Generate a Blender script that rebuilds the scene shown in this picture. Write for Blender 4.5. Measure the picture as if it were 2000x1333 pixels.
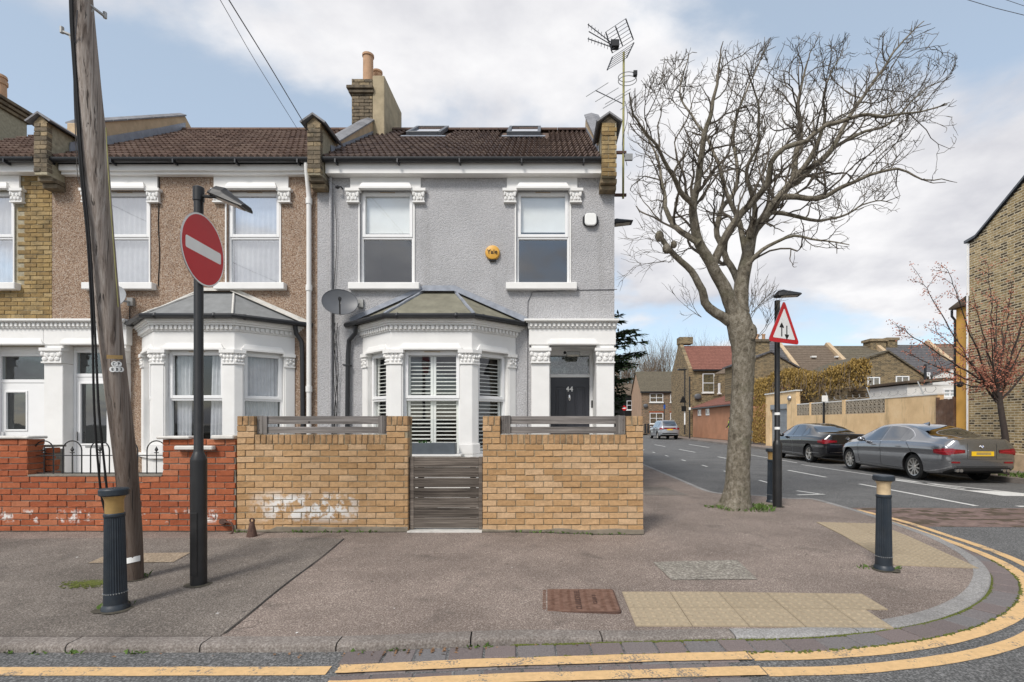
import bpy, bmesh, math, random
from mathutils import Vector, Matrix, noise as mnoise
rng = random.Random(44)
scene = bpy.context.scene
for _o in list(bpy.data.objects): bpy.data.objects.remove(_o, do_unlink=True)
C = scene.collection

# ------------------------------------------------------------------ camera
CAM_Z = 1.30
cam_d = bpy.data.cameras.new('camera'); cam = bpy.data.objects.new('camera', cam_d); C.objects.link(cam)
cam_d.sensor_width = 36.0; cam_d.lens = 18.0
cam_d.shift_x = (1000-1065)/2000; cam_d.shift_y = (828-666.5)/2000
cam_d.clip_start = 0.05; cam_d.clip_end = 3000
cam.location = (0, 0, CAM_Z); cam.rotation_euler = (math.radians(90), 0, 0)
scene.camera = cam

# ------------------------------------------------------------------ sky and sun
SUN_EL, SUN_AZ = math.radians(46), math.radians(208)      # compass angle of the sun, from +Y clockwise
world = bpy.data.worlds.new('World'); scene.world = world; world.use_nodes = True
wn, wl = world.node_tree.nodes, world.node_tree.links
wn.clear()
def wnode(t, **k):
    n = wn.new(t)
    for a, b in k.items(): setattr(n, a, b)
    return n
sky = wnode('ShaderNodeTexSky', sky_type='NISHITA', sun_disc=False)
sky.sun_elevation = SUN_EL; sky.sun_rotation = SUN_AZ; sky.air_density = 1.0; sky.dust_density = 0.8; sky.ozone_density = 1.5
tc = wnode('ShaderNodeTexCoord'); sep = wnode('ShaderNodeSeparateXYZ'); wl.new(tc.outputs['Generated'], sep.inputs[0])
def wmath(op, a, b=None, c=None):
    n = wnode('ShaderNodeMath', operation=op)
    for i, v in enumerate((a, b, c)):
        if v is None: continue
        if isinstance(v, (int, float)): n.inputs[i].default_value = v
        else: wl.new(v, n.inputs[i])
    return n.outputs[0]
zc = wmath('MAXIMUM', sep.outputs[2], 0.0); zd = wmath('ADD', zc, 0.26)
comb = wnode('ShaderNodeCombineXYZ')
wl.new(wmath('DIVIDE', sep.outputs[0], zd), comb.inputs[0]); wl.new(wmath('DIVIDE', sep.outputs[1], zd), comb.inputs[1]); wl.new(wmath('MULTIPLY', zc, 1.3), comb.inputs[2])
mp = wnode('ShaderNodeMapping'); wl.new(comb.outputs[0], mp.inputs[0]); mp.inputs['Location'].default_value = (8.61, 7.87, 3.62)
n1 = wnode('ShaderNodeTexNoise'); n1.inputs['Scale'].default_value = 1.15; n1.inputs['Detail'].default_value = 9; n1.inputs['Roughness'].default_value = 0.52; n1.inputs['Distortion'].default_value = 0.25
n2 = wnode('ShaderNodeTexNoise'); n2.inputs['Scale'].default_value = 2.3; n2.inputs['Detail'].default_value = 7; n2.inputs['Roughness'].default_value = 0.55
wl.new(mp.outputs[0], n1.inputs['Vector']); wl.new(mp.outputs[0], n2.inputs['Vector'])
cov = wnode('ShaderNodeMapRange', interpolation_type='SMOOTHSTEP'); wl.new(n1.outputs[0], cov.inputs[0])
cov.inputs[1].default_value = 0.452; cov.inputs[2].default_value = 0.565
shade = wnode('ShaderNodeValToRGB'); wl.new(n2.outputs[0], shade.inputs[0])
CL = 9.0
shade.color_ramp.elements[0].position = 0.36; shade.color_ramp.elements[0].color = (0.55, 0.555, 0.60, 1)
shade.color_ramp.elements[1].position = 0.62; shade.color_ramp.elements[1].color = (0.84, 0.835, 0.845, 1)
def wvec(op, a, b):
    n = wnode('ShaderNodeVectorMath', operation=op); wl.new(a, n.inputs[0])
    if isinstance(b, tuple): n.inputs[1].default_value = b
    else: wl.new(b, n.inputs[1])
    return n.outputs[0]
cl_col = wvec('MULTIPLY', shade.outputs[0], (CL, CL, CL))
blue = wvec('ADD', wvec('MULTIPLY', sky.outputs[0], (0.75, 0.73, 0.70)), (2.6, 3.0, 3.35))
mixs = wnode('ShaderNodeMix', data_type='RGBA'); wl.new(cov.outputs[0], mixs.inputs[0]); wl.new(blue, mixs.inputs[6]); wl.new(cl_col, mixs.inputs[7])
bg = wnode('ShaderNodeBackground'); bg.inputs['Strength'].default_value = 0.065; wl.new(mixs.outputs[2], bg.inputs['Color'])
wo = wnode('ShaderNodeOutputWorld'); wl.new(bg.outputs[0], wo.inputs['Surface'])

sun_d = bpy.data.lights.new('sun', 'SUN'); sun = bpy.data.objects.new('sun', sun_d); C.objects.link(sun)
sun_d.energy = 1.5; sun_d.angle = math.radians(16); sun_d.color = (1.0, 0.955, 0.89)
_sd = Vector((math.sin(SUN_AZ)*math.cos(SUN_EL), math.cos(SUN_AZ)*math.cos(SUN_EL), math.sin(SUN_EL)))
sun.rotation_euler = (-_sd).to_track_quat('-Z', 'Y').to_euler(); sun.location = (0, -10, 30)
vs = scene.view_settings
vs.view_transform = 'Standard'; vs.look = 'None'; vs.gamma = 1.0; vs.use_curve_mapping = False
vs.exposure = 1.0
scene.render.engine = 'CYCLES'; scene.cycles.use_denoising = True; scene.cycles.max_bounces = 6; scene.cycles.transparent_max_bounces = 12

# ------------------------------------------------------------------ picture-to-place helpers
def P(x, y, Y): return Vector(((x-1065)*Y/1000, Y, CAM_Z-(y-828)*Y/1000))
def PX(x, Y): return (x-1065)*Y/1000
def PZ(y, Y): return CAM_Z-(y-828)*Y/1000
ROAD = -0.155
def sstep(a, b, x):
    t = min(1, max(0, (x-a)/(b-a))); return t*t*(3-2*t)
def zp(X, Y):                                    # height of the pavement
    z = -0.0385*max(0, 6.17-Y) - 0.030*sstep(-0.3, 0.8, X)*(1-sstep(7, 9, Y)) - 0.025*min(1, max(0, (X-1.3)/2))
    return max(z, -0.143)
def GP(x, y):                                    # pavement point seen at a pixel
    z = 0
    for _ in range(12):
        Y = (CAM_Z-z)*1000/(y-828); X = (x-1065)*Y/1000; z = zp(X, Y)
    return Vector((X, Y, z))
def GR(x, y, z=ROAD):
    Y = (CAM_Z-z)*1000/(y-828); return Vector(((x-1065)*Y/1000, Y, z))

# ------------------------------------------------------------------ materials
MATS = {}
class NT:
    def __init__(s, name):
        s.m = bpy.data.materials.new(name); s.m.use_nodes = True; s.t = s.m.node_tree; s.b = s.t.nodes['Principled BSDF']; s.out = s.t.nodes['Material Output']
        g = s.t.nodes.new('ShaderNodeNewGeometry'); s.pos = g.outputs['Position']
    def node(s, t, **k):
        n = s.t.nodes.new(t)
        for a, b in k.items(): setattr(n, a, b)
        return n
    def put(s, v, inp):
        if isinstance(v, (int, float, tuple)): inp.default_value = v
        else: s.t.links.new(v, inp)
    def math(s, op, a, b=0.0, clamp=False):
        n = s.node('ShaderNodeMath', operation=op, use_clamp=clamp); s.put(a, n.inputs[0]); s.put(b, n.inputs[1]); return n.outputs[0]
    def noise(s, scale, detail=4, rough=0.55, vec=None, dist=0):
        n = s.node('ShaderNodeTexNoise'); n.inputs['Scale'].default_value = scale; n.inputs['Detail'].default_value = detail; n.inputs['Roughness'].default_value = rough; n.inputs['Distortion'].default_value = dist
        s.t.links.new(vec or s.pos, n.inputs['Vector']); return n.outputs['Fac']
    def vor(s, scale, vec=None, out='Distance', feature='F1'):
        n = s.node('ShaderNodeTexVoronoi', feature=feature); n.inputs['Scale'].default_value = scale
        s.t.links.new(vec or s.pos, n.inputs['Vector']); return n.outputs[out]
    def ramp(s, fac, *stops):
        n = s.node('ShaderNodeValToRGB'); s.put(fac, n.inputs[0]); r = n.color_ramp
        while len(r.elements) < len(stops): r.elements.new(0.5)
        for e, (p, c) in zip(r.elements, stops): e.position = p; e.color = (*c, 1) if len(c) == 3 else c
        return n.outputs[0]
    def rng(s, fac, a, b, c=0.0, d=1.0):
        n = s.node('ShaderNodeMapRange'); s.put(fac, n.inputs[0])
        for i, v in enumerate((a, b, c, d)): n.inputs[i+1].default_value = v
        return n.outputs[0]
    def mix(s, fac, a, b, mode='MIX'):
        n = s.node('ShaderNodeMix', data_type='RGBA', blend_type=mode); s.put(fac, n.inputs[0])
        s.put((*a, 1) if isinstance(a, tuple) and len(a) == 3 else a, n.inputs[6]); s.put((*b, 1) if isinstance(b, tuple) and len(b) == 3 else b, n.inputs[7]); return n.outputs[2]
    def scalec(s, col, f):                       # colour times a factor socket
        n = s.node('ShaderNodeVectorMath', operation='SCALE'); s.put(col if not (isinstance(col, tuple) and len(col) == 3) else col, n.inputs[0]); s.put(f, n.inputs['Scale']); return n.outputs[0]
    def rand(s):
        return s.node('ShaderNodeObjectInfo').outputs['Random']
    def bump(s, h, strength=0.5, dist=0.01):
        n = s.node('ShaderNodeBump'); n.inputs['Strength'].default_value = strength; n.inputs['Distance'].default_value = dist; s.put(h, n.inputs['Height']); s.t.links.new(n.outputs[0], s.b.inputs['Normal'])
    def xyz(s):
        n = s.node('ShaderNodeSeparateXYZ'); s.t.links.new(s.pos, n.inputs[0]); return n.outputs
    def comb(s, x, y, z=0.0):
        n = s.node('ShaderNodeCombineXYZ'); s.put(x, n.inputs[0]); s.put(y, n.inputs[1]); s.put(z, n.inputs[2]); return n.outputs[0]
    def vmul(s, v):
        n = s.node('ShaderNodeVectorMath', operation='MULTIPLY'); s.t.links.new(s.pos, n.inputs[0]); n.inputs[1].default_value = v; return n.outputs[0]
    def done(s, col=None, rough=0.8, metal=0.0, spec=0.3):
        if col is not None: s.put((*col, 1) if isinstance(col, tuple) and len(col) == 3 else col, s.b.inputs['Base Color'])
        s.put(rough, s.b.inputs['Roughness']); s.b.inputs['Metallic'].default_value = metal; s.b.inputs['Specular IOR Level'].default_value = spec
        MATS[s.m.name] = s.m; return s.m

def plain(name, col, rough=0.6, metal=0.0, var=0.15, scale=6, rnd=0.0, bump=0.0, bscale=80, spec=0.3, dirt=0.0, dirtcol=(0.1, 0.09, 0.07)):
    t = NT(name)
    f = t.rng(t.noise(scale, 5), 0.25, 0.75, 1-var, 1+var)
    if rnd: f = t.math('MULTIPLY', f, t.rng(t.rand(), 0, 1, 1-rnd, 1+rnd))
    c = t.scalec(col, f)
    if dirt: c = t.mix(t.rng(t.noise(scale*0.6, 7, 0.65), 0.5, 0.72, 0, dirt), c, dirtcol)
    if bump: t.bump(t.noise(bscale, 4), bump, 0.004)
    return t.done(c, rough, metal, spec)

# plain stuff
plain('white_paint', (0.80, 0.79, 0.77), 0.55, var=0.05, scale=3, bump=0.15, bscale=40, dirt=0.10, dirtcol=(0.45, 0.41, 0.34))
plain('upvc', (0.82, 0.82, 0.82), 0.32, var=0.02, spec=0.5)
plain('black_gutter', (0.018, 0.019, 0.022), 0.38, var=0.2, spec=0.5)
plain('black_post', (0.014, 0.014, 0.015), 0.42, var=0.25, scale=9, spec=0.5, dirt=0.12, dirtcol=(0.09, 0.085, 0.08))
plain('bollard_blue', (0.018, 0.026, 0.036), 0.45, var=0.2, scale=12, spec=0.5, dirt=0.15, dirtcol=(0.13, 0.13, 0.125))
plain('bollard_gold', (0.42, 0.27, 0.10), 0.45, metal=0.35, var=0.2, scale=14, spec=0.5, dirt=0.2)
plain('bollard_pale', (0.55, 0.42, 0.26), 0.55, var=0.2, scale=14, dirt=0.2)
plain('slate', (0.13, 0.14, 0.155), 0.6, var=0.25, scale=9, rnd=0.15, bump=0.2)
plain('coping', (0.20, 0.20, 0.21), 0.75, var=0.25, scale=9, rnd=0.18, bump=0.3)
plain('lead', (0.30, 0.32, 0.36), 0.5, metal=0.25, var=0.2, scale=10, bump=0.3, bscale=25)
plain('felt_grey', (0.22, 0.225, 0.225), 0.9, var=0.14, scale=7, bump=0.4, bscale=160)
plain('felt_green', (0.20, 0.19, 0.145), 0.9, var=0.22, scale=6, bump=0.5, bscale=160)
plain('beige_render', (0.52, 0.39, 0.25), 0.85, var=0.16, scale=6, bump=0.3, bscale=50, dirt=0.35, dirtcol=(0.16, 0.14, 0.10))
plain('stack_render', (0.40, 0.33, 0.22), 0.9, var=0.22, scale=5, bump=0.3, bscale=50, dirt=0.4, dirtcol=(0.15, 0.135, 0.10))
plain('pot_clay', (0.50, 0.31, 0.19), 0.8, var=0.15, scale=7, dirt=0.25)
plain('pot_red', (0.33, 0.15, 0.10), 0.8, var=0.2, scale=7, dirt=0.3)
plain('mortar_yellow', (0.30, 0.25, 0.17), 0.95, var=0.25, scale=20, bump=0.4, dirt=0.4)
plain('mortar_red', (0.22, 0.20, 0.17), 0.95, var=0.25, scale=20, bump=0.4, dirt=0.3)
plain('mortar_old', (0.36, 0.32, 0.23), 0.95, var=0.25, scale=20, bump=0.4, dirt=0.3)
plain('stone_cap', (0.62, 0.60, 0.56), 0.8, var=0.15, scale=8, bump=0.3, dirt=0.3)
plain('dark_door', (0.030, 0.031, 0.040), 0.35, var=0.1, spec=0.5)
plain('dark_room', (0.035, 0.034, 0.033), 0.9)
plain('blind', (0.86, 0.86, 0.84), 0.7, var=0.04)
plain('shutter_slat', (0.88, 0.87, 0.83), 0.5, var=0.04)
plain('curtain', (0.62, 0.62, 0.64), 0.85, var=0.12, scale=8)
plain('dish_grey', (0.10, 0.105, 0.115), 0.45, var=0.12, spec=0.5)
plain('dish_light', (0.32, 0.33, 0.34), 0.5, var=0.12)
plain('metal', (0.42, 0.42, 0.42), 0.4, metal=0.8, var=0.15, scale=30)
plain('galvanised', (0.36, 0.36, 0.35), 0.5, metal=0.5, var=0.2, scale=30)
plain('chrome', (0.75, 0.75, 0.76), 0.15, metal=1.0, var=0.05)
plain('rust', (0.10, 0.058, 0.045), 0.85, var=0.4, scale=40, bump=0.5, bscale=90)
plain('mast_yellow', (0.33, 0.31, 0.12), 0.6, var=0.3, scale=12)
plain('cable', (0.012, 0.012, 0.013), 0.6)
plain('wire_grey', (0.10, 0.10, 0.11), 0.6)
plain('sign_red', (0.56, 0.008, 0.016), 0.35, var=0.05, spec=0.5)
plain('sign_white', (0.86, 0.86, 0.84), 0.4, var=0.04)
plain('sign_black', (0.012, 0.012, 0.012), 0.4)
plain('sign_grey', (0.23, 0.23, 0.24), 0.5)
plain('sign_blue', (0.02, 0.10, 0.42), 0.4)
plain('yale_yellow', (0.68, 0.36, 0.05), 0.4, var=0.03, spec=0.5)
plain('plate_yellow', (0.80, 0.50, 0.02), 0.4, var=0.03)
plain('plate_smudge', (0.36, 0.26, 0.10), 0.5, var=0.3, scale=40)
plain('planter', (0.10, 0.115, 0.13), 0.5, var=0.15, scale=8)
plain('rubber', (0.014, 0.014, 0.014), 0.75, var=0.2)
plain('alloy', (0.62, 0.60, 0.57), 0.28, metal=0.85, var=0.05)
plain('car_black_trim', (0.01, 0.01, 0.011), 0.35, spec=0.5)
plain('tail_red', (0.20, 0.004, 0.010), 0.08, var=0.45, scale=30, spec=0.8)
plain('skin', (0.42, 0.25, 0.17), 0.6); plain('hi_vis', (0.50, 0.72, 0.05), 0.7); plain('jacket', (0.03, 0.032, 0.04), 0.8); plain('hair', (0.03, 0.022, 0.015), 0.7)
plain('orange_render', (0.74, 0.41, 0.10), 0.85, var=0.1, scale=2, dirt=0.12)
plain('white_wall', (0.70, 0.69, 0.66), 0.8, var=0.08, scale=2, dirt=0.15, dirtcol=(0.35, 0.33, 0.3))
plain('pink_render', (0.43, 0.215, 0.125), 0.9, var=0.16, scale=1.2, dirt=0.25, dirtcol=(0.30, 0.20, 0.14))
plain('beige_flank', (0.42, 0.28, 0.19), 0.9, var=0.12, scale=1.5)
plain('old_door', (0.13, 0.075, 0.05), 0.8, var=0.35, scale=5, dirt=0.4, dirtcol=(0.30, 0.25, 0.21))
plain('shutter_steel', (0.30, 0.32, 0.34), 0.5, metal=0.3, var=0.15, scale=4)
plain('block_stone', (0.36, 0.31, 0.24), 0.9, var=0.2, scale=8, dirt=0.4, dirtcol=(0.07, 0.065, 0.055))
plain('pink_leaf', (0.44, 0.175, 0.115), 0.7, var=0.3, scale=20)
plain('ivy_leaf', (0.31, 0.205, 0.06), 0.75, var=0.5, scale=9)
plain('conifer_leaf', (0.032, 0.058, 0.022), 0.8, var=0.5, scale=6)
plain('weed', (0.085, 0.14, 0.030), 0.8, var=0.5, scale=25)
plain('foot_dirt_shade', (0.075, 0.066, 0.05), 0.95, var=0.4, scale=25, bump=0.5)
plain('footing', (0.21, 0.18, 0.14), 0.95, var=0.3, scale=9, bump=0.5, dirt=0.5)
plain('moss', (0.10, 0.115, 0.025), 0.95, var=0.4, scale=60, bump=0.6)
plain('dead_leaf', (0.22, 0.13, 0.075), 0.8, var=0.4, scale=50)
plain('litter', (0.65, 0.64, 0.62), 0.7)
plain('far_twig', (0.20, 0.155, 0.115), 0.9, var=0.3, scale=3)
plain('bark_dark', (0.055, 0.043, 0.038), 0.9, var=0.3, scale=14)
plain('asphalt_seam', (0.05, 0.047, 0.043), 0.95)
plain('flower_yellow', (0.6, 0.36, 0.02), 0.7); plain('plant_green', (0.03, 0.085, 0.02), 0.6, var=0.4, scale=20)
plain('glass_leaf_red', (0.35, 0.02, 0.03), 0.2)
plain('lamp_lens', (0.55, 0.52, 0.44), 0.4)
plain('brown_band', (0.45, 0.30, 0.13), 0.6, var=0.2, scale=30)

def glass_mat(name, refl=0.16, tint=(0.92, 0.94, 0.94)):
    t = NT(name); n = t.t.nodes
    tr = t.node('ShaderNodeBsdfTransparent'); tr.inputs[0].default_value = (*tint, 1)
    gl = t.node('ShaderNodeBsdfGlossy'); gl.inputs['Roughness'].default_value = 0.015; gl.inputs['Color'].default_value = (0.95, 0.97, 1.0, 1)
    fr = t.node('ShaderNodeLayerWeight'); fr.inputs['Blend'].default_value = 0.5; sch = t.math('ADD', t.math('MULTIPLY', t.math('POWER', fr.outputs['Facing'], 5.0), 0.95), 0.05)
    wob = t.node('ShaderNodeBump'); wob.inputs['Strength'].default_value = 0.03; wob.inputs['Distance'].default_value = 0.05
    t.t.links.new(t.noise(1.6, 2), wob.inputs['Height']); t.t.links.new(wob.outputs[0], gl.inputs['Normal'])
    fac = t.math('ADD', sch, refl, clamp=True)
    mx = t.node('ShaderNodeMixShader'); t.t.links.new(fac, mx.inputs[0]); t.t.links.new(tr.outputs[0], mx.inputs[1]); t.t.links.new(gl.outputs[0], mx.inputs[2])
    t.t.links.new(mx.outputs[0], t.out.inputs['Surface']); MATS[name] = t.m
glass_mat('glass', 0.03); glass_mat('glass_mid', 0.12); glass_mat('glass_bright', 0.42); glass_mat('car_glass', 0.20, (0.10, 0.115, 0.12)); glass_mat('frosted', 0.10, (0.35, 0.38, 0.38))

def car_paint(name, col, metal, rough=0.28):
    t = NT(name); t.b.inputs['Coat Weight'].default_value = 1.0; t.b.inputs['Coat Roughness'].default_value = 0.04
    t.done(t.scalec(col, t.rng(t.noise(3, 4), 0.2, 0.8, 0.93, 1.05)), rough, metal, 0.5)
car_paint('paint_grey', (0.28, 0.285, 0.30), 0.85, 0.2); car_paint('paint_black', (0.006, 0.006, 0.008), 0.0, 0.15); car_paint('paint_silver', (0.42, 0.44, 0.47), 0.55, 0.3)

def asphalt(name, dark, mid, light, big=0.18, gscale=150.0, stain=0.3):
    t = NT(name)
    g = t.noise(gscale, 3, 0.7); v = t.vor(gscale*0.55)
    col = t.ramp(t.math('ADD', t.math('MULTIPLY', g, 0.75), t.math('MULTIPLY', v, 0.35)), (0.34, dark), (0.55, mid), (0.75, light))
    f = t.rng(t.noise(0.9, 6, 0.6), 0.3, 0.7, 1-big, 1+big)
    f = t.math('MULTIPLY', f, t.rng(t.noise(9, 5, 0.65), 0.3, 0.75, 1.08, 0.9))
    col = t.scalec(col, f)
    col = t.mix(t.rng(t.noise(2.2, 7, 0.62, dist=0.6), 0.58, 0.75, 0, stain), col, (0.045, 0.042, 0.038))
    sv = t.node('ShaderNodeTexVoronoi'); sv.inputs['Scale'].default_value = 5.5; t.t.links.new(t.pos, sv.inputs['Vector'])      # trodden gum spots
    sc_ = t.node('ShaderNodeSeparateColor'); t.t.links.new(sv.outputs['Color'], sc_.inputs[0])
    col = t.mix(t.math('MULTIPLY', t.rng(sv.outputs['Distance'], 0.11, 0.07), t.rng(sc_.outputs[0], 0.72, 0.74, 0, 0.55)), col, (0.055, 0.05, 0.047))
    cr = t.noise(1.0, 2, 0.5, vec=t.vmul((1.1, 1.1, 1.1)), dist=1.8); col = t.mix(t.rng(t.math('ABSOLUTE', t.math('SUBTRACT', cr, 0.5)), 0.0030, 0.0010, 0, 1.0), col, t.mix(t.rng(t.noise(0.9, 3), 0.54, 0.60, 0, 0.55), col, (0.035, 0.032, 0.03)))   # hairline cracks
    t.bump(g, 0.55, 0.006); return t.done(col, 0.92, 0, 0.25)
asphalt('pavement_asphalt', (0.085, 0.065, 0.054), (0.205, 0.162, 0.138), (0.41, 0.35, 0.305), 0.26, 165.0, 0.5)
asphalt('dark_asphalt', (0.062, 0.053, 0.045), (0.152, 0.131, 0.113), (0.34, 0.30, 0.265), 0.36, 165.0, 0.45)
asphalt('road_asphalt', (0.050, 0.050, 0.050), (0.115, 0.114, 0.112), (0.27, 0.265, 0.26), 0.18, 120.0, 0.3)
asphalt('concrete_cover', (0.12, 0.105, 0.09), (0.215, 0.195, 0.165), (0.40, 0.375, 0.33), 0.25, 70.0, 0.3)
asphalt('tan_cover', (0.16, 0.12, 0.085), (0.30, 0.235, 0.165), (0.45, 0.37, 0.28), 0.2, 90.0, 0.3)
asphalt('kerb_stone', (0.125, 0.106, 0.094), (0.205, 0.178, 0.158), (0.31, 0.28, 0.255), 0.3, 120.0, 0.5)
asphalt('kerb_concrete', (0.19, 0.18, 0.17), (0.265, 0.255, 0.245), (0.37, 0.36, 0.35), 0.16, 120.0, 0.3)
plain('tactile', (0.34, 0.275, 0.19), 0.9, var=0.12, scale=40, rnd=0.06, bump=0.3, bscale=200, dirt=0.25, dirtcol=(0.14, 0.115, 0.085))
def sett_mat():
    t = NT('sett'); g = t.noise(110, 3, 0.7)
    c = t.ramp(t.rand(), (0.0, (0.145, 0.122, 0.118)), (0.5, (0.185, 0.150, 0.142)), (1.0, (0.165, 0.158, 0.158)))
    c = t.scalec(c, t.rng(g, 0.3, 0.7, 0.72, 1.3)); t.bump(g, 0.5, 0.005); return t.done(c, 0.9)
sett_mat()
def paint_line(name, col, under, wear=0.60):
    t = NT(name); w = t.rng(t.math('ADD', t.math('MULTIPLY', t.noise(5, 8, 0.7), 0.6), t.math('MULTIPLY', t.noise(70, 3), 0.4)), wear, wear+0.05)
    c = t.mix(w, t.scalec(col, t.rng(t.noise(30, 4), 0.25, 0.75, 0.85, 1.1)), under); t.bump(t.noise(150, 3), 0.4, 0.004); return t.done(c, 0.8)
paint_line('yellow_line', (0.66, 0.435, 0.215), (0.21, 0.18, 0.15), 0.545); paint_line('white_line', (0.66, 0.65, 0.62), (0.16, 0.16, 0.16), 0.60)

def brick_mat(name, a, b, c, white=None, soot=0.0):
    t = NT(name); r = t.rand()
    col = t.ramp(r, (0.0, a), (0.5, b), (1.0, c))
    col = t.scalec(col, t.rng(t.noise(22, 5, 0.65), 0.28, 0.75, 0.78, 1.16))
    col = t.mix(t.rng(t.noise(60, 4), 0.56, 0.7, 0, 0.45), col, tuple(x*0.55 for x in b))
    if soot: col = t.mix(t.rng(t.noise(7, 6, 0.68), 0.46, 0.66, 0, soot), col, (0.055, 0.048, 0.038))
    if white:
        x0, x1, z0, z1, th = white; o = t.xyz()
        m = t.math('MULTIPLY', t.rng(t.math('ABSOLUTE', t.math('SUBTRACT', o[0], (x0+x1)/2)), (x1-x0)/2, (x1-x0)*0.25), t.rng(t.math('ABSOLUTE', t.math('SUBTRACT', o[2], (z0+z1)/2)), (z1-z0)/2, (z1-z0)*0.25))
        m = t.math('MULTIPLY', m, t.rng(t.noise(7, 7, 0.66), th, th+0.08)); col = t.mix(m, col, (0.72, 0.70, 0.67))
    t.bump(t.noise(75, 5, 0.65), 0.6, 0.006); return t.done(col, 0.88)
brick_mat('brick_yellow', (0.40, 0.24, 0.115), (0.485, 0.30, 0.15), (0.54, 0.365, 0.215), white=(-3.60, -2.1, 0.09, 0.50, 0.47))
brick_mat('brick_soldier', (0.36, 0.215, 0.105), (0.45, 0.275, 0.14), (0.50, 0.33, 0.18), soot=0.55)
brick_mat('brick_red', (0.29, 0.078, 0.034), (0.37, 0.108, 0.046), (0.42, 0.155, 0.078), white=(-8, -2, 0.09, 0.27, 0.54))
brick_mat('brick_stock', (0.25, 0.165, 0.070), (0.34, 0.235, 0.10), (0.41, 0.30, 0.15), soot=0.5)
brick_mat('brick_sooty', (0.13, 0.105, 0.075), (0.22, 0.175, 0.12), (0.36, 0.275, 0.165), soot=0.75)
def tile_mat(name, a, b, c, lichen=0.3):
    t = NT(name); col = t.ramp(t.rand(), (0.0, a), (0.5, b), (1.0, c))
    col = t.scalec(col, t.rng(t.noise(14, 5), 0.25, 0.75, 0.75, 1.25))
    col = t.mix(t.rng(t.noise(38, 5, 0.7), 0.60, 0.70, 0, lichen), col, (0.42, 0.38, 0.33)); t.bump(t.noise(90, 3), 0.4, 0.004); return t.done(col, 0.85)
tile_mat('tile_brown', (0.075, 0.050, 0.042), (0.105, 0.070, 0.056), (0.135, 0.095, 0.075)); tile_mat('tile_red', (0.105, 0.066, 0.050), (0.135, 0.085, 0.064), (0.165, 0.112, 0.085))

def brickwork(name, axis, a, b, mortar, L=0.225, H=0.075, soot=0.3, msize=0.012):
    t = NT(name); o = t.xyz(); vec = t.comb(o[0] if axis == 'x' else o[1], o[2])
    n = t.node('ShaderNodeTexBrick'); n.offset = 0.5; n.squash = 1.0
    t.t.links.new(vec, n.inputs['Vector']); n.inputs['Scale'].default_value = 1.0; n.inputs['Mortar Size'].default_value = msize; n.inputs['Brick Width'].default_value = L; n.inputs['Row Height'].default_value = H
    n.inputs['Color1'].default_value = (*a, 1); n.inputs['Color2'].default_value = (*b, 1); n.inputs['Mortar'].default_value = (*mortar, 1); n.inputs['Bias'].default_value = -0.1; n.inputs['Mortar Smooth'].default_value = 0.3
    col = t.scalec(n.outputs['Color'], t.rng(t.noise(7, 7, 0.65), 0.28, 0.75, 0.65, 1.3))
    # single dark headers
    vec2 = t.comb(t.math('MULTIPLY', o[0] if axis == 'x' else o[1], 1/L), t.math('MULTIPLY', o[2], 1/H))
    wn_ = t.node('ShaderNodeTexWhiteNoise', noise_dimensions='2D'); fl = t.node('ShaderNodeVectorMath', operation='FLOOR'); t.t.links.new(vec2, fl.inputs[0]); t.t.links.new(fl.outputs[0], wn_.inputs['Vector'])
    col = t.mix(t.math('MULTIPLY', t.rng(wn_.outputs['Value'], 0.62, 0.75), t.rng(n.outputs['Fac'], 0.6, 0.2)), col, (0.085, 0.062, 0.038))
    col = t.mix(t.rng(t.noise(1.1, 6, 0.6), 0.5, 0.75, 0, soot), col, (0.10, 0.085, 0.06))
    t.bump(t.math('ADD', t.rng(n.outputs['Fac'], 0, 1, 1, 0), t.math('MULTIPLY', t.noise(60, 4), 0.4)), 0.8, 0.012); return t.done(col, 0.9)
brickwork('stock_flank', 'y', (0.36, 0.255, 0.115), (0.47, 0.345, 0.18), (0.62, 0.53, 0.37), soot=0.12, msize=0.016)
brickwork('stock_far_x', 'x', (0.21, 0.145, 0.075), (0.29, 0.21, 0.11), (0.32, 0.27, 0.18), soot=0.3)
brickwork('stock_far_y', 'y', (0.25, 0.17, 0.085), (0.33, 0.235, 0.125), (0.34, 0.28, 0.19), soot=0.25)
brickwork('brown_far_x', 'x', (0.20, 0.115, 0.065), (0.27, 0.165, 0.10), (0.34, 0.28, 0.21), soot=0.1)
brickwork('table_paving', 'x', (0.20, 0.135, 0.115), (0.25, 0.175, 0.15), (0.13, 0.10, 0.09), 0.2, 0.1, 0.2, 0.008)
def table_fix():
    m = MATS['table_paving']; nt = m.node_tree       # paving lies flat: use x,y
    for n in nt.nodes:
        if n.type == 'COMBXYZ':
            for l in list(nt.links):
                if l.to_node == n and l.to_socket == n.inputs[1]:
                    src = l.from_node
                    if src.type == 'SEPXYZ': nt.links.new(src.outputs[1], n.inputs[1])
                    elif src.type == 'MATH':
                        for l2 in list(nt.links):
                            if l2.to_node == src and l2.from_node.type == 'SEPXYZ': nt.links.new(l2.from_node.outputs[1], src.inputs[0])
table_fix()

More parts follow.
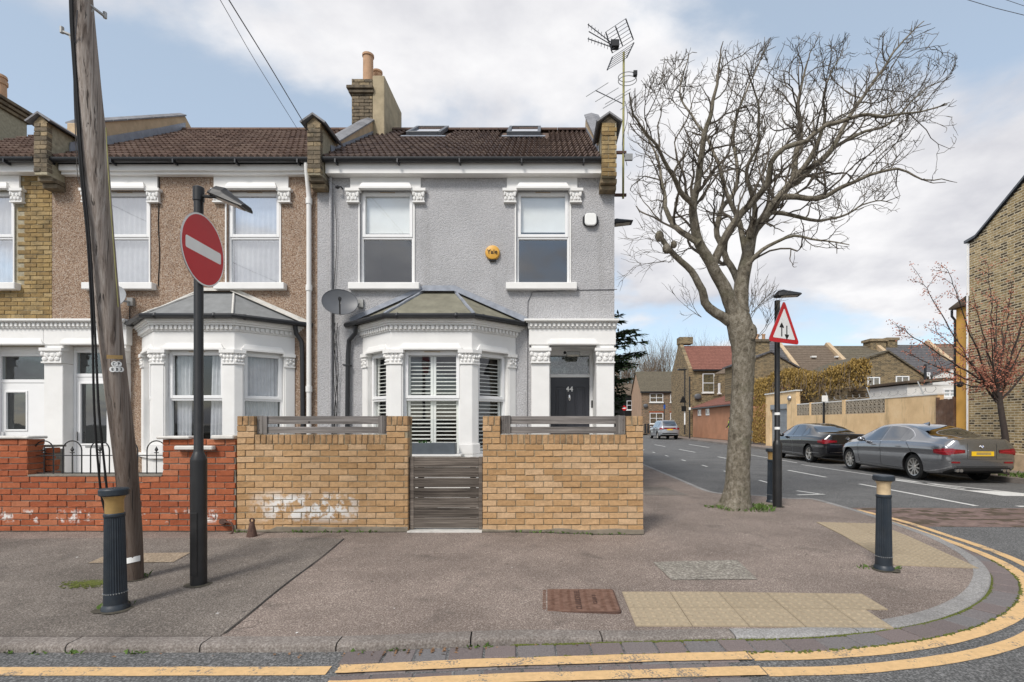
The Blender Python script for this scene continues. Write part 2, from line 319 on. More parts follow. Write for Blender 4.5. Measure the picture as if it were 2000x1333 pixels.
def far_tiles(name, a, b, vertical=False, pitch=0.3):
    t = NT(name); o = t.xyz(); w = t.node('ShaderNodeTexWave', wave_type='BANDS', bands_direction='Z', wave_profile='SAW'); w.inputs['Scale'].default_value = 0.314/(pitch*0.6)
    t.t.links.new(t.pos, w.inputs['Vector'])
    col = t.mix(w.outputs['Fac'], a, b); col = t.scalec(col, t.rng(t.noise(5, 7, 0.7), 0.25, 0.75, 0.6, 1.4)); t.bump(w.outputs['Fac'], 0.7, 0.03); return t.done(col, 0.9)
far_tiles('far_roof_red', (0.13, 0.052, 0.038), (0.27, 0.12, 0.09)); far_tiles('far_roof_brown', (0.085, 0.062, 0.045), (0.20, 0.155, 0.115)); far_tiles('far_roof_grey', (0.06, 0.058, 0.06), (0.14, 0.135, 0.14)); far_tiles('far_roof_olive', (0.07, 0.06, 0.042), (0.17, 0.145, 0.105))

def roughcast(name, cols, scale, bump, grain=0.35):
    t = NT(name)
    v = t.node('ShaderNodeTexVoronoi'); v.inputs['Scale'].default_value = scale; t.t.links.new(t.pos, v.inputs['Vector'])
    sp = t.node('ShaderNodeSeparateColor'); t.t.links.new(v.outputs['Color'], sp.inputs[0])
    col = t.ramp(sp.outputs[0], *cols)
    col = t.scalec(col, t.rng(v.outputs['Distance'], 0.0, 0.75, 1+grain, 1-grain*1.3))
    col = t.scalec(col, t.rng(t.noise(1.3, 6), 0.3, 0.7, 0.90, 1.08))
    st = t.noise(1.0, 5, 0.65, vec=t.vmul((5, 5, 0.45))); col = t.mix(t.rng(st, 0.56, 0.74, 0, 0.22), col, (0.20, 0.19, 0.175))      # rain streaks
    h = t.math('ADD', t.rng(v.outputs['Distance'], 0, 0.8, 1, 0), t.math('MULTIPLY', t.noise(scale*0.5, 4), 0.8))
    t.bump(h, bump, 0.012); return t.done(col, 0.92)
roughcast('grey_roughcast', ((0.0, (0.455, 0.45, 0.46)), (0.5, (0.50, 0.495, 0.505)), (1.0, (0.545, 0.54, 0.55))), 62, 0.75, 0.16)
roughcast('pebbledash', ((0.0, (0.17, 0.10, 0.065)), (0.3, (0.33, 0.22, 0.15)), (0.6, (0.42, 0.30, 0.215)), (0.85, (0.47, 0.37, 0.29)), (1.0, (0.55, 0.47, 0.40))), 82, 0.6, 0.22)

def wood_mat(name, a, b, axis, knots=True, scale=1.0):
    t = NT(name); st = {'x': (1.2, 30, 30), 'z': (30, 30, 1.0)}[axis]
    vec = t.vmul(tuple(x*scale for x in st)); g = t.noise(1.0, 6, 0.68, vec=vec, dist=0.5)
    f = t.math('ADD', g, t.rng(t.rand(), 0, 1, -0.07, 0.07))
    col = t.ramp(f, (0.30, a), (0.52, tuple((x+y)/2 for x, y in zip(a, b))), (0.68, b))
    k = t.vor(2.6); col = t.mix(t.rng(k, 0.045, 0.02), col, tuple(x*0.35 for x in a))
    col = t.scalec(col, t.rng(t.noise(1.5, 4), 0.3, 0.7, 0.85, 1.12))
    t.bump(g, 0.5, 0.006); return t.done(col, 0.85)
wood_mat('fence_wood', (0.070, 0.062, 0.057), (0.30, 0.275, 0.26), 'x'); wood_mat('gate_wood', (0.052, 0.042, 0.035), (0.235, 0.20, 0.17), 'x'); wood_mat('post_wood', (0.070, 0.062, 0.057), (0.27, 0.25, 0.235), 'z')
def pole_mat():
    t = NT('pole_wood'); g = t.noise(1.0, 7, 0.7, vec=t.vmul((38, 38, 1.3)), dist=0.7); o = t.xyz()
    col = t.ramp(g, (0.32, (0.085, 0.064, 0.052)), (0.45, (0.26, 0.215, 0.185)), (0.64, (0.44, 0.39, 0.35)))
    low = t.rng(t.math('ADD', o[2], t.math('MULTIPLY', t.noise(3, 4), 0.8)), 1.0, 3.0); col = t.mix(low, t.mix(0.80, col, (0.070, 0.045, 0.032)), col)
    crack = t.rng(t.noise(1.0, 3, 0.6, vec=t.vmul((55, 55, 0.7)), dist=0.4), 0.62, 0.66); col = t.mix(t.math('MULTIPLY', crack, 0.8), col, (0.025, 0.02, 0.017))
    t.bump(t.math('SUBTRACT', g, crack), 0.7, 0.008); t.done(col, 0.9)
pole_mat()
def bark_mat():
    t = NT('bark'); g = t.noise(16, 8, 0.7, vec=t.vmul((1, 1, 0.75)), dist=0.4); v = t.noise(46, 5, 0.7); o = t.xyz()
    col = t.ramp(g, (0.32, (0.075, 0.062, 0.045)), (0.5, (0.19, 0.165, 0.125)), (0.68, (0.31, 0.28, 0.23)))
    col = t.mix(t.rng(v, 0.58, 0.64, 0, 0.8), col, (0.035, 0.028, 0.022))
    col = t.mix(t.rng(t.noise(2.5, 5), 0.52, 0.7, 0, 0.5), col, (0.10, 0.10, 0.055))
    t.bump(t.math('SUBTRACT', g, t.math('MULTIPLY', v, 0.6)), 0.9, 0.02); t.done(col, 0.92)
bark_mat()
def twig_mat():
    t = NT('twig'); t.done(t.ramp(t.noise(6, 4), (0.3, (0.06, 0.05, 0.04)), (0.7, (0.17, 0.145, 0.115))), 0.9)
twig_mat()
def iron_mat():
    t = NT('cover_iron'); t.bump(t.noise(120, 3), 0.4, 0.003); t.done(t.ramp(t.noise(25, 6), (0.3, (0.12, 0.065, 0.045)), (0.7, (0.23, 0.135, 0.10))), 0.75, 0.1)
iron_mat()
def yellow_wall():
    t = NT('yellow_render'); c = t.ramp(t.noise(1.4, 8, 0.65), (0.3, (0.66, 0.46, 0.25)), (0.55, (0.80, 0.57, 0.32)), (0.75, (0.86, 0.65, 0.40)))
    st = t.noise(1.0, 6, 0.7, vec=t.vmul((3, 3, 0.5))); c = t.mix(t.rng(st, 0.55, 0.72, 0, 0.5), c, (0.21, 0.165, 0.10)); t.bump(t.noise(30, 5), 0.4, 0.01); t.done(c, 0.9)
yellow_wall()
def ground_mat():
    t = NT('ground_far'); t.done(t.ramp(t.noise(0.2, 6), (0.35, (0.10, 0.10, 0.09)), (0.65, (0.16, 0.155, 0.14))), 0.95)
ground_mat()
def M(n): return MATS[n]

# ------------------------------------------------------------------ mesh helpers
BASE = {}
def base(o): return BASE.get(o.name, Vector((0, 0, 0))) if o is not None else Vector((0, 0, 0))
class MB:
    def __init__(s): s.v = []; s.f = []
    def add(s, vs, fs):
        n = len(s.v); s.v += [Vector(p) for p in vs]; s.f += [tuple(i+n for i in f) for f in fs]; return s
    def box(s, x0, x1, y0, y1, z0, z1):
        return s.add([(x0,y0,z0),(x1,y0,z0),(x1,y1,z0),(x0,y1,z0),(x0,y0,z1),(x1,y0,z1),(x1,y1,z1),(x0,y1,z1)], [(0,3,2,1),(4,5,6,7),(0,1,5,4),(1,2,6,5),(2,3,7,6),(3,0,4,7)])
    def poly(s, pts): return s.add(pts, [tuple(range(len(pts)))])
    def prism(s, pts, axis, a, b):               # 2-D outline pushed along an axis
        def q(p, d): return {'x': (d, p[0], p[1]), 'y': (p[0], d, p[1]), 'z': (p[0], p[1], d)}[axis]
        n = len(pts); vs = [q(p, a) for p in pts]+[q(p, b) for p in pts]
        return s.add(vs, [tuple(range(n))[::-1], tuple(range(n, 2*n))]+[(i, (i+1) % n, n+(i+1) % n, n+i) for i in range(n)])
    def tube(s, pts, rads, n=8, cap=True):
        pts = [Vector(p) for p in pts]; rads = rads if isinstance(rads, (list, tuple)) else [rads]*len(pts)
        rings = []; up = Vector((0.13, 0.21, 1)).normalized()
        for i, p in enumerate(pts):
            d = (pts[min(i+1, len(pts)-1)]-pts[max(i-1, 0)]); d = d.normalized() if d.length > 1e-9 else Vector((0, 0, 1))
            a = up - d*up.dot(d)
            if a.length < 0.05: a = Vector((1, 0, 0)) - d*d.x
            a.normalize(); b = d.cross(a); up = a
            rings.append([p+(a*math.cos(2*math.pi*k/n)+b*math.sin(2*math.pi*k/n))*rads[i] for k in range(n)])
        vs = [v for r in rings for v in r]; fs = [(i*n+k, i*n+(k+1) % n, (i+1)*n+(k+1) % n, (i+1)*n+k) for i in range(len(pts)-1) for k in range(n)]
        if cap: fs += [tuple(range(n))[::-1], tuple(range((len(pts)-1)*n, len(pts)*n))]
        return s.add(vs, fs)
    def lathe(s, prof, n, cx=0, cy=0, flute=None):
        vs, fs = [], []
        for r, z in prof:
            for k in range(n):
                rr = r*(1-(flute[2] if flute and flute[0] <= z <= flute[1] and k % 2 else 0)); a = 2*math.pi*k/n
                vs.append((cx+rr*math.cos(a), cy+rr*math.sin(a), z))
        m = len(prof); fs = [(i*n+k, i*n+(k+1) % n, (i+1)*n+(k+1) % n, (i+1)*n+k) for i in range(m-1) for k in range(n)]
        fs += [tuple(range(n))[::-1], tuple(range((m-1)*n, m*n))]; return s.add(vs, fs)
    def ball(s, c, r, nu=8, nv=5):
        c = Vector(c); r = r if isinstance(r, tuple) else (r, r, r); vs = [c+Vector((0, 0, -r[2]))]
        for j in range(1, nv):
            t = math.pi*j/nv
            for i in range(nu): a = 2*math.pi*i/nu; vs.append(c+Vector((r[0]*math.sin(t)*math.cos(a), r[1]*math.sin(t)*math.sin(a), -r[2]*math.cos(t))))
        vs.append(c+Vector((0, 0, r[2]))); fs = [(0, 1+(i+1) % nu, 1+i) for i in range(nu)]
        fs += [(1+j*nu+i, 1+j*nu+(i+1) % nu, 1+(j+1)*nu+(i+1) % nu, 1+(j+1)*nu+i) for j in range(nv-2) for i in range(nu)]
        L = len(vs)-1; fs += [(L, 1+(nv-2)*nu+i, 1+(nv-2)*nu+(i+1) % nu) for i in range(nu)]; return s.add(vs, fs)
    def xf(s, m):
        s.v = [m @ p for p in s.v]; return s
    def mesh(s, name, mat, smooth=False, bevel=0.0, fix=True, off=Vector((0, 0, 0))):
        me = bpy.data.meshes.new(name); me.from_pydata([p-off for p in s.v], [], s.f)
        if fix or bevel:
            bm = bmesh.new(); bm.from_mesh(me); bmesh.ops.recalc_face_normals(bm, faces=bm.faces[:])
            if bevel:
                ed = [e for e in bm.edges if len(e.link_faces) == 2 and e.calc_face_angle(0) > 0.5]
                bmesh.ops.bevel(bm, geom=ed, offset=bevel, segments=1, affect='EDGES', profile=0.6)
            bm.to_mesh(me); bm.free()
        me.materials.append(M(mat) if isinstance(mat, str) else mat)
        if smooth:
            me.polygons.foreach_set('use_smooth', [True]*len(me.polygons)); me.set_sharp_from_angle(angle=math.radians(38))
        return me
    def build(s, name, mat, parent=None, smooth=False, bevel=0.0, fix=True):
        off = base(parent); o = bpy.data.objects.new(name, s.mesh(name, mat, smooth, bevel, fix, off)); C.objects.link(o)
        if parent is not None: o.parent = parent
        BASE[o.name] = off; return o
def thing(name, label, cat, loc=(0, 0, 0), group=None):
    o = bpy.data.objects.new(name, None); C.objects.link(o); o.location = loc; o.empty_display_size = 0.2
    BASE[o.name] = Vector(loc); o['label'] = label; o['category'] = cat
    if group: o['group'] = group
    return o
def tag(o, label, cat, group=None):
    o['label'] = label; o['category'] = cat
    if group: o['group'] = group
    return o
def struct(o): o['kind'] = 'structure'; return o
def stuff(o, label=None, cat=None):
    o['kind'] = 'stuff'
    if label: o['label'] = label; o['category'] = cat
    return o
def place(name, mesh, parent, loc, scale=None, rot=None):
    o = bpy.data.objects.new(name, mesh); C.objects.link(o); o.location = Vector(loc)-base(parent)
    if scale: o.scale = scale
    if rot: o.rotation_euler = rot
    if parent is not None: o.parent = parent
    return o
def copy_tree(o, parent=None):
    c = o.copy(); C.objects.link(c); BASE[c.name] = base(o)
    if parent is not None: c.parent = parent
    for ch in list(o.children): copy_tree(ch, c)
    return c
def text(name, body, size, mat, parent, mtx, extrude=0.002, bold=0.0, space=1.0):
    cu = bpy.data.curves.new(name, 'FONT'); cu.body = body; cu.size = size; cu.extrude = extrude; cu.offset = bold; cu.align_x = 'CENTER'; cu.align_y = 'CENTER'; cu.space_character = space
    cu.materials.append(M(mat)); o = bpy.data.objects.new(name, cu); C.objects.link(o)
    if parent is not None: mtx = Matrix.Translation(-base(parent)) @ mtx
    dg = bpy.context.evaluated_depsgraph_get(); me = bpy.data.meshes.new_from_object(o.evaluated_get(dg)); bpy.data.objects.remove(o, do_unlink=True)
    o = bpy.data.objects.new(name, me); C.objects.link(o)
    if parent is not None: o.parent = parent
    o.matrix_local = mtx; return o
FACE = Matrix(((1, 0, 0, 0), (0, 0, -1, 0), (0, 1, 0, 0), (0, 0, 0, 1)))      # text plane turned to face the camera side (-Y)

# bricks: a few worn shapes shared by all walls
def worn_brick(L, D, H, seed, b=0.004):
    r = random.Random(seed); m = MB().box(-L/2, L/2, 0, D, -H/2, H/2); me = m.mesh('brick', 'brick_yellow', bevel=b)
    for v in me.vertices:
        k = 2.4 if r.random() < 0.16 else 1.0; v.co.y += r.uniform(-0.0025, 0.003)*k; v.co.x += r.uniform(-0.0025, 0.0025)*k; v.co.z += r.uniform(-0.002, 0.002)*k
    return me
BR = {}
def bricks_of(mat):
    if mat not in BR:
        BR[mat] = [worn_brick(0.215, 0.1, 0.065, i) for i in range(5)]
        for me in BR[mat]: me.materials.clear(); me.materials.append(M(mat))
    return BR[mat]
def lay(parent, x0, x1, z0, rows, Y, mat, phase=0.0, L=0.225, H=0.075, prot=0.004, skip=None, zmax=None):
    n = 0; vs = bricks_of(mat)
    for r in range(rows):
        z = z0+r*H+H/2; x = x0-(phase+(0.5*L if r % 2 else 0)) % L
        while x < x1-0.02:
            a, b = max(x, x0), min(x+L, x1); w = b-a-0.010
            if w > 0.03 and not (skip and skip((a+b)/2, z)):
                o = place('brick', rng.choice(vs), parent, ((a+b)/2, Y+rng.uniform(-prot, prot*0.6), z+rng.uniform(-0.0015, 0.0015)), (w/0.215, 1, (H-0.010)/0.065), (rng.uniform(-.008, .008), rng.uniform(-.004, .004), rng.uniform(-.008, .008))); n += 1
            x += L
    return n
def soldiers(parent, x0, x1, z0, h, Y, mat, w=0.075):
    vs = bricks_of(mat); n = max(1, round((x1-x0)/w)); w = (x1-x0)/n
    for i in range(n):
        place('brick', rng.choice(vs), parent, (x0+(i+.5)*w, Y+rng.uniform(-.006, .003), z0+h/2), ((h-0.010)/0.215, 1, (w-0.012)/0.065), (rng.uniform(-.01, .01), math.pi/2+rng.uniform(-.02, .02), 0))

# ------------------------------------------------------------------ ground, roads, pavements
g = MB(); g.poly([(-900, -900, -0.175), (900, -900, -0.175), (900, 1500, -0.175), (-900, 1500, -0.175)]); struct(g.build('ground', 'ground_far'))
rd = MB(); rd.poly([(-60, -9, ROAD), (60, -9, ROAD), (60, 11.3, ROAD), (11.5, 11.9, ROAD), (12.3, 30, ROAD), (12.9, 48, ROAD), (13.2, 90, ROAD), (2.6, 90, ROAD), (3.1, 20, ROAD), (3.1, 8, ROAD), (-60, 8, ROAD)])
road = struct(rd.build('road', 'road_asphalt'))

# kerb line (road edge), from far left round the corner into the side street
KPX = [(-1500,1275),(-600,1275),(-200,1275),(100,1275),(300,1275),(640,1274),(800,1269),(950,1263),(1200,1256),(1400,1251),(1560,1248),(1700,1236),(1798,1220),(1868,1199),(1918,1171),(1935,1142),(1929,1120),(1896,1094),(1840,1068),(1784,1047),(1708,1020),(1644,1002),(1588,988)]
kline = [GR(*p) for p in KPX] + [Vector((4.35, 9.15, ROAD)), Vector((3.9, 9.55, ROAD)), Vector((3.42, 9.75, ROAD)), Vector((3.25, 10.2, ROAD)), Vector((3.25, 12, ROAD)), Vector((3.25, 17, ROAD)), Vector((3.25, 30, ROAD)), Vector((2.9, 60, ROAD)), Vector((2.7, 88, ROAD))]
def smoothline(pts, step):
    out = []
    for i in range(len(pts)-1):
        p0, p1, p2, p3 = pts[max(i-1, 0)], pts[i], pts[i+1], pts[min(i+2, len(pts)-1)]
        n = max(1, int((p2-p1).length/step))
        for k in range(n):
            t = k/n; out.append(0.5*((2*p1)+(p2-p0)*t+(2*p0-5*p1+4*p2-p3)*t*t+(3*p1-p0-3*p2+p3)*t**3))
    out.append(pts[-1]); return out
KL = smoothline([Vector((p.x, p.y, 0)) for p in kline], 0.08)
def normals(L):
    r = []
    for i in range(len(L)):
        d = L[min(i+1, len(L)-1)]-L[max(i-1, 0)]; d.normalize(); r.append(Vector((-d.y, d.x, 0)))
    return r
KN = normals(KL)                                  # points to the pavement side
KS = [0.0]
for i in range(1, len(KL)): KS.append(KS[-1]+(KL[i]-KL[i-1]).length)
def kpt(s, off):                                  # point along the kerb line at arc length s, off to the pavement side
    s = min(max(s, 0), KS[-1]-1e-6); lo, hi = 0, len(KS)-1
    while hi-lo > 1:
        m = (lo+hi)//2
        if KS[m] <= s: lo = m
        else: hi = m
    t = (s-KS[lo])/(KS[hi]-KS[lo]); return KL[lo].lerp(KL[hi], t)+KN[lo].lerp(KN[hi], t).normalized()*off
def s_at(X, Y):
    return min(zip(((p.x-X)**2+(p.y-Y)**2 for p in KL), KS))[1]
KW = 0.125
# pavement: sheet from the kerb back to (and under) the front walls and along the side street
def inside_poly(x, y, poly):
    c = False; j = len(poly)-1
    for i in range(len(poly)):
        if (poly[i][1] > y) != (poly[j][1] > y) and x < (poly[j][0]-poly[i][0])*(y-poly[i][1])/(poly[j][1]-poly[i][1])+poly[i][0]: c = not c
        j = i
    return c
edge = [p+n*(KW-0.004) for p, n in zip(KL, KN)]
from mathutils.geometry import delaunay_2d_cdt
ring = [Vector((p.x, p.y)) for i, p in enumerate(edge) if i % 2 == 0 or p.x > 1.5]+[Vector((edge[-1].x, edge[-1].y)), Vector((0.9, 88)), Vector((0.9, 6.5)), Vector((-40, 6.5))]
grid = [Vector((-12+0.3*i, 3.2+0.27*j)) for i in range(58) for j in range(30)]
grid = [q for q in grid if inside_poly(q.x, q.y, ring) and min((q-Vector((e.x, e.y))).length for e in edge[::3]) > 0.06]
nr = len(ring); res = delaunay_2d_cdt(ring+grid, [(i, (i+1) % nr) for i in range(nr)], [], 1, 1e-5)
pv = MB(); pv.v = [Vector((q.x, q.y, zp(q.x, q.y))) for q in res[0]]; pv.f = [tuple(f) for f in res[2]]
pavement = struct(pv.build('pavement', 'pavement_asphalt', fix=True))
# kerb stones, each its own piece
def kerb_z(p): return zp(p.x, p.y)+0.002
def kerb_piece(s0, s1, mat, parent, name='kerb_stone', w=KW):
    n = max(2, int((s1-s0)/0.12)+1); m = MB(); sec = []
    for i in range(n+1):
        s = s0+(s1-s0)*i/n; o, q = kpt(s, 0), kpt(s, w); zt = max(kerb_z(q), ROAD+0.006)
        up = zt-ROAD; c = min(0.02, up*0.45)
        pts = [(o, ROAD-0.05), (o, zt-c-0.002), (o.lerp(q, 0.05), zt-c*0.45), (o.lerp(q, 0.17), zt), (q, zt+0.001), (q, ROAD-0.05)]
        sec.append([Vector((a.x, a.y, z)) for a, z in pts])
    k = len(sec[0]); m.v = [v for r in sec for v in r]
    m.f = [(i*k+j, i*k+(j+1) % k, (i+1)*k+(j+1) % k, (i+1)*k+j) for i in range(n) for j in range(k)]+[tuple(range(k)), tuple(range(n*k, (n+1)*k))]
    return m.build(name, mat, parent, smooth=True)
s = s_at(-7.5, 3.26); sj = s_at(0.46, 3.41); s_end = s_at(3.25, 16.5)
while s < s_end:
    L = 0.915*rng.uniform(0.93, 1.04) if s < sj else (0.46 if s < s_at(4.6, 7.6) and s > s_at(2.4, 3.5) else 0.9)
    kerb_piece(s+0.005, s+L-0.005, 'kerb_stone' if s < sj else 'kerb_concrete', pavement); s += L
kerb_piece(s, KS[-1]-0.1, 'kerb_concrete', pavement, 'kerb_run'); kerb_piece(0.0, s_at(-7.5, 3.26), 'kerb_stone', pavement, 'kerb_run')
# gutter setts
def strip_piece(s0, s1, o0, o1, z0, z1, mat, parent, name, bevel=0.006, jit=0.0):
    n = max(1, int((s1-s0)/0.15)); m = MB(); a = [kpt(s0+(s1-s0)*i/n, o0) for i in range(n+1)]; b = [kpt(s0+(s1-s0)*i/n, o1) for i in range(n+1)]
    out = [(p.x+rng.uniform(-jit, jit), p.y+rng.uniform(-jit, jit)) for p in a]+[(p.x+rng.uniform(-jit, jit), p.y+rng.uniform(-jit, jit)) for p in reversed(b)]
    m.prism(out, 'z', z0, z1); return m.build(name, mat, parent, bevel=bevel)
s0 = s_at(-1.32, 3.27); s1 = s_at(4.72, 6.3); s = s0
while s < s1:
    L = rng.uniform(0.19, 0.25) if s < s_at(1.3, 3.46) else 0.235
    strip_piece(s+0.005, s+L-0.005, -0.012, -0.175 if s < s_at(1.3, 3.46) else -0.19, ROAD-0.03, ROAD+0.006+rng.uniform(-.003, .005), 'sett', road, 'sett', jit=0.004); s += L
s1b = s_at(0.95, 3.45)
for (o0, o1) in ((-0.185, -0.315), (-0.325, -0.385), (-0.395, -0.50), (-0.51, -0.60)):
    s = s0+rng.uniform(0, 0.1)
    while s < s1b:
        L = rng.uniform(0.15, 0.26); strip_piece(s+0.005, s+L-0.005, o0, o1, ROAD-0.03, ROAD+0.004+rng.uniform(-.003, .003), 'sett', road, 'sett', jit=0.004); s += L
# double yellow lines
def line_sheet(s0, s1, o0, o1, z, mat, name, parent):
    n = max(2, int((s1-s0)/0.06)); m = MB(); w = lambda s, k: 0.006*mnoise.noise(Vector((s*3.1, k, 0)))+0.004*mnoise.noise(Vector((s*14, k, 5)))
    for i in range(n+1):
        s = s0+(s1-s0)*i/n; a, b = kpt(s, o0+w(s, o0*9)), kpt(s, o1+w(s, o1*9)); m.v += [Vector((a.x, a.y, z)), Vector((b.x, b.y, z))]
    m.f = [(2*i, 2*i+1, 2*i+3, 2*i+2) for i in range(n)]; return m.build(name, mat, parent)
yl = s_at(4.6, 8.6)
for (o0, o1) in ((-0.20, -0.305), (-0.395, -0.50)):
    line_sheet(0.5, s0-0.02, o0, o1, ROAD+0.004, 'yellow_line', 'yellow_line', road)
    line_sheet(s0+0.03, s1b+0.27, o0, o1, ROAD+0.0125, 'yellow_line', 'yellow_line', road)
    line_sheet(s1b+0.285, yl, o0, o1, ROAD+0.004, 'yellow_line', 'yellow_line', road)
# white markings on the side street
def sheet(pts, z, mat, name, parent): return MB().poly([(p[0], p[1], z) for p in pts]).build(name, mat, parent)
def bar(xa, ya, xb, yb, w, name='white_line', mat='white_line', z=ROAD+0.004):
    d = Vector((xb-xa, yb-ya)).normalized(); n = Vector((-d.y, d.x))*w/2
    return sheet([(xa+n.x, ya+n.y), (xb+n.x, yb+n.y), (xb-n.x, yb-n.y), (xa-n.x, ya-n.y)], z, mat, name, road)
for a, b in ((9.05, 12.35), (13.9, 16.0), (19.5, 22.5), (26, 29), (32.5, 35.5)): bar(7.62, a, 7.58, b, 0.10)
for y in (12.5, 15.1, 17.3, 20.0, 22.8, 25.6, 28.4): bar(5.48, y, 5.5, y+0.66, 0.075)
bar(9.35, 11.4, 9.1, 18.2, 0.07); bar(9.35, 19.0, 9.6, 25.0, 0.07); bar(10.0, 31.3, 10.1, 36.0, 0.12)
bar(5.15, 10.45, 5.75, 10.55, 0.09); bar(5.68, 10.55, 5.45, 11.1, 0.08)
bar(9.05, 13.35, 9.95, 10.6, 0.10); bar(9.0, 13.2, 9.25, 10.35, 0.10); sheet([(9.12, 11.2), (9.7, 11.0), (10.4, 10.2), (9.22, 10.3)], ROAD+0.0045, 'white_line', 'white_triangle', road)
for k in range(5): bar(8.3+k*0.62, 9.0, 8.75+k*0.62, 8.98, 0.12)
sheet([(4.9, 7.25), (11.2, 7.0), (11.4, 8.75), (5.0, 8.85)], ROAD+0.003, 'table_paving', 'paved_table', road)
# far pavement and kerb on the other side of the side street
fk = [Vector(p) for p in ((60, 10.6, 0), (12.6, 10.9, 0), (11.75, 11.5, 0), (11.45, 12.6, 0), (11.5, 14, 0), (11.9, 22, 0), (12.25, 30, 0), (12.5, 40, 0), (12.9, 60, 0), (13.3, 88, 0))]
fl_ = smoothline(fk, 0.6); m = MB()
for p in fl_: m.v += [Vector((p.x, p.y, -0.035)), Vector((p.x+18, p.y+ (1 if p.x < 20 else 6), 0.0))]
m.f = [(2*i, 2*i+1, 2*i+3, 2*i+2) for i in range(len(fl_)-1)]
farpave = struct(m.build('far_pavement', 'pavement_asphalt'))
fn = normals(fl_); m = MB()
for p, n in zip(fl_, fn):
    for o, z in ((0, ROAD-0.02), (0, -0.05), (-0.02, -0.031), (-0.13, -0.030)): q = p+n*o; m.v.append(Vector((q.x, q.y, z)))
m.f = [(4*i+j, 4*i+j+1, 4*i+4+j+1, 4*i+4+j) for i in range(len(fl_)-1) for j in range(3)]; m.build('kerb_run', 'kerb_stone', farpave)

# patch of darker asphalt on the left, seam, covers, tactile paving
def flat(pxs, name, mat, parent, dz=0.004, sub=10):
    # dense quad patch lying on the pavement: four pixel corners
    c = [GP(*p) for p in pxs]; m = MB()
    for i in range(sub+1):
        for j in range(sub+1):
            a = c[0].lerp(c[1], i/sub); b = c[3].lerp(c[2], i/sub); q = a.lerp(b, j/sub); m.v.append(Vector((q.x, q.y, zp(q.x, q.y)+dz)))
    m.f = [(i*(sub+1)+j, (i+1)*(sub+1)+j, (i+1)*(sub+1)+j+1, i*(sub+1)+j+1) for i in range(sub) for j in range(sub)]
    return m.build(name, mat, parent)
m = MB(); Lp = 24
for i in range(Lp+1):                             # dark patch: between the kerb and a ragged upper edge, ending at the diagonal seam
    t = i/Lp; X = -9+t*(9-2.15)
    yb = kpt(s_at(X, 3.3), KW+0.004).y; yt = 5.85+0.10*mnoise.noise(Vector((X*1.3, 0, 0)))
    lim = None
    for k in range(9):
        y = yb+(yt-yb)*k/8; xs = X
        seam = -2.15-(y-3.4)*0.055      # X of the seam at this depth
        x = -9+t*(seam+9); m.v.append(Vector((x, y, zp(x, y)+0.004)))
m.f = [(i*9+k, (i+1)*9+k, (i+1)*9+k+1, i*9+k+1) for i in range(Lp) for k in range(8)]
m.build('asphalt_patch', 'dark_asphalt', pavement)
sm = MB(); q = [(-2.15-(y-3.4)*0.055+0.008*math.sin(y*4), y) for y in [3.42+0.12*i for i in range(21)]]
for x, y in q: w = 0.006+0.003*mnoise.noise(Vector((0, y*5, 0))); sm.v += [Vector((x-w, y, zp(x, y)+0.008)), Vector((x+w, y, zp(x, y)+0.008))]
sm.f = [(2*i, 2*i+1, 2*i+3, 2*i+2) for i in range(20)]; sm.build('seam', 'asphalt_seam', pavement)
flat([(1275,1099),(1440,1095),(1480,1133),(1312,1134)], 'concrete_cover', 'concrete_cover', pavement, 0.005)
flat([(172,1102),(215,1083),(372,1081),(338,1100)], 'tan_cover', 'tan_cover', pavement, 0.009)
flat([(1258,952),(1300,952),(1345,968),(1258,968)], 'asphalt_repair', 'dark_asphalt', pavement, 0.004)
# iron cover with raised studs and lettering
c0, c1, c2, c3 = GP(1048,1151), GP(1198,1149), GP(1216,1198), GP(1047,1202)
ctr = (c0+c1+c2+c3)/4; cover = thing('manhole_cover', 'rusty brown iron access cover with raised studs set in the pavement', 'manhole cover', ctr)
w, d = 0.605, 0.455; tilt = Matrix.Translation(ctr+Vector((0, 0, 0.003))) @ Matrix.Rotation(math.atan(0.0385), 4, 'X')
m = MB(); rc = 0.03; out = []
for cx, cy, a0 in ((w/2-rc, d/2-rc, 0), (-w/2+rc, d/2-rc, 90), (-w/2+rc, -d/2+rc, 180), (w/2-rc, -d/2+rc, 270)):
    for k in range(4): a = math.radians(a0+30*k); out.append((cx+rc*math.cos(a), cy+rc*math.sin(a)))
m.prism(out, 'z', -0.03, 0.006).xf(tilt); m.build('plate', 'cover_iron', cover)
m = MB()
for i in range(9):
    if i in (4, 6): continue
    for k in range(9):
        x = -w/2+0.04+i*0.0655; y = -d/2+0.045+k*0.0455
        m.box(x-0.012, x+0.014, y-0.014, y-0.008, 0.006, 0.0105); m.box(x-0.012, x-0.006, y-0.008, y+0.012, 0.006, 0.0105); m.box(x-0.006, x+0.014, y+0.006, y+0.012, 0.006, 0.0105)
stuff(m.xf(tilt).build('studs', 'cover_iron', cover))
for i, body, sz in ((4, 'CLARKSTEEL', 0.062), (6, 'CLASS B', 0.045)):
    text('lettering', body, sz, 'rust', cover, tilt @ Matrix.Translation((-w/2+0.045+i*0.0655, 0, 0.0085)) @ Matrix.Rotation(math.pi/2, 4, 'Z'), 0.0025, 0.001, 1.15)
m = MB().prism([(x*1.04, y*1.05) for x, y in out], 'z', -0.03, 0.002).xf(tilt); m.build('frame', 'rust', cover)
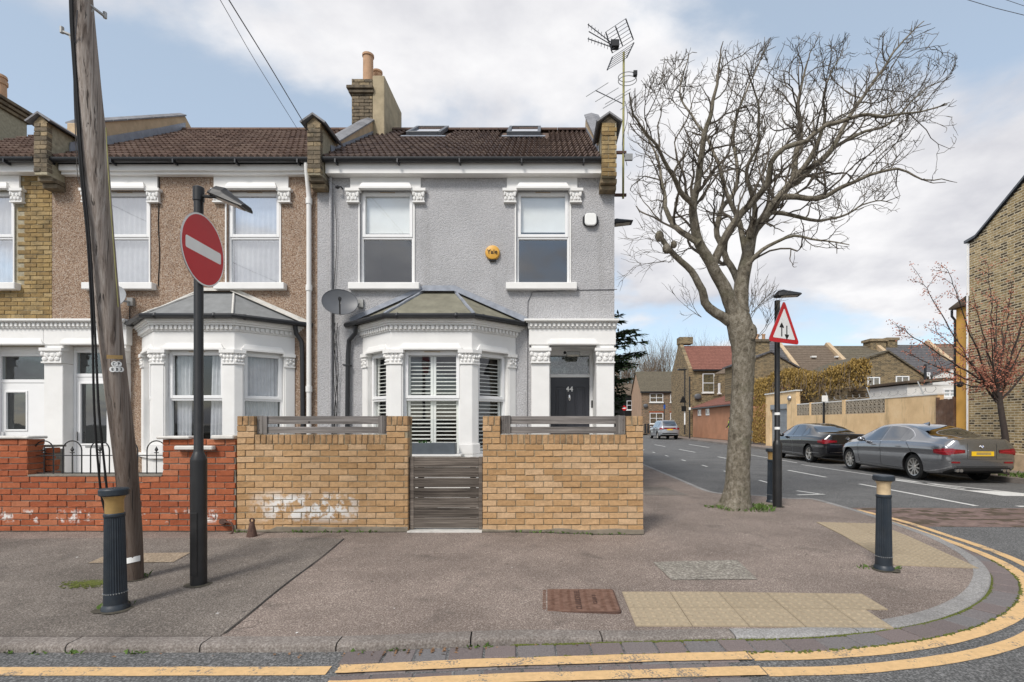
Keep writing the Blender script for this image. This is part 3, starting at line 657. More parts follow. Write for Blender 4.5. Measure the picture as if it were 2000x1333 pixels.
# tactile tiles
TT = {}
def tactile_mesh(sx, sy):
    key = (round(sx, 3), round(sy, 3))
    if key not in TT:
        m = MB().box(-sx/2+.003, sx/2-.003, -sy/2+.003, sy/2-.003, -0.04, 0.004); nx, ny = max(2, round(sx/0.066)), max(2, round(sy/0.066))
        for i in range(nx):
            for j in range(ny):
                x, y = -sx/2+(i+.5)*sx/nx, -sy/2+(j+.5)*sy/ny; n0 = len(m.v)
                for r, z in ((0.019, 0.004), (0.013, 0.011)):
                    for k in range(8): m.v.append(Vector((x+r*math.cos(k*math.pi/4), y+r*math.sin(k*math.pi/4), z)))
                m.f += [(n0+k, n0+(k+1) % 8, n0+8+(k+1) % 8, n0+8+k) for k in range(8)]+[tuple(range(n0+8, n0+16))]
        TT[key] = m.mesh('tactile_tile', 'tactile', fix=False)
    return TT[key]
def tactile_at(x, y, sx, sy, rz):
    e = 0.05; gx = (zp(x+e, y)-zp(x-e, y))/(2*e); gy = (zp(x, y+e)-zp(x, y-e))/(2*e)
    o = place('tactile_tile', tactile_mesh(sx, sy), pavement, (x, y, zp(x, y)+0.004)); q = Vector((-gx, -gy, 1)).to_track_quat('Z', 'Y')
    o.rotation_euler = (q.to_matrix() @ Matrix.Rotation(rz, 3, 'Z')).to_euler() if False else Matrix.Rotation(rz, 3, 'Z').to_euler(); o.rotation_euler.x += math.atan(gy); o.rotation_euler.y -= math.atan(gx)
a, b = GP(1242,1166), GP(1257,1238); 
for i in range(5):
    for j in range(2):
        if (i, j) == (4, 0): tactile_at(0.635+0.11+i*0.40, 3.60+0.165, 0.22, 0.33, 0)
        else: tactile_at(0.635+0.2+i*0.40, 3.60+0.165+j*0.33, 0.40, 0.33, 0)
for i in range(5):
    for j in range(2): tactile_at(3.655+i*0.055+j*0.375, 5.22+i*0.394-j*0.053, 0.38, 0.398, -0.14)

# ------------------------------------------------------------------ terrace houses
YF = 8.93
def facade(parent, name, x0, x1, z0, z1, holes, Y, mat, rev=0.14, bottom=True):
    xs = sorted({x0, x1, *[h[0] for h in holes], *[h[1] for h in holes]}); zs = sorted({z0, z1, *[h[2] for h in holes], *[h[3] for h in holes]})
    xs = [x for x in xs if x0 <= x <= x1]; zs = [z for z in zs if z0 <= z <= z1]; m = MB()
    for i in range(len(xs)-1):
        for j in range(len(zs)-1):
            cx, cz = (xs[i]+xs[i+1])/2, (zs[j]+zs[j+1])/2
            if any(h[0] < cx < h[1] and h[2] < cz < h[3] for h in holes): continue
            m.poly([(xs[i], Y, zs[j]), (xs[i+1], Y, zs[j]), (xs[i+1], Y, zs[j+1]), (xs[i], Y, zs[j+1])])
    for a, b, c, d in holes:
        for p in ([(a,c),(a,d)], [(b,d),(b,c)], [(a,d),(b,d)], [(b,c),(a,c)]):
            (x1_, z1_), (x2_, z2_) = p; m.poly([(x1_, Y, z1_), (x2_, Y, z2_), (x2_, Y+rev, z2_), (x1_, Y+rev, z1_)])
    return m.build(name, mat, parent, fix=False)
def frame_boxes(m, x0, x1, z0, z1, y0, y1, t):
    m.box(x0, x0+t, y0, y1, z0, z1); m.box(x1-t, x1, y0, y1, z0, z1); m.box(x0+t, x1-t, y0, y1, z0, z0+t); m.box(x0+t, x1-t, y0, y1, z1-t, z1)
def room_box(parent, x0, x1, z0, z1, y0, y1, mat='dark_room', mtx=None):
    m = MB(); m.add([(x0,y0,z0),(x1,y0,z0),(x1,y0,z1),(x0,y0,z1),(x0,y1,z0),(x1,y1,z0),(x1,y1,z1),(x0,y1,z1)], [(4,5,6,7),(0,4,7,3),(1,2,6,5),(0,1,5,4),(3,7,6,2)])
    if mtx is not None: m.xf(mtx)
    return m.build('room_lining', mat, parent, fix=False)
def xfm(m, mtx): return m.xf(mtx) if mtx is not None else m
def window_unit(parent, x0, x1, z0, zt, z1, Y, dress, glass='glass', mtx=None, vent=True, sash=True):
    """uPVC window: fixed pane below zt, opening sash above. local coords when mtx is given"""
    m = MB(); frame_boxes(m, x0, x1, z0, z1, Y, Y+0.07, 0.045); m.box(x0+0.045, x1-0.045, Y, Y+0.07, zt-0.022, zt+0.022)
    w = xfm(m, mtx).build('window', 'upvc', parent, bevel=0.004)
    if sash:
        m = MB(); frame_boxes(m, x0+0.03, x1-0.03, zt+0.012, z1-0.03, Y-0.016, Y+0.045, 0.052); xfm(m, mtx).build('sash', 'upvc', w, bevel=0.004); a = 0.083
    else: a = 0.047
    if vent: xfm(MB().box((x0+x1)/2-0.13, (x0+x1)/2+0.13, Y-0.012, Y+0.002, z1-0.034, z1-0.020), mtx).build('trickle_vent', 'brown_band', w)
    for za, zb, e in ((z0+0.046, zt-0.023, 0.046), (zt+0.012+(0.052 if sash else 0.01), z1-0.03-(0.052 if sash else 0.017), a)):
        xfm(MB().poly([(x0+e-.004, Y+0.03, za-.004), (x1-e+.004, Y+0.03, za-.004), (x1-e+.004, Y+0.03, zb+.004), (x0+e-.004, Y+0.03, zb+.004)]), mtx).build('pane', glass, w, fix=False)
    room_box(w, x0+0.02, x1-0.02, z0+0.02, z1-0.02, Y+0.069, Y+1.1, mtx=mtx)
    if dress: dress(w, x0+0.05, x1-0.05, z0+0.05, zt, z1-0.05, Y+0.075, mtx)
    return w
def drape(parent, x0, x1, z0, z1, Y, mat='curtain', mtx=None, waves=5, amp=0.018, lean=0.0, name='curtain'):
    n = waves*6; m = MB()
    for i in range(n+1):
        t = i/n
        for k in range(5):
            u = k/4; x = x0+(x1-x0)*t*(1-lean*(1-u)*(1 if lean > 0 else -1)*0.5); m.v.append(Vector((x+lean*(1-u)*0.1, Y+amp*math.sin(t*waves*2*math.pi+u), z0+(z1-z0)*u)))
    m.f = [(i*5+k, (i+1)*5+k, (i+1)*5+k+1, i*5+k+1) for i in range(n) for k in range(4)]
    return xfm(m, mtx).build(name, mat, parent, smooth=True, fix=False)
def dress_blind(drop):
    def f(w, x0, x1, z0, zt, z1, Y, mtx):
        xfm(MB().box(x0, x1, Y, Y+0.004, z1-drop, z1), mtx).build('roller_blind', 'blind', w); xfm(MB().box(x0, x1, Y-0.004, Y+0.012, z1-drop-0.022, z1-drop-0.001), mtx).build('blind_bar', 'blind', w)
    return f
def dress_net(w, x0, x1, z0, zt, z1, Y, mtx): drape(w, x0, x1, z0, z1, Y+0.03, 'curtain', mtx, 9, 0.012)
def dress_curtains(w, x0, x1, z0, zt, z1, Y, mtx):
    W = x1-x0; drape(w, x0, x0+W*0.32, z0, z1, Y+0.03, 'curtain', mtx, 4, 0.02, 0.3); drape(w, x1-W*0.30, x1, z0, z1, Y+0.03, 'curtain', mtx, 4, 0.02, -0.3)
SL = {}
def dress_shutters(panels):
    def f(w, x0, x1, z0, zt, z1, Y, mtx):
        W = (x1-x0)/panels
        for p in range(panels):
            a, b = x0+p*W+0.003, x0+(p+1)*W-0.003; m = MB(); frame_boxes(m, a, b, z0, z1, Y, Y+0.028, 0.042); xfm(m, mtx).build('shutter_frame', 'shutter_slat', w)
            L = b-a-0.09; key = round(L, 3)
            if key not in SL: SL[key] = MB().box(-L/2, L/2, -0.028, 0.028, -0.005, 0.005).mesh('louvre', 'shutter_slat', bevel=0.002)
            n = int((z1-z0-0.11)/0.063)
            for k in range(n):
                pos = Vector(((a+b)/2, Y+0.012, z0+0.075+k*0.063)); rz = 0.0
                if mtx is not None: rz = math.atan2(mtx[1][0], mtx[0][0]); pos = mtx @ pos
                o = place('louvre', SL[key], w, pos); o.rotation_euler = (Matrix.Rotation(rz, 3, 'Z') @ Matrix.Rotation(math.radians(13+rng.uniform(-3, 3)), 3, 'X')).to_euler()
    return f
def hood(m, x0, x1, z0, z1, Y, proud=0.10):                 # moulded window head, stepped, with canted ends
    h = z1-z0; z_ = z0+h*0.3
    m.box(x0, x1, Y-proud, Y, z0, z_-0.0005)
    vs = []
    for x, z, p in ((x0+.012, z_, proud*.8), (x1-.012, z_, proud*.8), (x1-.05, z0+h*.92, proud*.42), (x0+.05, z0+h*.92, proud*.42), (x1-.062, z1, proud*.30), (x0+.062, z1, proud*.30)): vs += [(x, Y-p, z), (x, Y, z)]
    m.add(vs, [(0, 2, 4, 6), (6, 4, 8, 10), (0, 6, 7, 1), (6, 10, 11, 7), (2, 3, 5, 4), (4, 5, 9, 8), (10, 8, 9, 11), (0, 1, 3, 2)])
def capital(parent, x0, x1, z0, z1, Y, proud=0.07, name='capital'):
    m = MB(); h = z1-z0; e = 0.018
    for a, b, g in ((0, .10, .012), (.10, .80, -.004), (.80, 1.0, .03)): m.box(x0-g, x1+g, Y-proud-g, Y+0.02, z0+h*a, z0+h*b)
    w = x1-x0
    for k in range(3):
        for s_ in range(2):
            cx = x0+w*(0.18+0.32*k); m.ball((cx+(0.018 if s_ else -0.012), Y-proud-0.004, z0+h*(0.28+0.26*s_)), (w*0.15, 0.022, h*0.15), 7, 4)
    for s_ in (-1, 1): m.ball((x0+w/2+s_*w*0.47, Y-proud-0.004, z0+h*0.62), (w*0.11, 0.028, h*0.17), 7, 4); m.tube([(x0+w/2+s_*w*0.05, Y-proud-0.006, z0+h*.2), (x0+w/2+s_*w*.22, Y-proud-.016, z0+h*.45), (x0+w/2+s_*w*.36, Y-proud-.01, z0+h*.72)], 0.010, 5)
    return m.build(name, 'white_paint', parent, smooth=True)
def upper_window(parent, xa, xb, za, zb, Y, dress, glass, surr=(0.16, 0.13), blk_top=5.62):
    """dressed first-floor window: block above, hood, two brackets, sill"""
    m = MB(); m.box(xa-surr[0], xb+surr[1], Y-0.035, Y-0.001, zb+0.0, blk_top); m.build('window_block', 'white_paint', parent, bevel=0.004)
    m = MB(); hood(m, xa+0.01, xb-0.01, zb-0.015, zb+0.115, Y-0.034, 0.085); m.build('hood_mould', 'white_paint', parent)
    capital(parent, xa-0.20, xa-0.005, zb-0.235, zb+0.003, Y, 0.06, 'bracket'); capital(parent, xb+0.005, xb+0.195, zb-0.235, zb+0.003, Y, 0.06, 'bracket')
    MB().box(xa-0.17, xb+0.12, Y-0.11, Y+0.05, za-0.115, za+0.002).build('sill', 'white_paint', parent, bevel=0.008)
    for a, b in ((xa-0.022, xa), (xb, xb+0.022)): MB().box(a, b, Y-0.018, Y-0.001, za+0.003, zb-0.237).build('architrave', 'white_paint', parent)
    return window_unit(parent, xa, xb, za, za+(zb-za)*0.50, zb, Y+0.05, dress, glass)
def local(A, B):                                            # frame along a bay face: x along, y inwards
    A, B = Vector((A[0], A[1], 0)), Vector((B[0], B[1], 0)); x = (B-A).normalized(); y = Vector((-x.y, x.x, 0))
    return Matrix(((x.x, y.x, 0, A.x), (x.y, y.y, 0, A.y), (0, 0, 1, 0), (0, 0, 0, 1))), (B-A).length
def make_bay(house, Xc, roofmat, hipmat, dress_f, dress_s, gl):
    EL, CL_, CR, ER = Vector((Xc-1.336, YF)), Vector((Xc-0.66, 8.30)), Vector((Xc+0.66, 8.30)), Vector((Xc+1.336, YF))
    pts = [EL, CL_, CR, ER]; tn = [(pts[i+1]-pts[i]).normalized() for i in range(3)]; nn = [Vector((t.y, -t.x)) for t in tn]   # outward normals
    def ring(out):
        r = [EL+nn[0]*out]
        for i in (1, 2): k = nn[i-1]+nn[i]; r.append(pts[i]+k*(out/(1+nn[i-1].dot(nn[i]))))
        r.append(ER+nn[2]*out); a, b = r[0], r[-1]
        r = [Vector((a.x-(YF-a.y)*0+(-(YF-a.y)*tn[0].x/tn[0].y*0), a.y))]+r[1:-1]+[b]
        return [Vector((r[0].x-tn[0].x*(r[0].y-YF)/tn[0].y, YF-0.001))]+r[1:-1]+[Vector((r[-1].x-tn[2].x*(r[-1].y-YF)/tn[2].y, YF-0.001))]
    bay = MB()
    faces = [(EL, CL_, 0.16, 0.12), (CL_, CR, 0.18, 0.18), (CR, ER, 0.12, 0.16)]
    bay.prism([tuple(p) for p in ring(0.0)], 'z', 2.50, 2.80); bay = bay.build('bay_window', 'white_paint', house, bevel=0.004); MB().prism([tuple(p) for p in ring(0.0)], 'z', 0.0, 0.735).build('bay_base', 'white_paint', bay, bevel=0.004)
    def lay_ring(z0, z1, out, nm='cornice', mt='white_paint'): return MB().prism([tuple(p) for p in ring(out)], 'z', z0, z1).build(nm, mt, bay, bevel=0.003)
    lay_ring(0.736, 0.80, 0.05, 'bay_sill'); lay_ring(2.8005, 2.815, 0.02); lay_ring(2.8155, 2.892, 0.022); lay_ring(2.8925, 2.925, 0.062); lay_ring(2.9255, 2.955, 0.085); lay_ring(2.9555, 2.99, 0.11)
    d = MB(); rg = ring(0.022)
    for i in range(3):
        mt, L = local(rg[i], rg[i+1]); n = int(L/0.072)
        for k in range(n): m = MB().box((k+.5)*L/n-0.021, (k+.5)*L/n+0.021, -0.034, 0.0, 2.828, 2.885).xf(mt); d.add(m.v, m.f)
    stuff(d.build('dentils', 'white_paint', bay))
    for fi, (A, B, wa, wb) in enumerate(faces):
        mt, L = local(A, B); x0, x1 = wa+0.005, L-wb-0.005
        window_unit(house, x0, x1, 0.80, 1.70, 2.50, 0.085, dress_f if fi == 1 else dress_s, gl, mt, vent=(fi == 1))
        m = MB(); h = MB(); hood(h, x0-0.03+ (0.03 if fi == 0 else 0), x1+0.03-(0.03 if fi == 2 else 0), 2.497, 2.60, 0.0, 0.045); xfm(h, mt).build('hood_mould', 'white_paint', bay)
        for (a, b) in ((x0-0.003, x0+0.012), (x1-0.012, x1+0.003)): xfm(MB().box(a, b, 0.001, 0.12, 0.80, 2.50), mt).build('jamb', 'white_paint', bay)
    def corner_poly(i, w1, w2, out, dep=0.16):
        c = pts[i]; k = nn[i-1]+nn[i]; q = 1+nn[i-1].dot(nn[i])
        return [tuple(c-tn[i-1]*w1+nn[i-1]*out), tuple(c+k*(out/q)), tuple(c+tn[i]*w2+nn[i]*out), tuple(c+tn[i]*w2-nn[i]*dep), tuple(c-k*(dep/q)), tuple(c-tn[i-1]*w1-nn[i-1]*dep)]
    for i, (w1, w2) in ((1, (0.12, 0.18)), (2, (0.18, 0.12))):
        MB().prism(corner_poly(i, w1, w2, 0.012), 'z', 0.98, 2.265).build('pillar', 'white_paint', bay, bevel=0.006); p = bay
        MB().prism(corner_poly(i, w1+0.02, w2+0.02, 0.045), 'z', 0.801, 0.979).build('plinth', 'white_paint', p, bevel=0.012)
        m = MB()
        for z0, z1, g in ((2.2655, 2.29, 0.02), (2.29, 2.445, 0.004), (2.445, 2.4995, 0.04)): m.prism(corner_poly(i, w1+g, w2+g, 0.012+g), 'z', z0+0.0002, z1-0.0002)
        for f_, ww, sg in ((i-1, w1, -1), (i, w2, 1)):
            for k in range(3):
                u = ww*(0.2+0.34*k); c = pts[i]+tn[f_]*(sg*u)+nn[f_]*0.018
                m.ball((c.x, c.y, 2.325), 0.026, 6, 4); m.ball((c.x+0.01, c.y, 2.385), 0.030, 6, 4); m.ball((c.x, c.y, 2.43), 0.022, 6, 4)
            c = pts[i]+tn[f_]*(sg*(ww+0.01))+nn[f_]*0.02; m.ball((c.x, c.y, 2.405), 0.036, 7, 5)
        m.build('capital', 'white_paint', p, smooth=True)
    for (A, B, u0, u1) in ((EL, CL_, 0.0, 0.16), (CR, ER, None, None)):
        mt, L = local(A, B); u0, u1 = (0.005, 0.16) if u0 is not None else (L-0.16, L-0.005)
        xfm(MB().box(u0, u1, -0.012, 0.15, 0.801, 2.265), mt).build('pilaster', 'white_paint', bay, bevel=0.006); p = bay
        m = MB()
        for z0, z1, g in ((2.2655, 2.29, 0.02), (2.2902, 2.4448, 0.004), (2.445, 2.4995, 0.04)): m.box(u0-g*(u0 > 0.1), u1+g*(u0 < 0.1), -0.012-g, 0.13, z0, z1)
        for k in range(3): m.ball((u0+0.03+0.05*k, -0.02, 2.33+0.03*(k % 2)), 0.028, 6, 4); m.ball((u0+0.03+0.05*k, -0.022, 2.40), 0.026, 6, 4)
        xfm(m, mt).build('capital', 'white_paint', p, smooth=True)
    # roof of the bay
    r = ring(0.15); z0, zt = 3.035, 3.60; RL, RR = Vector((Xc-0.27, YF-0.001, zt)), Vector((Xc+0.27, YF-0.001, zt)); e = [Vector((p.x, p.y, z0)) for p in r]
    m = MB(); m.add([e[0], e[1], e[2], e[3], RL, RR]+[Vector((p.x, p.y, z0-0.03)) for p in e], [(0, 1, 4), (1, 2, 5, 4), (2, 3, 5), (0, 6, 7, 1), (1, 7, 8, 2), (2, 8, 9, 3), (6, 9, 8, 7)])
    rf = m.build('bay_roof', roofmat, house)
    for a, b in ((e[1], RL), (e[2], RR)):
        n = 7; MB().tube([a.lerp(b, i/n)+Vector((0, 0, 0.012+0.005*math.sin(i*2))) for i in range(n+1)], 0.028 if hipmat == 'lead' else 0.018, 6).build('hip_flashing', hipmat, rf)
    for a, b in ((e[0], RL), (RL, RR), (RR, e[3])):
        a, b = a+Vector((0, -0.012, 0.02)), b+Vector((0, -0.012, 0.02)); up = Vector((0, 0, 0.09 if hipmat == 'lead' else 0.05)); MB().add([a, b, b+up, a+up, a+Vector((0, -.1, -.03)), b+Vector((0, -.1, -.03))], [(0, 1, 2, 3), (4, 5, 1, 0)]).build('wall_flashing', 'lead' if hipmat == 'lead' else hipmat, rf)
    gt = [Vector((p.x, p.y, 3.02)) for p in ring(0.16)]; gpts = [gt[0]+Vector((-0.06, 0.0, 0))]+gt[1:3]+[gt[3]+Vector((0.06, 0, 0))]
    MB().tube(gpts, 0.042, 8).build('bay_gutter', 'black_gutter', house, smooth=True)
    for i in range(3):
        for t in (0.15, 0.8): q = gt[i].lerp(gt[i+1], t); MB().ball(q, 0.05, 8, 5).build('gutter_clip', 'black_gutter', house, smooth=True)
    return bay
def portico(house, xl, xm0, xm1, xr, Y=8.80, zt=3.086, head=2.66, lo=0.7, ro=0.4, right=True):
    """white entablature on two pillars round an opening xm0..xm1"""
    p = MB().box(xl, xr, Y, YF-0.001, head, 2.935).build('portico', 'white_paint', house, bevel=0.004)
    for z0, z1, o in ((2.9355, 2.955, 0.02), (2.9555, 3.03, 0.025), (3.0305, 3.05, 0.07), (3.0505, zt, 0.11)): MB().box(xl-o*lo, xr+o*ro, Y-o, YF-0.001, z0, z1).build('cornice', 'white_paint', p, bevel=0.003)
    d = MB(); n = int((xr-xl)/0.075)
    for k in range(n): x = xl+(k+.5)*(xr-xl)/n; d.box(x-0.02, x+0.02, Y-0.06, Y-0.0252, 2.967, 3.022)
    stuff(d.build('dentils', 'white_paint', p))
    m = MB(); hood(m, xm0-0.03, xm1+0.03, head-0.002, head+0.095, Y, 0.04); m.build('hood_mould', 'white_paint', p)
    for a, b in ((xl+(0.04 if lo else 0.0), xm0+0.003), (xm1-0.003, xr-0.03))[:2 if right else 1]:
        MB().box(a, b, Y+0.005, YF+0.165, 0.0, 2.34).build('pillar', 'white_paint', p, bevel=0.008); s_ = p; MB().box(a-0.02, b+0.02, Y-0.025, YF-0.002, 0.0, 0.25).build('plinth', 'white_paint', s_, bevel=0.01)
        MB().box(a+0.001, b-0.001, Y+0.02, YF+0.165, 2.3405, head-0.001).build('pillar_neck', 'white_paint', s_)
        capital(s_, a-0.0, b+0.0, 2.34, 2.60, Y+0.06, 0.085)
    return p
# roof tiles
def tile_mesh(mat, w=0.212, L=0.33):
    m = MB(); n = 12
    for j, (yy, dz) in enumerate(((-0.02, 0.012), (L, -0.022))):
        for i in range(n+1):
            t = i/n; z = 0.026*math.cos(t*4*math.pi)+0.012; m.v.append(Vector((-w/2+w*t, yy, z+dz)))
    for i in range(n+1): t = i/n; m.v.append(Vector((-w/2+w*t, -0.02, 0.026*math.cos(t*4*math.pi)+0.012-0.034)))
    m.f = [(i, i+1, n+2+i, n+1+i) for i in range(n)]+[(2*n+2+i, 2*n+3+i, i+1, i) for i in range(n)]
    return m.mesh('roof_tile', mat, fix=False)
EV, RG = Vector((0, 8.72, 5.84)), Vector((0, 11.9, 8.10)); PITCH = math.atan2(RG.z-EV.z, RG.y-EV.y)
def roof_at(t): return EV.lerp(RG, t)
def tile_roof(house, x0, x1, mat, skip=None, rows=13, w=0.212):
    under = MB(); under.add([(x0, EV.y, EV.z-0.03), (x1, EV.y, EV.z-0.03), (x1, RG.y, RG.z-0.03), (x0, RG.y, RG.z-0.03), (x0, 15.1, EV.z), (x1, 15.1, EV.z)], [(0, 1, 2, 3), (3, 2, 5, 4)])
    rf = under.build('roof', mat, house); me = tile_mesh(mat); n = round((x1-x0)/w); ww = (x1-x0)/n
    for r in range(rows):
        c = roof_at(r/rows)
        for k in range(n):
            x = x0+(k+.5)*ww
            if skip and skip(x, r/rows): continue
            o = place('roof_tile', me, rf, (x+rng.uniform(-.004, .004), c.y, c.z+0.004+rng.uniform(-.003, .004)), (ww/0.212, 1, 1), (PITCH+rng.uniform(-.012, .012), rng.uniform(-.01, .01), rng.uniform(-.012, .012)))
    k = 0; x = x0
    while x < x1-0.05:
        L = min(0.45, x1-x); MB().prism([(11.9+0.14*math.cos(a), RG.z-0.04+0.10*math.sin(a)) for a in [math.pi*i/6 for i in range(7)]], 'x', x+0.004, x+L-0.004).build('ridge_tile', mat, rf); x += L
    return rf
def kneeler(house, x0, x1, ztop=6.34, Y=8.60, mat='brick_sooty', zb=5.33):
    k = MB().box(x0+0.01, x1-0.01, Y+0.012, 9.25, zb+0.16, ztop).build('kneeler', 'mortar_old', house); rows = int((ztop-zb-0.15)/0.075)
    lay(k, x0, x1, ztop-rows*0.075, rows, Y, mat, phase=0.11, L=0.225)
    for i, (dz, dy) in enumerate(((0.0, 0.16), (0.08, 0.08))): MB().box(x0-0.01, x1+0.01, Y+dy, YF+0.02, zb+dz+0.003, zb+dz+0.076).build('corbel', 'brick_sooty', k, bevel=0.006)
    c = (x0+x1)/2
    for s_ in (-1, 1): MB().add([(c, Y-0.05, ztop+0.13), (c+s_*0.20, Y-0.05, ztop-0.01), (c+s_*0.20, 9.3, ztop-0.01), (c, 9.3, ztop+0.13), (c, Y-0.05, ztop+0.165), (c+s_*0.22, Y-0.05, ztop+0.012), (c+s_*0.22, 9.3, ztop+0.012), (c, 9.3, ztop+0.165)], [(0, 1, 2, 3), (4, 5, 6, 7), (0, 1, 5, 4), (1, 2, 6, 5), (2, 3, 7, 6), (3, 0, 4, 7)]).build('cap_slab', 'coping', k)
    MB().add([(x0-0.01, Y+0.01, ztop), (x1+0.01, Y+0.01, ztop), (c, Y+0.01, ztop+0.125), (x0-0.01, 9.2, ztop), (x1+0.01, 9.2, ztop), (c, 9.2, ztop+0.125)], [(0, 1, 2), (3, 5, 4), (0, 3, 4, 1)]).build('cap_fill', 'brick_sooty', k)
    return k
def parapet(house, x0, x1, h0, h1, y0=9.0, y1=11.95, mat='beige_render', flash='lead', band=0.0):
    a, b = roof_at((y0-EV.y)/(RG.y-EV.y)), roof_at((y1-EV.y)/(RG.y-EV.y))
    p = MB().prism([(y0, a.z-0.3), (y1, b.z-0.3), (y1+0.25, b.z-0.4), (y1+0.22, b.z+h1*0.55), (y1, b.z+h1), (y0, a.z+h0)], 'x', x0, x1).build('parapet', mat, house, bevel=0.01)
    n = 8; c = (x0+x1)/2
    for i in range(n):
        t0, t1 = i/n+0.004, (i+1)/n-0.002; q0, q1 = Vector((0, y0+(y1-y0)*t0, a.z+h0+(b.z+h1-a.z-h0)*t0)), Vector((0, y0+(y1-y0)*t1, a.z+h0+(b.z+h1-a.z-h0)*t1)); vs = []
        for q in (q0, q1): vs += [(x0-0.035, q.y, q.z-0.01), (x1+0.035, q.y, q.z-0.01), (x1+0.035, q.y, q.z+0.02), (c, q.y, q.z+0.065), (x0-0.035, q.y, q.z+0.02)]
        MB().add(vs, [(0, 1, 2, 3, 4), (9, 8, 7, 6, 5)]+[(j, (j+1) % 5, 5+(j+1) % 5, 5+j) for j in range(5)]).build('coping_slab', 'coping', p)
    if flash:
        for x in (x0-0.006, x1+0.006): MB().prism([(y0-0.2, a.z-0.1), (y1, b.z-0.02), (y1, b.z+0.10+band), (y0, a.z+0.10+band*0.6), (y0-0.2, a.z+0.02)], 'x', x-0.004, x+0.004).build('flashing', flash, p)
    return p
def gutter_run(house, x0, x1, Y, z, name='gutter', r=0.058):
    out = [(Y+r*math.cos(a), z+r*math.sin(a)) for a in [math.pi+math.pi*i/8 for i in range(9)]]; out = [(Y-r, z+0.012)]+out+[(Y+r, z+0.012)]
    g = MB().prism(out, 'x', x0, x1).build(name, 'black_gutter', house, smooth=True); x = x0+0.25
    while x < x1: MB().box(x-0.012, x+0.012, Y-0.064, Y+0.06, z-0.085, z-0.02).build('gutter_bracket', 'black_gutter', g); x += 1.05
    return g
def house_body(house, x0, x1, mat, ends):
    m = MB(); zt = EV.z-0.02; yb = 15.0
    m.add([(x0, yb, 0), (x1, yb, 0), (x1, yb, zt), (x0, yb, zt)], [(0, 1, 2, 3)])
    for x in ends: m.poly([(x, YF, 0), (x, yb, 0), (x, yb, zt), (x, 11.9, RG.z-0.05), (x, YF, zt)])
    return m.build('side_wall', mat, house)

# --- house with the grey front
XA0, XA1 = -3.974, 1.206
hA = thing('terrace_house', 'pale grey roughcast end-of-terrace house with white bay, dark door and two rooflights', 'house', (-1.4, YF, 0))
wzA, wzB = PZ(555, YF), PZ(372, YF)
WL = (PX(703, YF), PX(808, YF)); WR = (PX(1008, YF), PX(1113, YF)); DO = (0.07, 0.885)
facade(hA, 'front_wall', XA0, XA1, 0, 5.72, [(WL[0], WL[1], wzA, wzB), (WR[0], WR[1], wzA, wzB), (-3.17, -0.53, 0.0, 2.9), (DO[0], DO[1], 0.0, 2.66)], YF, 'grey_roughcast')
house_body(hA, XA0, XA1, 'grey_roughcast', (XA0, XA1))
upper_window(hA, WL[0], WL[1], wzA, wzB, YF, dress_blind(0.64), 'glass_mid'); upper_window(hA, WR[0], WR[1], wzA, wzB, YF, dress_blind(0.62), 'glass_mid')
make_bay(hA, -1.85, 'felt_green', 'lead', dress_shutters(2), dress_shutters(1), 'glass')
portico(hA, -0.28, DO[0], DO[1], 1.214)
# entrance recess, fanlight and door
YD = 9.60
MB().add([(DO[0], YF+.13, 0), (DO[0], YD, 0), (DO[0], YD, 2.66), (DO[0], YF+.13, 2.66), (DO[1], YF+.13, 0), (DO[1], YD, 0), (DO[1], YD, 2.66), (DO[1], YF+.13, 2.66), (DO[0], YF+.13, 0.14), (DO[1], YF+.13, 0.14), (DO[0], YD, .14), (DO[1], YD, .14)], [(0, 1, 2, 3), (4, 7, 6, 5), (3, 2, 6, 7), (8, 9, 11, 10)]).build('entrance_recess', 'white_paint', hA, fix=False)
MB().box(DO[0], DO[1], 8.86, 9.06, 0.0, 0.139).build('doorstep', 'stone_cap', hA, bevel=0.01)
dx0, dx1 = PX(1075, YD), PX(1151, YD)
m = MB(); m.box(DO[0], dx0, YD-0.06, YD+0.05, 0.14, 2.66); m.box(dx1, DO[1], YD-0.06, YD+0.05, 0.14, 2.66); m.box(dx0, dx1, YD-0.06, YD+0.05, 2.165, 2.225); m.box(dx0, dx1, YD-0.06, YD+0.05, 2.575, 2.66); m.build('door_frame', 'upvc', hA, bevel=0.005)
fl = MB().box(dx0, dx1, YD-0.01, YD-0.004, 2.225, 2.575).build('fanlight', 'glass', hA)
t = NT('leaded'); c = t.ramp(t.noise(9, 5, 0.6, dist=2.5), (0.42, (0.05, 0.055, 0.045)), (0.5, (0.10, 0.10, 0.085)), (0.56, (0.30, 0.30, 0.28)), (0.62, (0.07, 0.07, 0.06))); t.bump(t.noise(9, 4, dist=2.5), 0.8, 0.02); t.done(c, 0.15, 0, 0.6)
MB().box(dx0, dx1, YD+0.02, YD+0.03, 2.2, 2.6).build('fanlight_backing', 'leaded', hA)
door = MB().box(dx0, dx1, YD-0.03, YD+0.02, 0.15, 2.164).build('door', 'dark_door', hA, bevel=0.003)
for a, b, c_, d_ in ((0.10, 0.30, 0.98, 1.96), (0.45, 0.65, 0.98, 1.96), (0.10, 0.30, 0.30, 0.80), (0.45, 0.65, 0.30, 0.80)):
    m = MB(); frame_boxes(m, dx0+a, dx0+b, 0.15+c_-0.12, 0.15+d_-0.12, YD-0.042, YD-0.029, 0.018); m.box(dx0+a+0.045, dx0+b-0.045, YD-0.040, YD-0.029, c_+0.075, d_-0.015); m.build('door_panel', 'dark_door', door, bevel=0.004)
text('house_number', '44', 0.125, 'sign_white', door, Matrix.Translation((PX(1112, YD), YD-0.036, PZ(761, YD))) @ FACE, 0.004, 0.0035, 1.12)
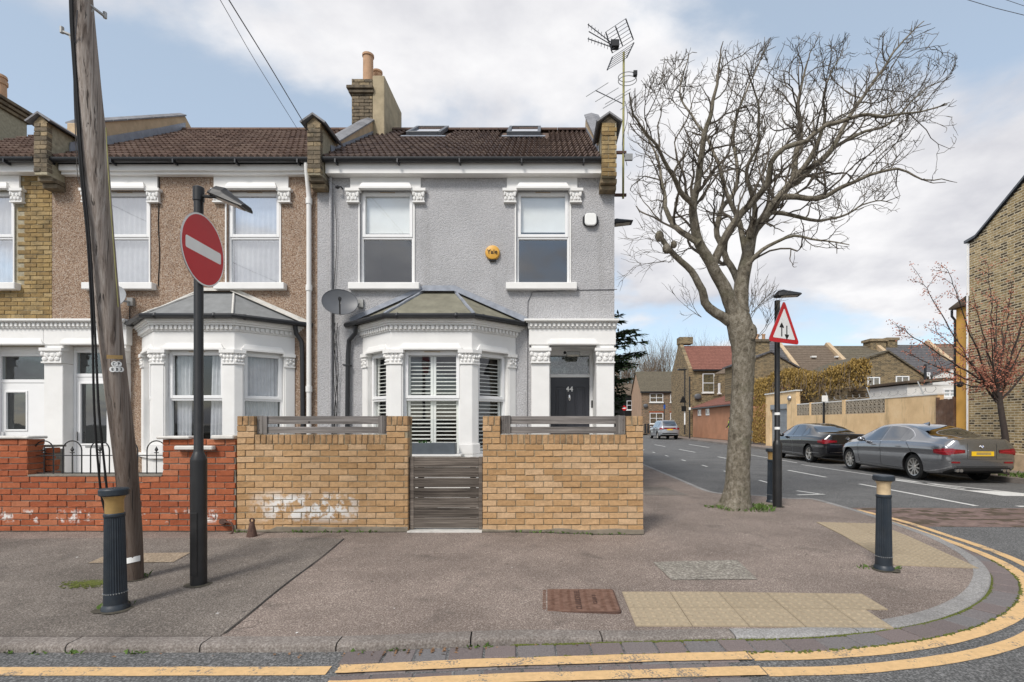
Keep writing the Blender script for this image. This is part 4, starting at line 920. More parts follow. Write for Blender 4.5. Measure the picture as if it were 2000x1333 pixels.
m = MB().ball((PX(1112, YD), YD-0.04, PZ(777, YD)), (0.028, 0.02, 0.065), 10, 7); m.build('knocker', 'chrome', door, smooth=True)
MB().box(PX(1155, 9.5)-0.0, PX(1155, 9.5)+0.035, YD-0.075, YD-0.0605, PZ(797, YD), PZ(783, YD)).build('door_bell', 'sign_black', hA, bevel=0.004)
lt = MB().box(PX(1106, 9.2), PX(1133, 9.2), 9.15, 9.27, 2.53, 2.60).build('porch_lamp', 'galvanised', hA, bevel=0.01); MB().ball((PX(1103, 9.2), 9.18, 2.575), 0.028, 8, 5).build('sensor', 'sign_black', lt)
MB().box(PX(1108, 9.2), PX(1131, 9.2), 9.16, 9.26, 2.512, 2.53).build('lens', 'lamp_lens', lt)
# eaves
MB().box(-3.765, 0.965, 8.76, YF-0.001, PZ(340, 8.78), PZ(317, 8.78)).build('fascia', 'white_paint', hA, bevel=0.004)
gutter_run(hA, -3.80, 1.07, 8.70, 5.80)
skA = [(-2.99, -2.24), (-0.83, -0.10)]
tile_roof(hA, -3.77, 0.935, 'tile_brown', skip=lambda x, t: any(a-0.08 < x < b+0.08 and t > 0.68 for a, b in skA))
for a, b in skA:
    q0, q1 = roof_at(0.73), roof_at(1.02); mt = Matrix.Translation((a, q0.y, q0.z)) @ Matrix.Rotation(PITCH, 4, 'X'); L = (q1-q0).length
    m = MB(); frame_boxes(m, 0, b-a, -0.02, L, 0, 1, 0.07); m.v = [Vector((v.x, v.z, 0.02+v.y*0.085)) for v in m.v]; sk = m.xf(mt).build('rooflight', 'dish_grey', hA, bevel=0.006)
    MB().box(0.07, b-a-0.07, 0.06, L-0.07, 0.06, 0.07).xf(mt).build('rooflight_pane', 'glass_bright', sk); MB().box(0.07, b-a-0.07, 0.06, L-0.07, 0.0, 0.01).xf(mt).build('rooflight_blind', 'blind', sk)
    MB().box(-0.10, b-a+0.10, -0.16, -0.021, 0.012, 0.030).xf(mt).build('rooflight_flashing', 'lead', sk)
kneeler(hA, -4.005, -3.775); kneeler(hA, 0.945, 1.205, 6.36, mat='brick_stock', zb=5.30)
parapet(hA, -4.0, -3.775, 0.16, 0.34, 9.2, 11.3); parapet(hA, 0.945, 1.205, 0.20, 0.36, 9.2, 11.95)
# chimney
ch = MB().box(-3.78, -3.52, 11.2, 12.55, 7.2, 8.92).build('chimney', 'stack_render', hA, bevel=0.012)
MB().box(-4.23, -3.781, 11.25, 12.5, 7.2, 8.83).build('stack_core', 'mortar_old', ch); lay(ch, -4.24, -3.782, 7.5, 18, 11.2, 'brick_sooty', phase=0.06)
for z, o in ((8.52, 0.05), (8.595, 0.085)): MB().box(-4.24-o, -3.75, 11.2-o, 12.5, z, z+0.07).build('oversail_course', 'brick_sooty', ch, bevel=0.008)
for y, zt_, r in ((11.42, 9.52, 0.118), (11.78, 9.40, 0.105), (12.08, 9.22, 0.105), (12.36, 9.12, 0.105)):
    MB().lathe([(r*0.95, 8.86), (r*0.92, zt_-0.05), (r*1.08, zt_-0.045), (r*1.08, zt_), (r*0.8, zt_), (r*0.8, zt_-0.25)], 16, -3.95 if y < 11.5 else -3.86, y).build('chimney_pot', 'pot_clay', ch, smooth=True)
# painted pipe, black bay downpipe, cables on the front
MB().tube([(PX(646, 8.9), 8.895, 5.6), (PX(646, 8.9), 8.895, 0.0)], 0.028, 10).build('painted_pipe', 'grey_roughcast', hA, smooth=True)
MB().tube([(-3.26, 8.80, 2.98), (-3.27, 8.82, 2.86), (-3.40, 8.87, 2.74), (-3.42, 8.87, 2.5), (-3.44, 8.87, 0.0)], 0.038, 10).build('downpipe', 'black_gutter', hA, smooth=True)
MB().box(-3.49, -3.375, 8.82, 8.93, 2.30, 2.325).build('pipe_clip', 'black_gutter', hA)
for k in range(4):
    x = PX(654, 8.9)+0.012*k; pts = [Vector((x+0.035*math.sin(i*0.9+k*1.7)*(1 if i < 9 else 0.6), 8.90-0.01*k, 5.15-0.36*i if k < 1 else 3.05-0.25*i)) for i in range(14 if k < 1 else 12)]
    MB().tube(pts, 0.005, 5).build('cable_drop', 'cable', hA)
MB().tube([(PX(1205, YF), 8.92, PZ(566, YF)), (PX(1130, YF), 8.92, PZ(567, YF)), (PX(1040, YF), 8.92, PZ(571, YF)), (PX(1031, YF), 8.92, PZ(590, YF)), (PX(1030, YF), 8.92, 0.4)], 0.006, 5).build('cable_run', 'wire_grey', hA)

# --- house with pebbledash
XB0 = -8.60
hB = thing('terrace_house', 'brown pebbledashed mid-terrace house with white bay behind the wooden pole', 'house', (-6.3, YF, 0))
W1 = (PX(188, YF), PX(292, YF)); W2 = (PX(443, YF), PX(547, YF)); DB = (-8.30, PX(214, YF))
facade(hB, 'front_wall', XB0, XA0-0.002, 0, 5.72, [(W1[0], W1[1], wzA, wzB), (W2[0], W2[1], wzA, wzB), (-7.02, -4.38, 0, 2.9), (DB[0], DB[1], 0, 2.66)], YF, 'pebbledash')
house_body(hB, XB0, XA0-0.002, 'pebbledash', (XB0,))
for a, b in (W1, W2): upper_window(hB, a, b, wzA, wzB, YF, dress_net, 'glass_bright', (0.21, 0.16))
bayB = make_bay(hB, -5.70, 'felt_grey', 'stone_cap', dress_curtains, dress_net, 'glass')
m = MB().lathe([(0.07, 0.88), (0.09, 0.90), (0.11, 1.02)], 12, -5.45, 8.62); pp = m.build('plant_pot', 'planter', bayB, smooth=True); lf = MB(); ly = MB()
for k in range(46):
    a, e = rng.uniform(0, 6.28), rng.uniform(0.1, 1.2); L = rng.uniform(0.15, 0.36); d = Vector((math.cos(a)*math.cos(e), math.sin(a)*math.cos(e)*0.6, math.sin(e))); p0 = Vector((-5.45, 8.62, 1.02)); p1 = p0+d*L; sd = d.cross(Vector((0, 0, 1))).normalized()*0.018
    (ly if k % 6 == 0 and e > 0.6 else lf).add([p0, p0.lerp(p1, .5)+sd, p1, p0.lerp(p1, .5)-sd], [(0, 1, 2, 3)])
lf.build('plant_leaves', 'plant_green', pp, fix=False); ly.build('plant_flowers', 'flower_yellow', pp, fix=False)
MB().box(-8.35, -4.02, 8.78, YF-0.001, PZ(334, 8.8), PZ(322, 8.8)).build('fascia', 'white_paint', hB, bevel=0.004); gutter_run(hB, -8.64, -3.99, 8.70, 5.795)
MB().box(-8.35, -4.02, 8.83, YF-0.002, PZ(342, 8.85), PZ(334.5, 8.85)).build('soffit_mould', 'white_paint', hB)
MB().box(-8.36, -4.02, 8.79, 8.925, 5.755, 5.80).build('eaves_board', 'black_gutter', hB)
tile_roof(hB, -8.36, -4.01, 'tile_red', rows=13, w=0.215)
kneeler(hB, -8.60, -8.37, 6.36); parapet(hB, -8.60, -8.37, 0.52, 0.36, 9.2, 11.9, band=0.10)
MB().prism([(9.0, roof_at(0.1).z+0.02), (11.7, roof_at(0.93).z+0.02), (11.7, roof_at(0.93).z+0.20), (9.0, roof_at(0.1).z+0.18)], 'x', -8.36, -8.345).build('lead_flashing', 'lead', hB)
MB().tube([(-4.07, 8.72, 5.74), (-4.07, 8.74, 5.60), (-4.09, 8.84, 5.35), (-4.09, 8.86, 5.2), (-4.09, 8.86, 0)], 0.040, 10).build('white_downpipe', 'white_paint', hB, smooth=True)
for z in (5.2, 3.7, 1.95): MB().tube([(-4.09, 8.86, z), (-4.09, 8.86, z-0.10)], 0.052, 10).build('pipe_collar', 'white_paint', hB, smooth=True)
MB().tube([(-4.30, 8.80, 2.98), (-4.29, 8.82, 2.85), (-4.22, 8.87, 2.72), (-4.21, 8.87, 2.5), (-4.19, 8.87, 0.0)], 0.038, 10).build('downpipe', 'black_gutter', hB, smooth=True)
for k, (px_, y0_, y1_) in enumerate(((311, 340, 560), (253, 600, 860))):
    MB().tube([Vector((PX(px_, YF)+0.012*math.sin(i*1.1+k), 8.92, PZ(y0_+(y1_-y0_)*i/10, YF))) for i in range(11)], 0.007, 5).build('cable_run', 'cable', hB)
portico(hB, -8.624, -8.30, PX(214, 8.85), PX(247, 8.8), lo=0.0)
YB = 9.03
MB().add([(DB[0], YF+.13, 0), (DB[0], YB, 0), (DB[0], YB, 2.66), (DB[0], YF+.13, 2.66), (DB[1], YF+.13, 0), (DB[1], YB, 0), (DB[1], YB, 2.66), (DB[1], YF+.13, 2.66)], [(0, 1, 2, 3), (4, 7, 6, 5), (3, 2, 6, 7)]).build('entrance_recess', 'white_paint', hB, fix=False)
def upvc_door(house, x0, x1, Y, z1, gx0, gx1, gz0, gz1, light_z):
    m = MB(); frame_boxes(m, x0, x1, 0.12, light_z+0.38, Y-0.03, Y+0.05, 0.05); m.box(x0+0.05, x1-0.05, Y-0.03, Y+0.05, z1, z1+0.06); m.box(x0, x1, Y-0.03, Y+0.05, light_z+0.3805, 2.66); m.build('door_frame', 'upvc', house, bevel=0.005)
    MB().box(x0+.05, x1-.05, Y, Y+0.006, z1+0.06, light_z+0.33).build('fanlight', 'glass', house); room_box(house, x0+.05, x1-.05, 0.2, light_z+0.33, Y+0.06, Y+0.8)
    d = MB(); a, b = x0+0.055, x1-0.055
    d.box(a, gx0, Y-0.02, Y+0.03, 0.13, z1-0.003); d.box(gx1, b, Y-0.02, Y+0.03, 0.13, z1-0.003); d.box(gx0, gx1, Y-0.02, Y+0.03, 0.13, gz0); d.box(gx0, gx1, Y-0.02, Y+0.03, gz1, z1-0.003)
    d = d.build('door', 'upvc', house); MB().box(gx0, gx1, Y, Y+0.008, gz0, gz1).build('door_pane', 'frosted', d); m = MB(); frame_boxes(m, gx0-0.03, gx1+0.03, gz0-0.03, gz1+0.03, Y-0.034, Y-0.02, 0.03); m.build('glazing_bead', 'upvc', d, bevel=0.004)
    MB().box(a+0.03, a+0.05, Y-0.075, Y-0.02, 1.0, 1.16).build('handle', 'chrome', d); MB().box((a+b)/2-.14, (a+b)/2+.14, Y-0.028, Y-0.02, 0.88, 0.93).build('letter_plate', 'metal', d)
    return d
upvc_door(hB, DB[0]+0.003, DB[1]-0.003, YB, 2.12, DB[0]+0.13, DB[1]-0.11, 0.95, 2.0, 2.22)

# --- neighbour in yellow stock brick at the edge of the view
hC = thing('terrace_house', 'yellow stock brick terrace house cut off by the frame edge', 'house', (-10.8, YF, 0))
W3 = (-10.21, PX(27, YF)); XC0 = -13.6
facade(hC, 'front_wall', XC0, XB0-0.002, 0, 5.72, [(W3[0], W3[1], wzA, wzB), (-9.66, -8.64, 0, 2.66)], YF+0.012, 'mortar_old'); house_body(hC, XC0, XB0-0.002, 'mortar_old', (XC0,))
lay(hC, -9.72, XB0-0.002, 3.13, 34, YF, 'brick_stock', phase=0.05, skip=lambda x, z: (W3[0]-0.06 < x < W3[1]+0.10 and wzA-0.1 < z < wzB+0.02) or (x < PX(40, YF) and z > wzB))
upper_window(hC, W3[0], W3[1], wzA, wzB, YF, dress_net, 'glass_bright', (0.15, 0.13))
MB().box(XC0, -8.62, 8.78, YF-0.001, PZ(337, 8.8), PZ(318, 8.8)).build('fascia', 'white_paint', hC, bevel=0.004); gutter_run(hC, XC0, -8.66, 8.70, 5.80)
tile_roof(hC, -11.0, -8.60, 'tile_red', rows=13, w=0.215); MB().box(XC0, -11.0, 8.8, 11.9, 5.6, 5.9).build('roof_edge', 'tile_red', hC)
portico(hC, -10.3, -9.66, -8.64, -8.628, ro=0.0, right=False); YCd = 9.06
MB().add([(-9.66, YF+.13, 0), (-9.66, YCd, 0), (-9.66, YCd, 2.66), (-9.66, YF+.13, 2.66), (-8.64, YF+.13, 0), (-8.64, YCd, 0), (-8.64, YCd, 2.66), (-8.64, YF+.13, 2.66)], [(0, 1, 2, 3), (4, 7, 6, 5), (3, 2, 6, 7)]).build('entrance_recess', 'white_paint', hC, fix=False)
dC = upvc_door(hC, -9.65, -8.65, YCd, 2.02, PX(20, 9.1), PX(58, 9.1), 1.20, 1.85, 2.16)
for x, y in ((32, 778), (40, 798)): MB().ball(P(x, y, 9.08), (0.05, 0.008, 0.05), 8, 5).build('rose_motif', 'glass_leaf_red', dC)
m = MB()
for z in (1.35, 1.5, 1.65): m.box(PX(20, 9.1), PX(58, 9.1), 9.085, 9.09, z-0.003, z+0.003)
m.build('lead_cames', 'metal', dC)
cC = MB().box(-12.85, -12.20, 11.3, 12.05, 7.0, 8.60).build('chimney', 'mortar_old', hC); lay(cC, -12.86, -12.19, 7.9, 9, 11.26, 'brick_sooty', phase=0.03)
for z, o in ((8.36, 0.05), (8.44, 0.10), (8.52, 0.15)): MB().box(-12.86-o, -12.19+o, 11.26-o, 12.06+o, z, z+0.075).build('oversail_course', 'brick_sooty', cC, bevel=0.008)
for k, y in enumerate((11.65,)): MB().lathe([(0.13, 8.58), (0.12, 9.0), (0.145, 9.02), (0.145, 9.1), (0.12, 9.1), (0.12, 9.15), (0.14, 9.16), (0.13, 9.22)], 16, -12.42, y).build('chimney_pot', 'pot_clay', cC, smooth=True)

# ------------------------------------------------------------------ front garden walls and gate
YW = 6.17
def yellow_wall_section(xa, pa, pb, xb, label):
    """brick garden wall with two piers (xa..pa and pb..xb) and a soldier course between"""
    w = thing('garden_wall', label, 'wall', ((xa+xb)/2, YW, 0), 'yellow brick front garden walls')
    MB().box(xa+0.008, xb-0.008, YW+0.010, YW+0.21, -0.05, 1.06).build('wall_core', 'mortar_yellow', w); MB().box(pa, pb, YW+0.010, YW+0.21, 1.0605, 1.168).build('soldier_core', 'mortar_yellow', w)
    lay(w, xa, xb, 0.005, 14, YW, 'brick_yellow', phase=rng.uniform(0, .2)); soldiers(w, pa, pb, 1.055, 0.118, YW, 'brick_soldier', 0.073)
    for a, b in ((xa, pa), (pb, xb)):
        MB().box(a+0.010, b-0.010, YW+0.010, YW+0.21, 1.0607, 1.392).build('pier_core', 'mortar_yellow', w); lay(w, a, b, 1.055, 3, YW, 'brick_yellow', phase=0.11); soldiers(w, a, b, 1.280, 0.115, YW, 'brick_soldier', 0.07)
        for k in range(3): place('brick', bricks_of('brick_soldier')[k], w, (a+(k+.5)*(b-a)/3, YW+0.105, 1.338), ((0.104)/0.215, 1, (b-a)/3*0.93/0.065), (0, math.pi/2, 0))
    ft = MB(); n = 30                         # rough concrete footing showing below the bricks
    for i in range(n+1):
        x = xa+(xb-xa)*i/n; h = 0.022+0.022*mnoise.noise(Vector((x*3, 1, 0)))+(0.03 if xa < -3 and x > -3.3 else 0); ft.v += [Vector((x, YW-0.022, -0.06)), Vector((x, YW-0.020, h)), Vector((x, YW+0.02, h+0.012))]
    ft.f = [(3*i+j, 3*i+3+j, 3*i+4+j, 3*i+1+j) for i in range(n) for j in range(2)]; ft.build('footing', 'footing', w, fix=False)
    return w
XL0, XLp, XRp, XL1 = PX(462, YW), PX(497, YW), PX(754, YW), PX(797, YW)
XR0, XRa, XRb, XR1 = PX(942, YW), PX(977, YW), PX(1223, YW), PX(1257, YW)
yellow_wall_section(XL0, XLp, XRp, XL1, 'yellow brick garden wall with white paint stain, between red wall and wooden gate')
yellow_wall_section(XR0, XRa, XRb, XR1, 'clean yellow brick garden wall on the street corner side of the gate')
def fence_panel(x0, x1, label):
    p = thing('fence_panel', label, 'fence panel', ((x0+x1)/2, YW+0.08, 1.18), 'weathered wooden panels on the yellow walls'); y = YW+0.075
    for a, b in ((x0+0.002, x0+0.062), (x0+0.064, x0+0.120), (x1-0.115, x1-0.062), (x1-0.060, x1-0.002)): MB().box(a, b, y-0.022, y, 1.176, PZ(812, YW)+rng.uniform(-.006, .004)).build('post', 'post_wood', p, bevel=0.003)
    for z0, z1 in ((1.180, 1.262), (1.296, 1.392)): MB().box(x0+0.02, x1-0.02, y+0.001, y+0.024, z0, z1).build('board', 'fence_wood', p, bevel=0.003)
    for x in (x0+0.03, x1-0.03):
        for z in (1.22, 1.345): MB().ball((x, y-0.022, z), 0.006, 6, 4).build('bolt', 'rust', p)
fence_panel(XLp, XRp, 'weathered grey wooden panel on the stained yellow wall beside the red wall')
fence_panel(XRa, XRb, 'weathered grey wooden panel on the corner-side yellow wall in front of the dark door')
g = thing('garden_gate', 'dark weathered wooden gate of grooved boards between the yellow walls', 'gate', ((XL1+XR0)/2, 6.25, 0)); zt = PZ(893, 6.27); zb = 0.03
for a, b in ((XL1+0.004, XL1+0.056), (XR0-0.052, XR0-0.004)): MB().box(a, b, 6.22, 6.29, 0.02, zt+0.004).build('post', 'gate_wood', g, bevel=0.004)
n = 7; h = (zt-zb)/n
for k in range(n):
    z0 = zb+k*h+0.0012; z1 = zb+(k+1)*h-0.0012-(0.006 if k in (3, 4) else 0); prof = []
    ng = 6
    for i in range(ng): a = z0+(z1-z0)*i/ng; s_ = (z1-z0)/ng; prof += [(6.232, a+0.12*s_), (6.225, a+0.22*s_), (6.225, a+0.80*s_), (6.232, a+0.9*s_)]
    prof = [(6.25, z0)]+prof+[(6.25, z1)]; MB().prism(prof, 'x', XL1+0.058, XR0-0.054).build('board', 'gate_wood', g)
MB().box(XL1+0.10, XL1+0.17, 6.252, 6.28, zb, zt).build('brace', 'gate_wood', g); MB().box(XR0-0.16, XR0-0.09, 6.252, 6.28, zb, zt).build('brace', 'gate_wood', g)
pth = MB().box(XL1, XR0, 6.12, 8.3, -0.02, 0.012).build('garden_path', 'stone_cap'); struct(pth)
pl = thing('window_box', 'long dark grey planter box on the bay sill above the gate', 'planter', (PX(845, 8.2), 8.1, 0.8)); bx0, bx1 = PX(794, 8.1), PX(890, 8.1); bz = PZ(887, 8.1)
m = MB(); m.box(bx0, bx1, 8.02, 8.04, bz, bz+0.175); m.box(bx0, bx1, 8.20, 8.22, bz, bz+0.175); m.box(bx0, bx0+.02, 8.0405, 8.1995, bz, bz+0.175); m.box(bx1-.02, bx1, 8.0405, 8.1995, bz, bz+0.175); m.box(bx0+.021, bx1-.021, 8.0405, 8.1995, bz+0.01, bz+0.13); m.build('trough', 'planter', pl, bevel=0.004)
m = MB()
for k in range(16):
    x = bx0+0.22+0.006*k+rng.uniform(-.05, .05); p0 = Vector((x, 8.12, bz+0.13)); p1 = p0+Vector((rng.uniform(-.06, .06), rng.uniform(-.04, .04), rng.uniform(.05, .10))); m.add([p0, p0.lerp(p1, .6)+Vector((.01, 0, 0)), p1, p0.lerp(p1, .6)-Vector((.01, 0, 0))], [(0, 1, 2, 3)])
m.build('seedlings', 'plant_green', pl, fix=False)
pd = MB().box(bx0-0.05, bx1+0.1, 7.98, 8.24, bz-0.03, bz-0.001).build('shelf', 'white_paint', pl)
# red wall with railings
YR = 6.20; wr = thing('garden_wall', 'red brick garden wall with bow-top railings below the pebbledashed house', 'wall', (PX(200, YR), YR, 0))
xp0, xp1 = PX(317, YR), PX(461, YR); xq = PX(54, YR); xw0 = -8.2; zw = 0.665
MB().box(xw0, xp1-0.006, YR+0.010, YR+0.21, -0.05, zw-0.004).build('wall_core', 'mortar_red', wr); lay(wr, xw0, xp1-0.004, -0.01, 9, YR, 'brick_red', phase=0.07)
for a, b, zt, nm in ((xp0, xp1-0.004, 1.115, 'pier'), (xw0, xq, 1.115, 'pier')):
    MB().box(a+0.008, b-0.008, YR+0.010, YR+0.21, zw-0.003, zt-0.006).build('pier_core', 'mortar_red', wr); lay(wr, a, b, zw, 6, YR, 'brick_red', phase=0.03 if a > -5 else 0.1)
    if b < -4:
        for k in range(6): place('brick', bricks_of('brick_red')[k % 5], wr, (b, YR+0.108, zw+0.0375+k*0.075), None, (0, 0, math.pi/2))
for x0, x1, z, t in ((310, 374, 1.115, 0.035), (349, 423, 0.985, 0.05), (416, 460, 1.115, 0.045)):
    MB().box(PX(x0, YR), PX(x1, YR), YR-0.05 if z > 1 else YR-0.085, YR+0.23 if z > 1 else YR-0.01, z, z+t).build('coping_stone', 'stone_cap', wr, bevel=0.01)
MB().box(xw0-.03, xq+0.03, YR-0.03, YR+0.23, 1.116, 1.15).build('coping_stone', 'stone_cap', wr, bevel=0.01); MB().box(xq+0.005, xp0-0.005, YR-0.005, YR+0.215, zw-0.002, zw+0.018).build('coping_mortar', 'mortar_red', wr)
rl = thing('railing', 'thin black bow-top iron railing with spearheads on the red wall', 'railing', ((xq+xp0)/2, YR+0.1, zw)); yr = YR+0.10
for z in (zw+0.03, PZ(891, YR)): MB().tube([(xq+0.01, yr, z), (xp0-0.01, yr, z)], 0.006, 6).build('rail', 'black_post', rl)
spear = None
for x0 in (50, 106, 161, 217, 273):
    a, b = PX(x0, YR)+0.01, PX(x0+39, YR); r = (b-a)/2; c = (a+b)/2; zc = PZ(862, YR)-r
    MB().tube([(a, yr, zw+0.02)]+[(c-r*math.cos(math.pi*i/12), yr, zc+r*math.sin(math.pi*i/12)) for i in range(13)]+[(b, yr, zw+0.02)], 0.0075, 6).build('hoop', 'black_post', rl, smooth=True)
    sp = MB().tube([(c, yr, zw+0.02), (c, yr, zc-0.03)], 0.006, 6); sp.lathe([(0.006, zc-0.04), (0.014, zc-0.03), (0.006, zc-0.015), (0.020, zc+0.005), (0.001, zc+0.05)], 8, c, yr); sp.box(c-0.028, c+0.028, yr-0.004, yr+0.004, zc-0.033, zc-0.024)
    sp.build('spear', 'black_post', rl, smooth=True)
dv = thing('low_wall', 'low old red brick wall running back to the front doors', 'wall', (PX(80, 6.8), 6.9, 0)); x_ = PX(55, 6.45)
MB().box(x_-0.10, PX(104, 6.45), 6.445, 6.6, 0, 0.98).build('wall_core', 'mortar_red', dv); lay(dv, x_-0.1, PX(104, 6.43), 0.40, 8, 6.43, 'brick_red', phase=0.03); MB().box(x_-.12, PX(105, 6.45), 6.42, 6.62, 1.005, 1.03).build('coping', 'mortar_red', dv)
gd = MB().poly([(-12, 6.3, 0.006), (XL0, 6.3, 0.006), (XL0, 8.95, 0.006), (-12, 8.95, 0.006)]).build('garden_ground', 'concrete_cover'); struct(gd)
gd2 = MB().poly([(XL0+0.001, 6.3, 0.006), (1.1, 6.3, 0.006), (1.1, 8.95, 0.006), (XL0+0.001, 8.95, 0.006)]).build('garden_ground', 'concrete_cover'); struct(gd2)

# ------------------------------------------------------------------ street furniture
# telegraph pole
pb = GP(262, 1131); pole = thing('telegraph_pole', 'tall leaning weathered wooden telegraph pole with cables and footholds', 'pole', pb)
pc = [(pb.x, pb.y, pb.z-0.1, .073)]
for y, xc, Y, r in ((1060, 258.5, 4.46, .087), (960, 251, 4.42, .091), (880, 243, 4.38, .0945), (685, 219.5, 4.30, .0965), (490, 199.5, 4.22, .102), (310, 185, 4.14, .102), (160, 171.5, 4.07, .093), (0, 159, 4.0, .083), (-170, 146, 3.93, .080), (-330, 134, 3.87, .077)): p = P(xc, y, Y); pc.append((p.x, p.y, p.z, r*0.85))
sl_ = smoothline([Vector(p[:3]) for p in pc], 0.12)
def rad_at(z):
    for i in range(len(pc)-1):
        if pc[i][2] <= z <= pc[i+1][2]: return pc[i][3]+(pc[i+1][3]-pc[i][3])*(z-pc[i][2])/(pc[i+1][2]-pc[i][2])
    return pc[-1][3] if z > pc[-1][2] else pc[0][3]
m = MB().tube(sl_, [rad_at(p.z) for p in sl_], 28)
for i, v in enumerate(m.v):
    c = min(sl_, key=lambda q: (q-v).length); d = v-c; v += d*(0.05*mnoise.noise(Vector((math.atan2(d.y, d.x)*3, v.z*0.4, 1)))+0.02*mnoise.noise(v*9))
m.build('shaft', 'pole_wood', pole, smooth=True)
def pole_c(z): return min(sl_, key=lambda q: abs(q.z-z))
def pole_pt(x, y, out=0.004):                     # point on the front of the pole at a pixel
    z = PZ(y, 4.25); k = (x-1065)/1000
    for _ in range(4):
        c = pole_c(z); r = rad_at(c.z)+out; A = k*k+1; B_ = k*c.x+c.y; D = max(0.0, B_*B_-A*(c.x**2+c.y**2-r*r)); t = (B_-math.sqrt(D))/A; z = PZ(y, t)
    return Vector((k*t, t, z))
for (xa, ya, xb, yb, sx) in ((190, 18, 205, 33, 1), (157, 80, 121, 62, -1)):
    z = PZ(ya, 4.05); c = pole_c(z); r = rad_at(z); a = Vector((c.x+sx*r*0.7, c.y-0.02, z)); b = P(xb, yb, 3.98) if sx < 0 else P(205, 33, 4.1)
    fh = MB().tube([a, b], 0.012, 6); fh.tube([b-Vector((0, 0, .012)), b+Vector((0, 0, 0.035))], 0.014, 6); fh.tube([a+Vector((0, 0, -0.11)), a.lerp(b, 0.45)], 0.009, 5); fh.build('foothold', 'galvanised', pole)
def on_pole(px_l, px_r, y0, y1, name, mat, n=5, out=0.005, dy=0):
    m = MB()
    for i in range(n+1):
        x = px_l+(px_r-px_l)*i/n
        for y in (y0+dy*i/n, y1+dy*i/n): m.v.append(pole_pt(x, y, out))
    m.f = [(2*i, 2*i+1, 2*i+3, 2*i+2) for i in range(n)]; return m.build(name, mat, pole)
on_pole(208, 240, 693.5, 701, 'yellow_band', 'brown_band', 6, dy=1); on_pole(246, 274, 1091, 1102, 'white_tag', 'sign_white', 6, dy=-6)
for ch_, x, y in (('D', 223.5, 711.5), ('P', 231.5, 711.5), ('8', 220, 722), ('8', 228, 722), ('3', 236, 722)):
    c = pole_pt(x, y, 0.006); q = pole_c(c.z); ang = math.atan2(c.y-q.y, c.x-q.x)+math.pi/2
    mt = Matrix.Translation(c) @ Matrix.Rotation(ang, 4, 'Z') @ FACE; d = MB().lathe([(0.0225, 0), (0.0225, 0.003)], 14).xf(mt).build('number_disc', 'sign_white', pole); text('digit', ch_, 0.034, 'sign_black', d, mt @ Matrix.Translation((0, 0, 0.0035)), 0.0008, 0.0006)
for k, (x0, xm, y_) in enumerate(((171, 176, 0), (175, 181, 0))):  # twin black cables clipped beside the pole
    pts = [P(a, b, Y) for a, b, Y in ((134+3*k, -300, 3.80), (137+3*k, 0, 3.92), (144+3*k, 130, 3.98), (157+4*k, 330, 4.05), (171+4*k, 470, 4.10), (180+5*k, 640, 4.16), (184+9*k, 800, 4.2), (191+12*k, 900, 4.26), (199+12*k, 975, 4.32), (212+8*k, 1020, 4.36), (225+6*k, 1060, 4.40))]
    MB().tube(smoothline(pts, 0.1), 0.0085, 6).build('cable', 'cable', pole, smooth=True)
MB().tube(smoothline([P(207, 250, 4.10), P(211, 330, 4.13), P(218, 430, 4.19), P(225, 520, 4.22), P(231, 600, 4.26)], 0.2), 0.004, 6).build('cable', 'mast_yellow', pole)
MB().tube(smoothline([P(151, 20, 3.9), P(144, 120, 4.0), P(147, 250, 4.6), P(152, 345, 6.5), P(160, 372, 8.8)], 0.2), 0.004, 5).build('cable', 'wire_grey', pole)

def make_bollard(name, x, y, label, gold, tilt=(0, 0), k_=0.80):
    b = GP(x, y) if not isinstance(x, Vector) else x; r = thing(name, label, 'bollard', b, 'cast iron bollards with gold collars'); z = b.z
    m = MB().lathe([(0.110*k_, z-0.03), (0.110*k_, z+0.018), (0.097*k_, z+0.035), (0.092*k_, z+0.045)], 28, b.x, b.y); m.build('base', 'bollard_blue', r, smooth=True)
    MB().lathe([(0.091*k_, z+0.0455), (0.090*k_, z+0.13), (0.0885*k_, z+0.135), (0.078*k_, z+0.69), (0.084*k_, z+0.70), (0.084*k_, z+0.715), (0.076*k_, z+0.722)], 56, b.x, b.y, (z+0.134, z+0.692, 0.075)).build('shaft', 'bollard_blue', r, smooth=False)
    MB().lathe([(0.072*k_, z+0.7225), (0.072*k_, z+0.82), (0.083*k_, z+0.838), (0.086*k_, z+0.852)], 28, b.x, b.y).build('collar', gold, r, smooth=True)
    MB().lathe([(0.105*k_, z+0.8525), (0.117*k_, z+0.862), (0.117*k_, z+0.897), (0.108*k_, z+0.906), (0.04*k_, z+0.912)], 28, b.x, b.y).build('cap', 'bollard_blue', r, smooth=True)
    m = MB()
    for k in range(28): a = 2*math.pi*k/28; m.ball((b.x+0.091*k_*math.cos(a), b.y+0.091*k_*math.sin(a), z+0.128), 0.0045, 5, 3)
    stuff(m.build('studs', 'galvanised', r)); r.rotation_euler = (tilt[0], tilt[1], 0.1); return r
make_bollard('bollard', 226, 1190, 'dark blue fluted bollard with gold collar in front of the wooden pole', 'bollard_gold', (0, -0.012))
make_bollard('bollard', 1726, 1112, 'dark blue fluted bollard with worn pale collar on the corner pavement by the kerb', 'bollard_pale')
make_bollard('bollard', 1507, 981, 'dark blue fluted bollard half hidden behind the triangle sign post', 'bollard_gold')

def sign_post(name, x, y, label, ztop, r_low, r_up, z_low):
    b = GP(x, y); p = thing(name, label, 'sign post', b)
    MB().lathe([(r_low*0.99, b.z-0.05), (r_low, z_low-0.07), (r_low*0.98, z_low-0.055), (r_up*1.12, z_low), (r_up, z_low+0.012), (r_up, ztop)], 26, b.x, b.y).build('shaft', 'black_post', p, smooth=True); return p, b
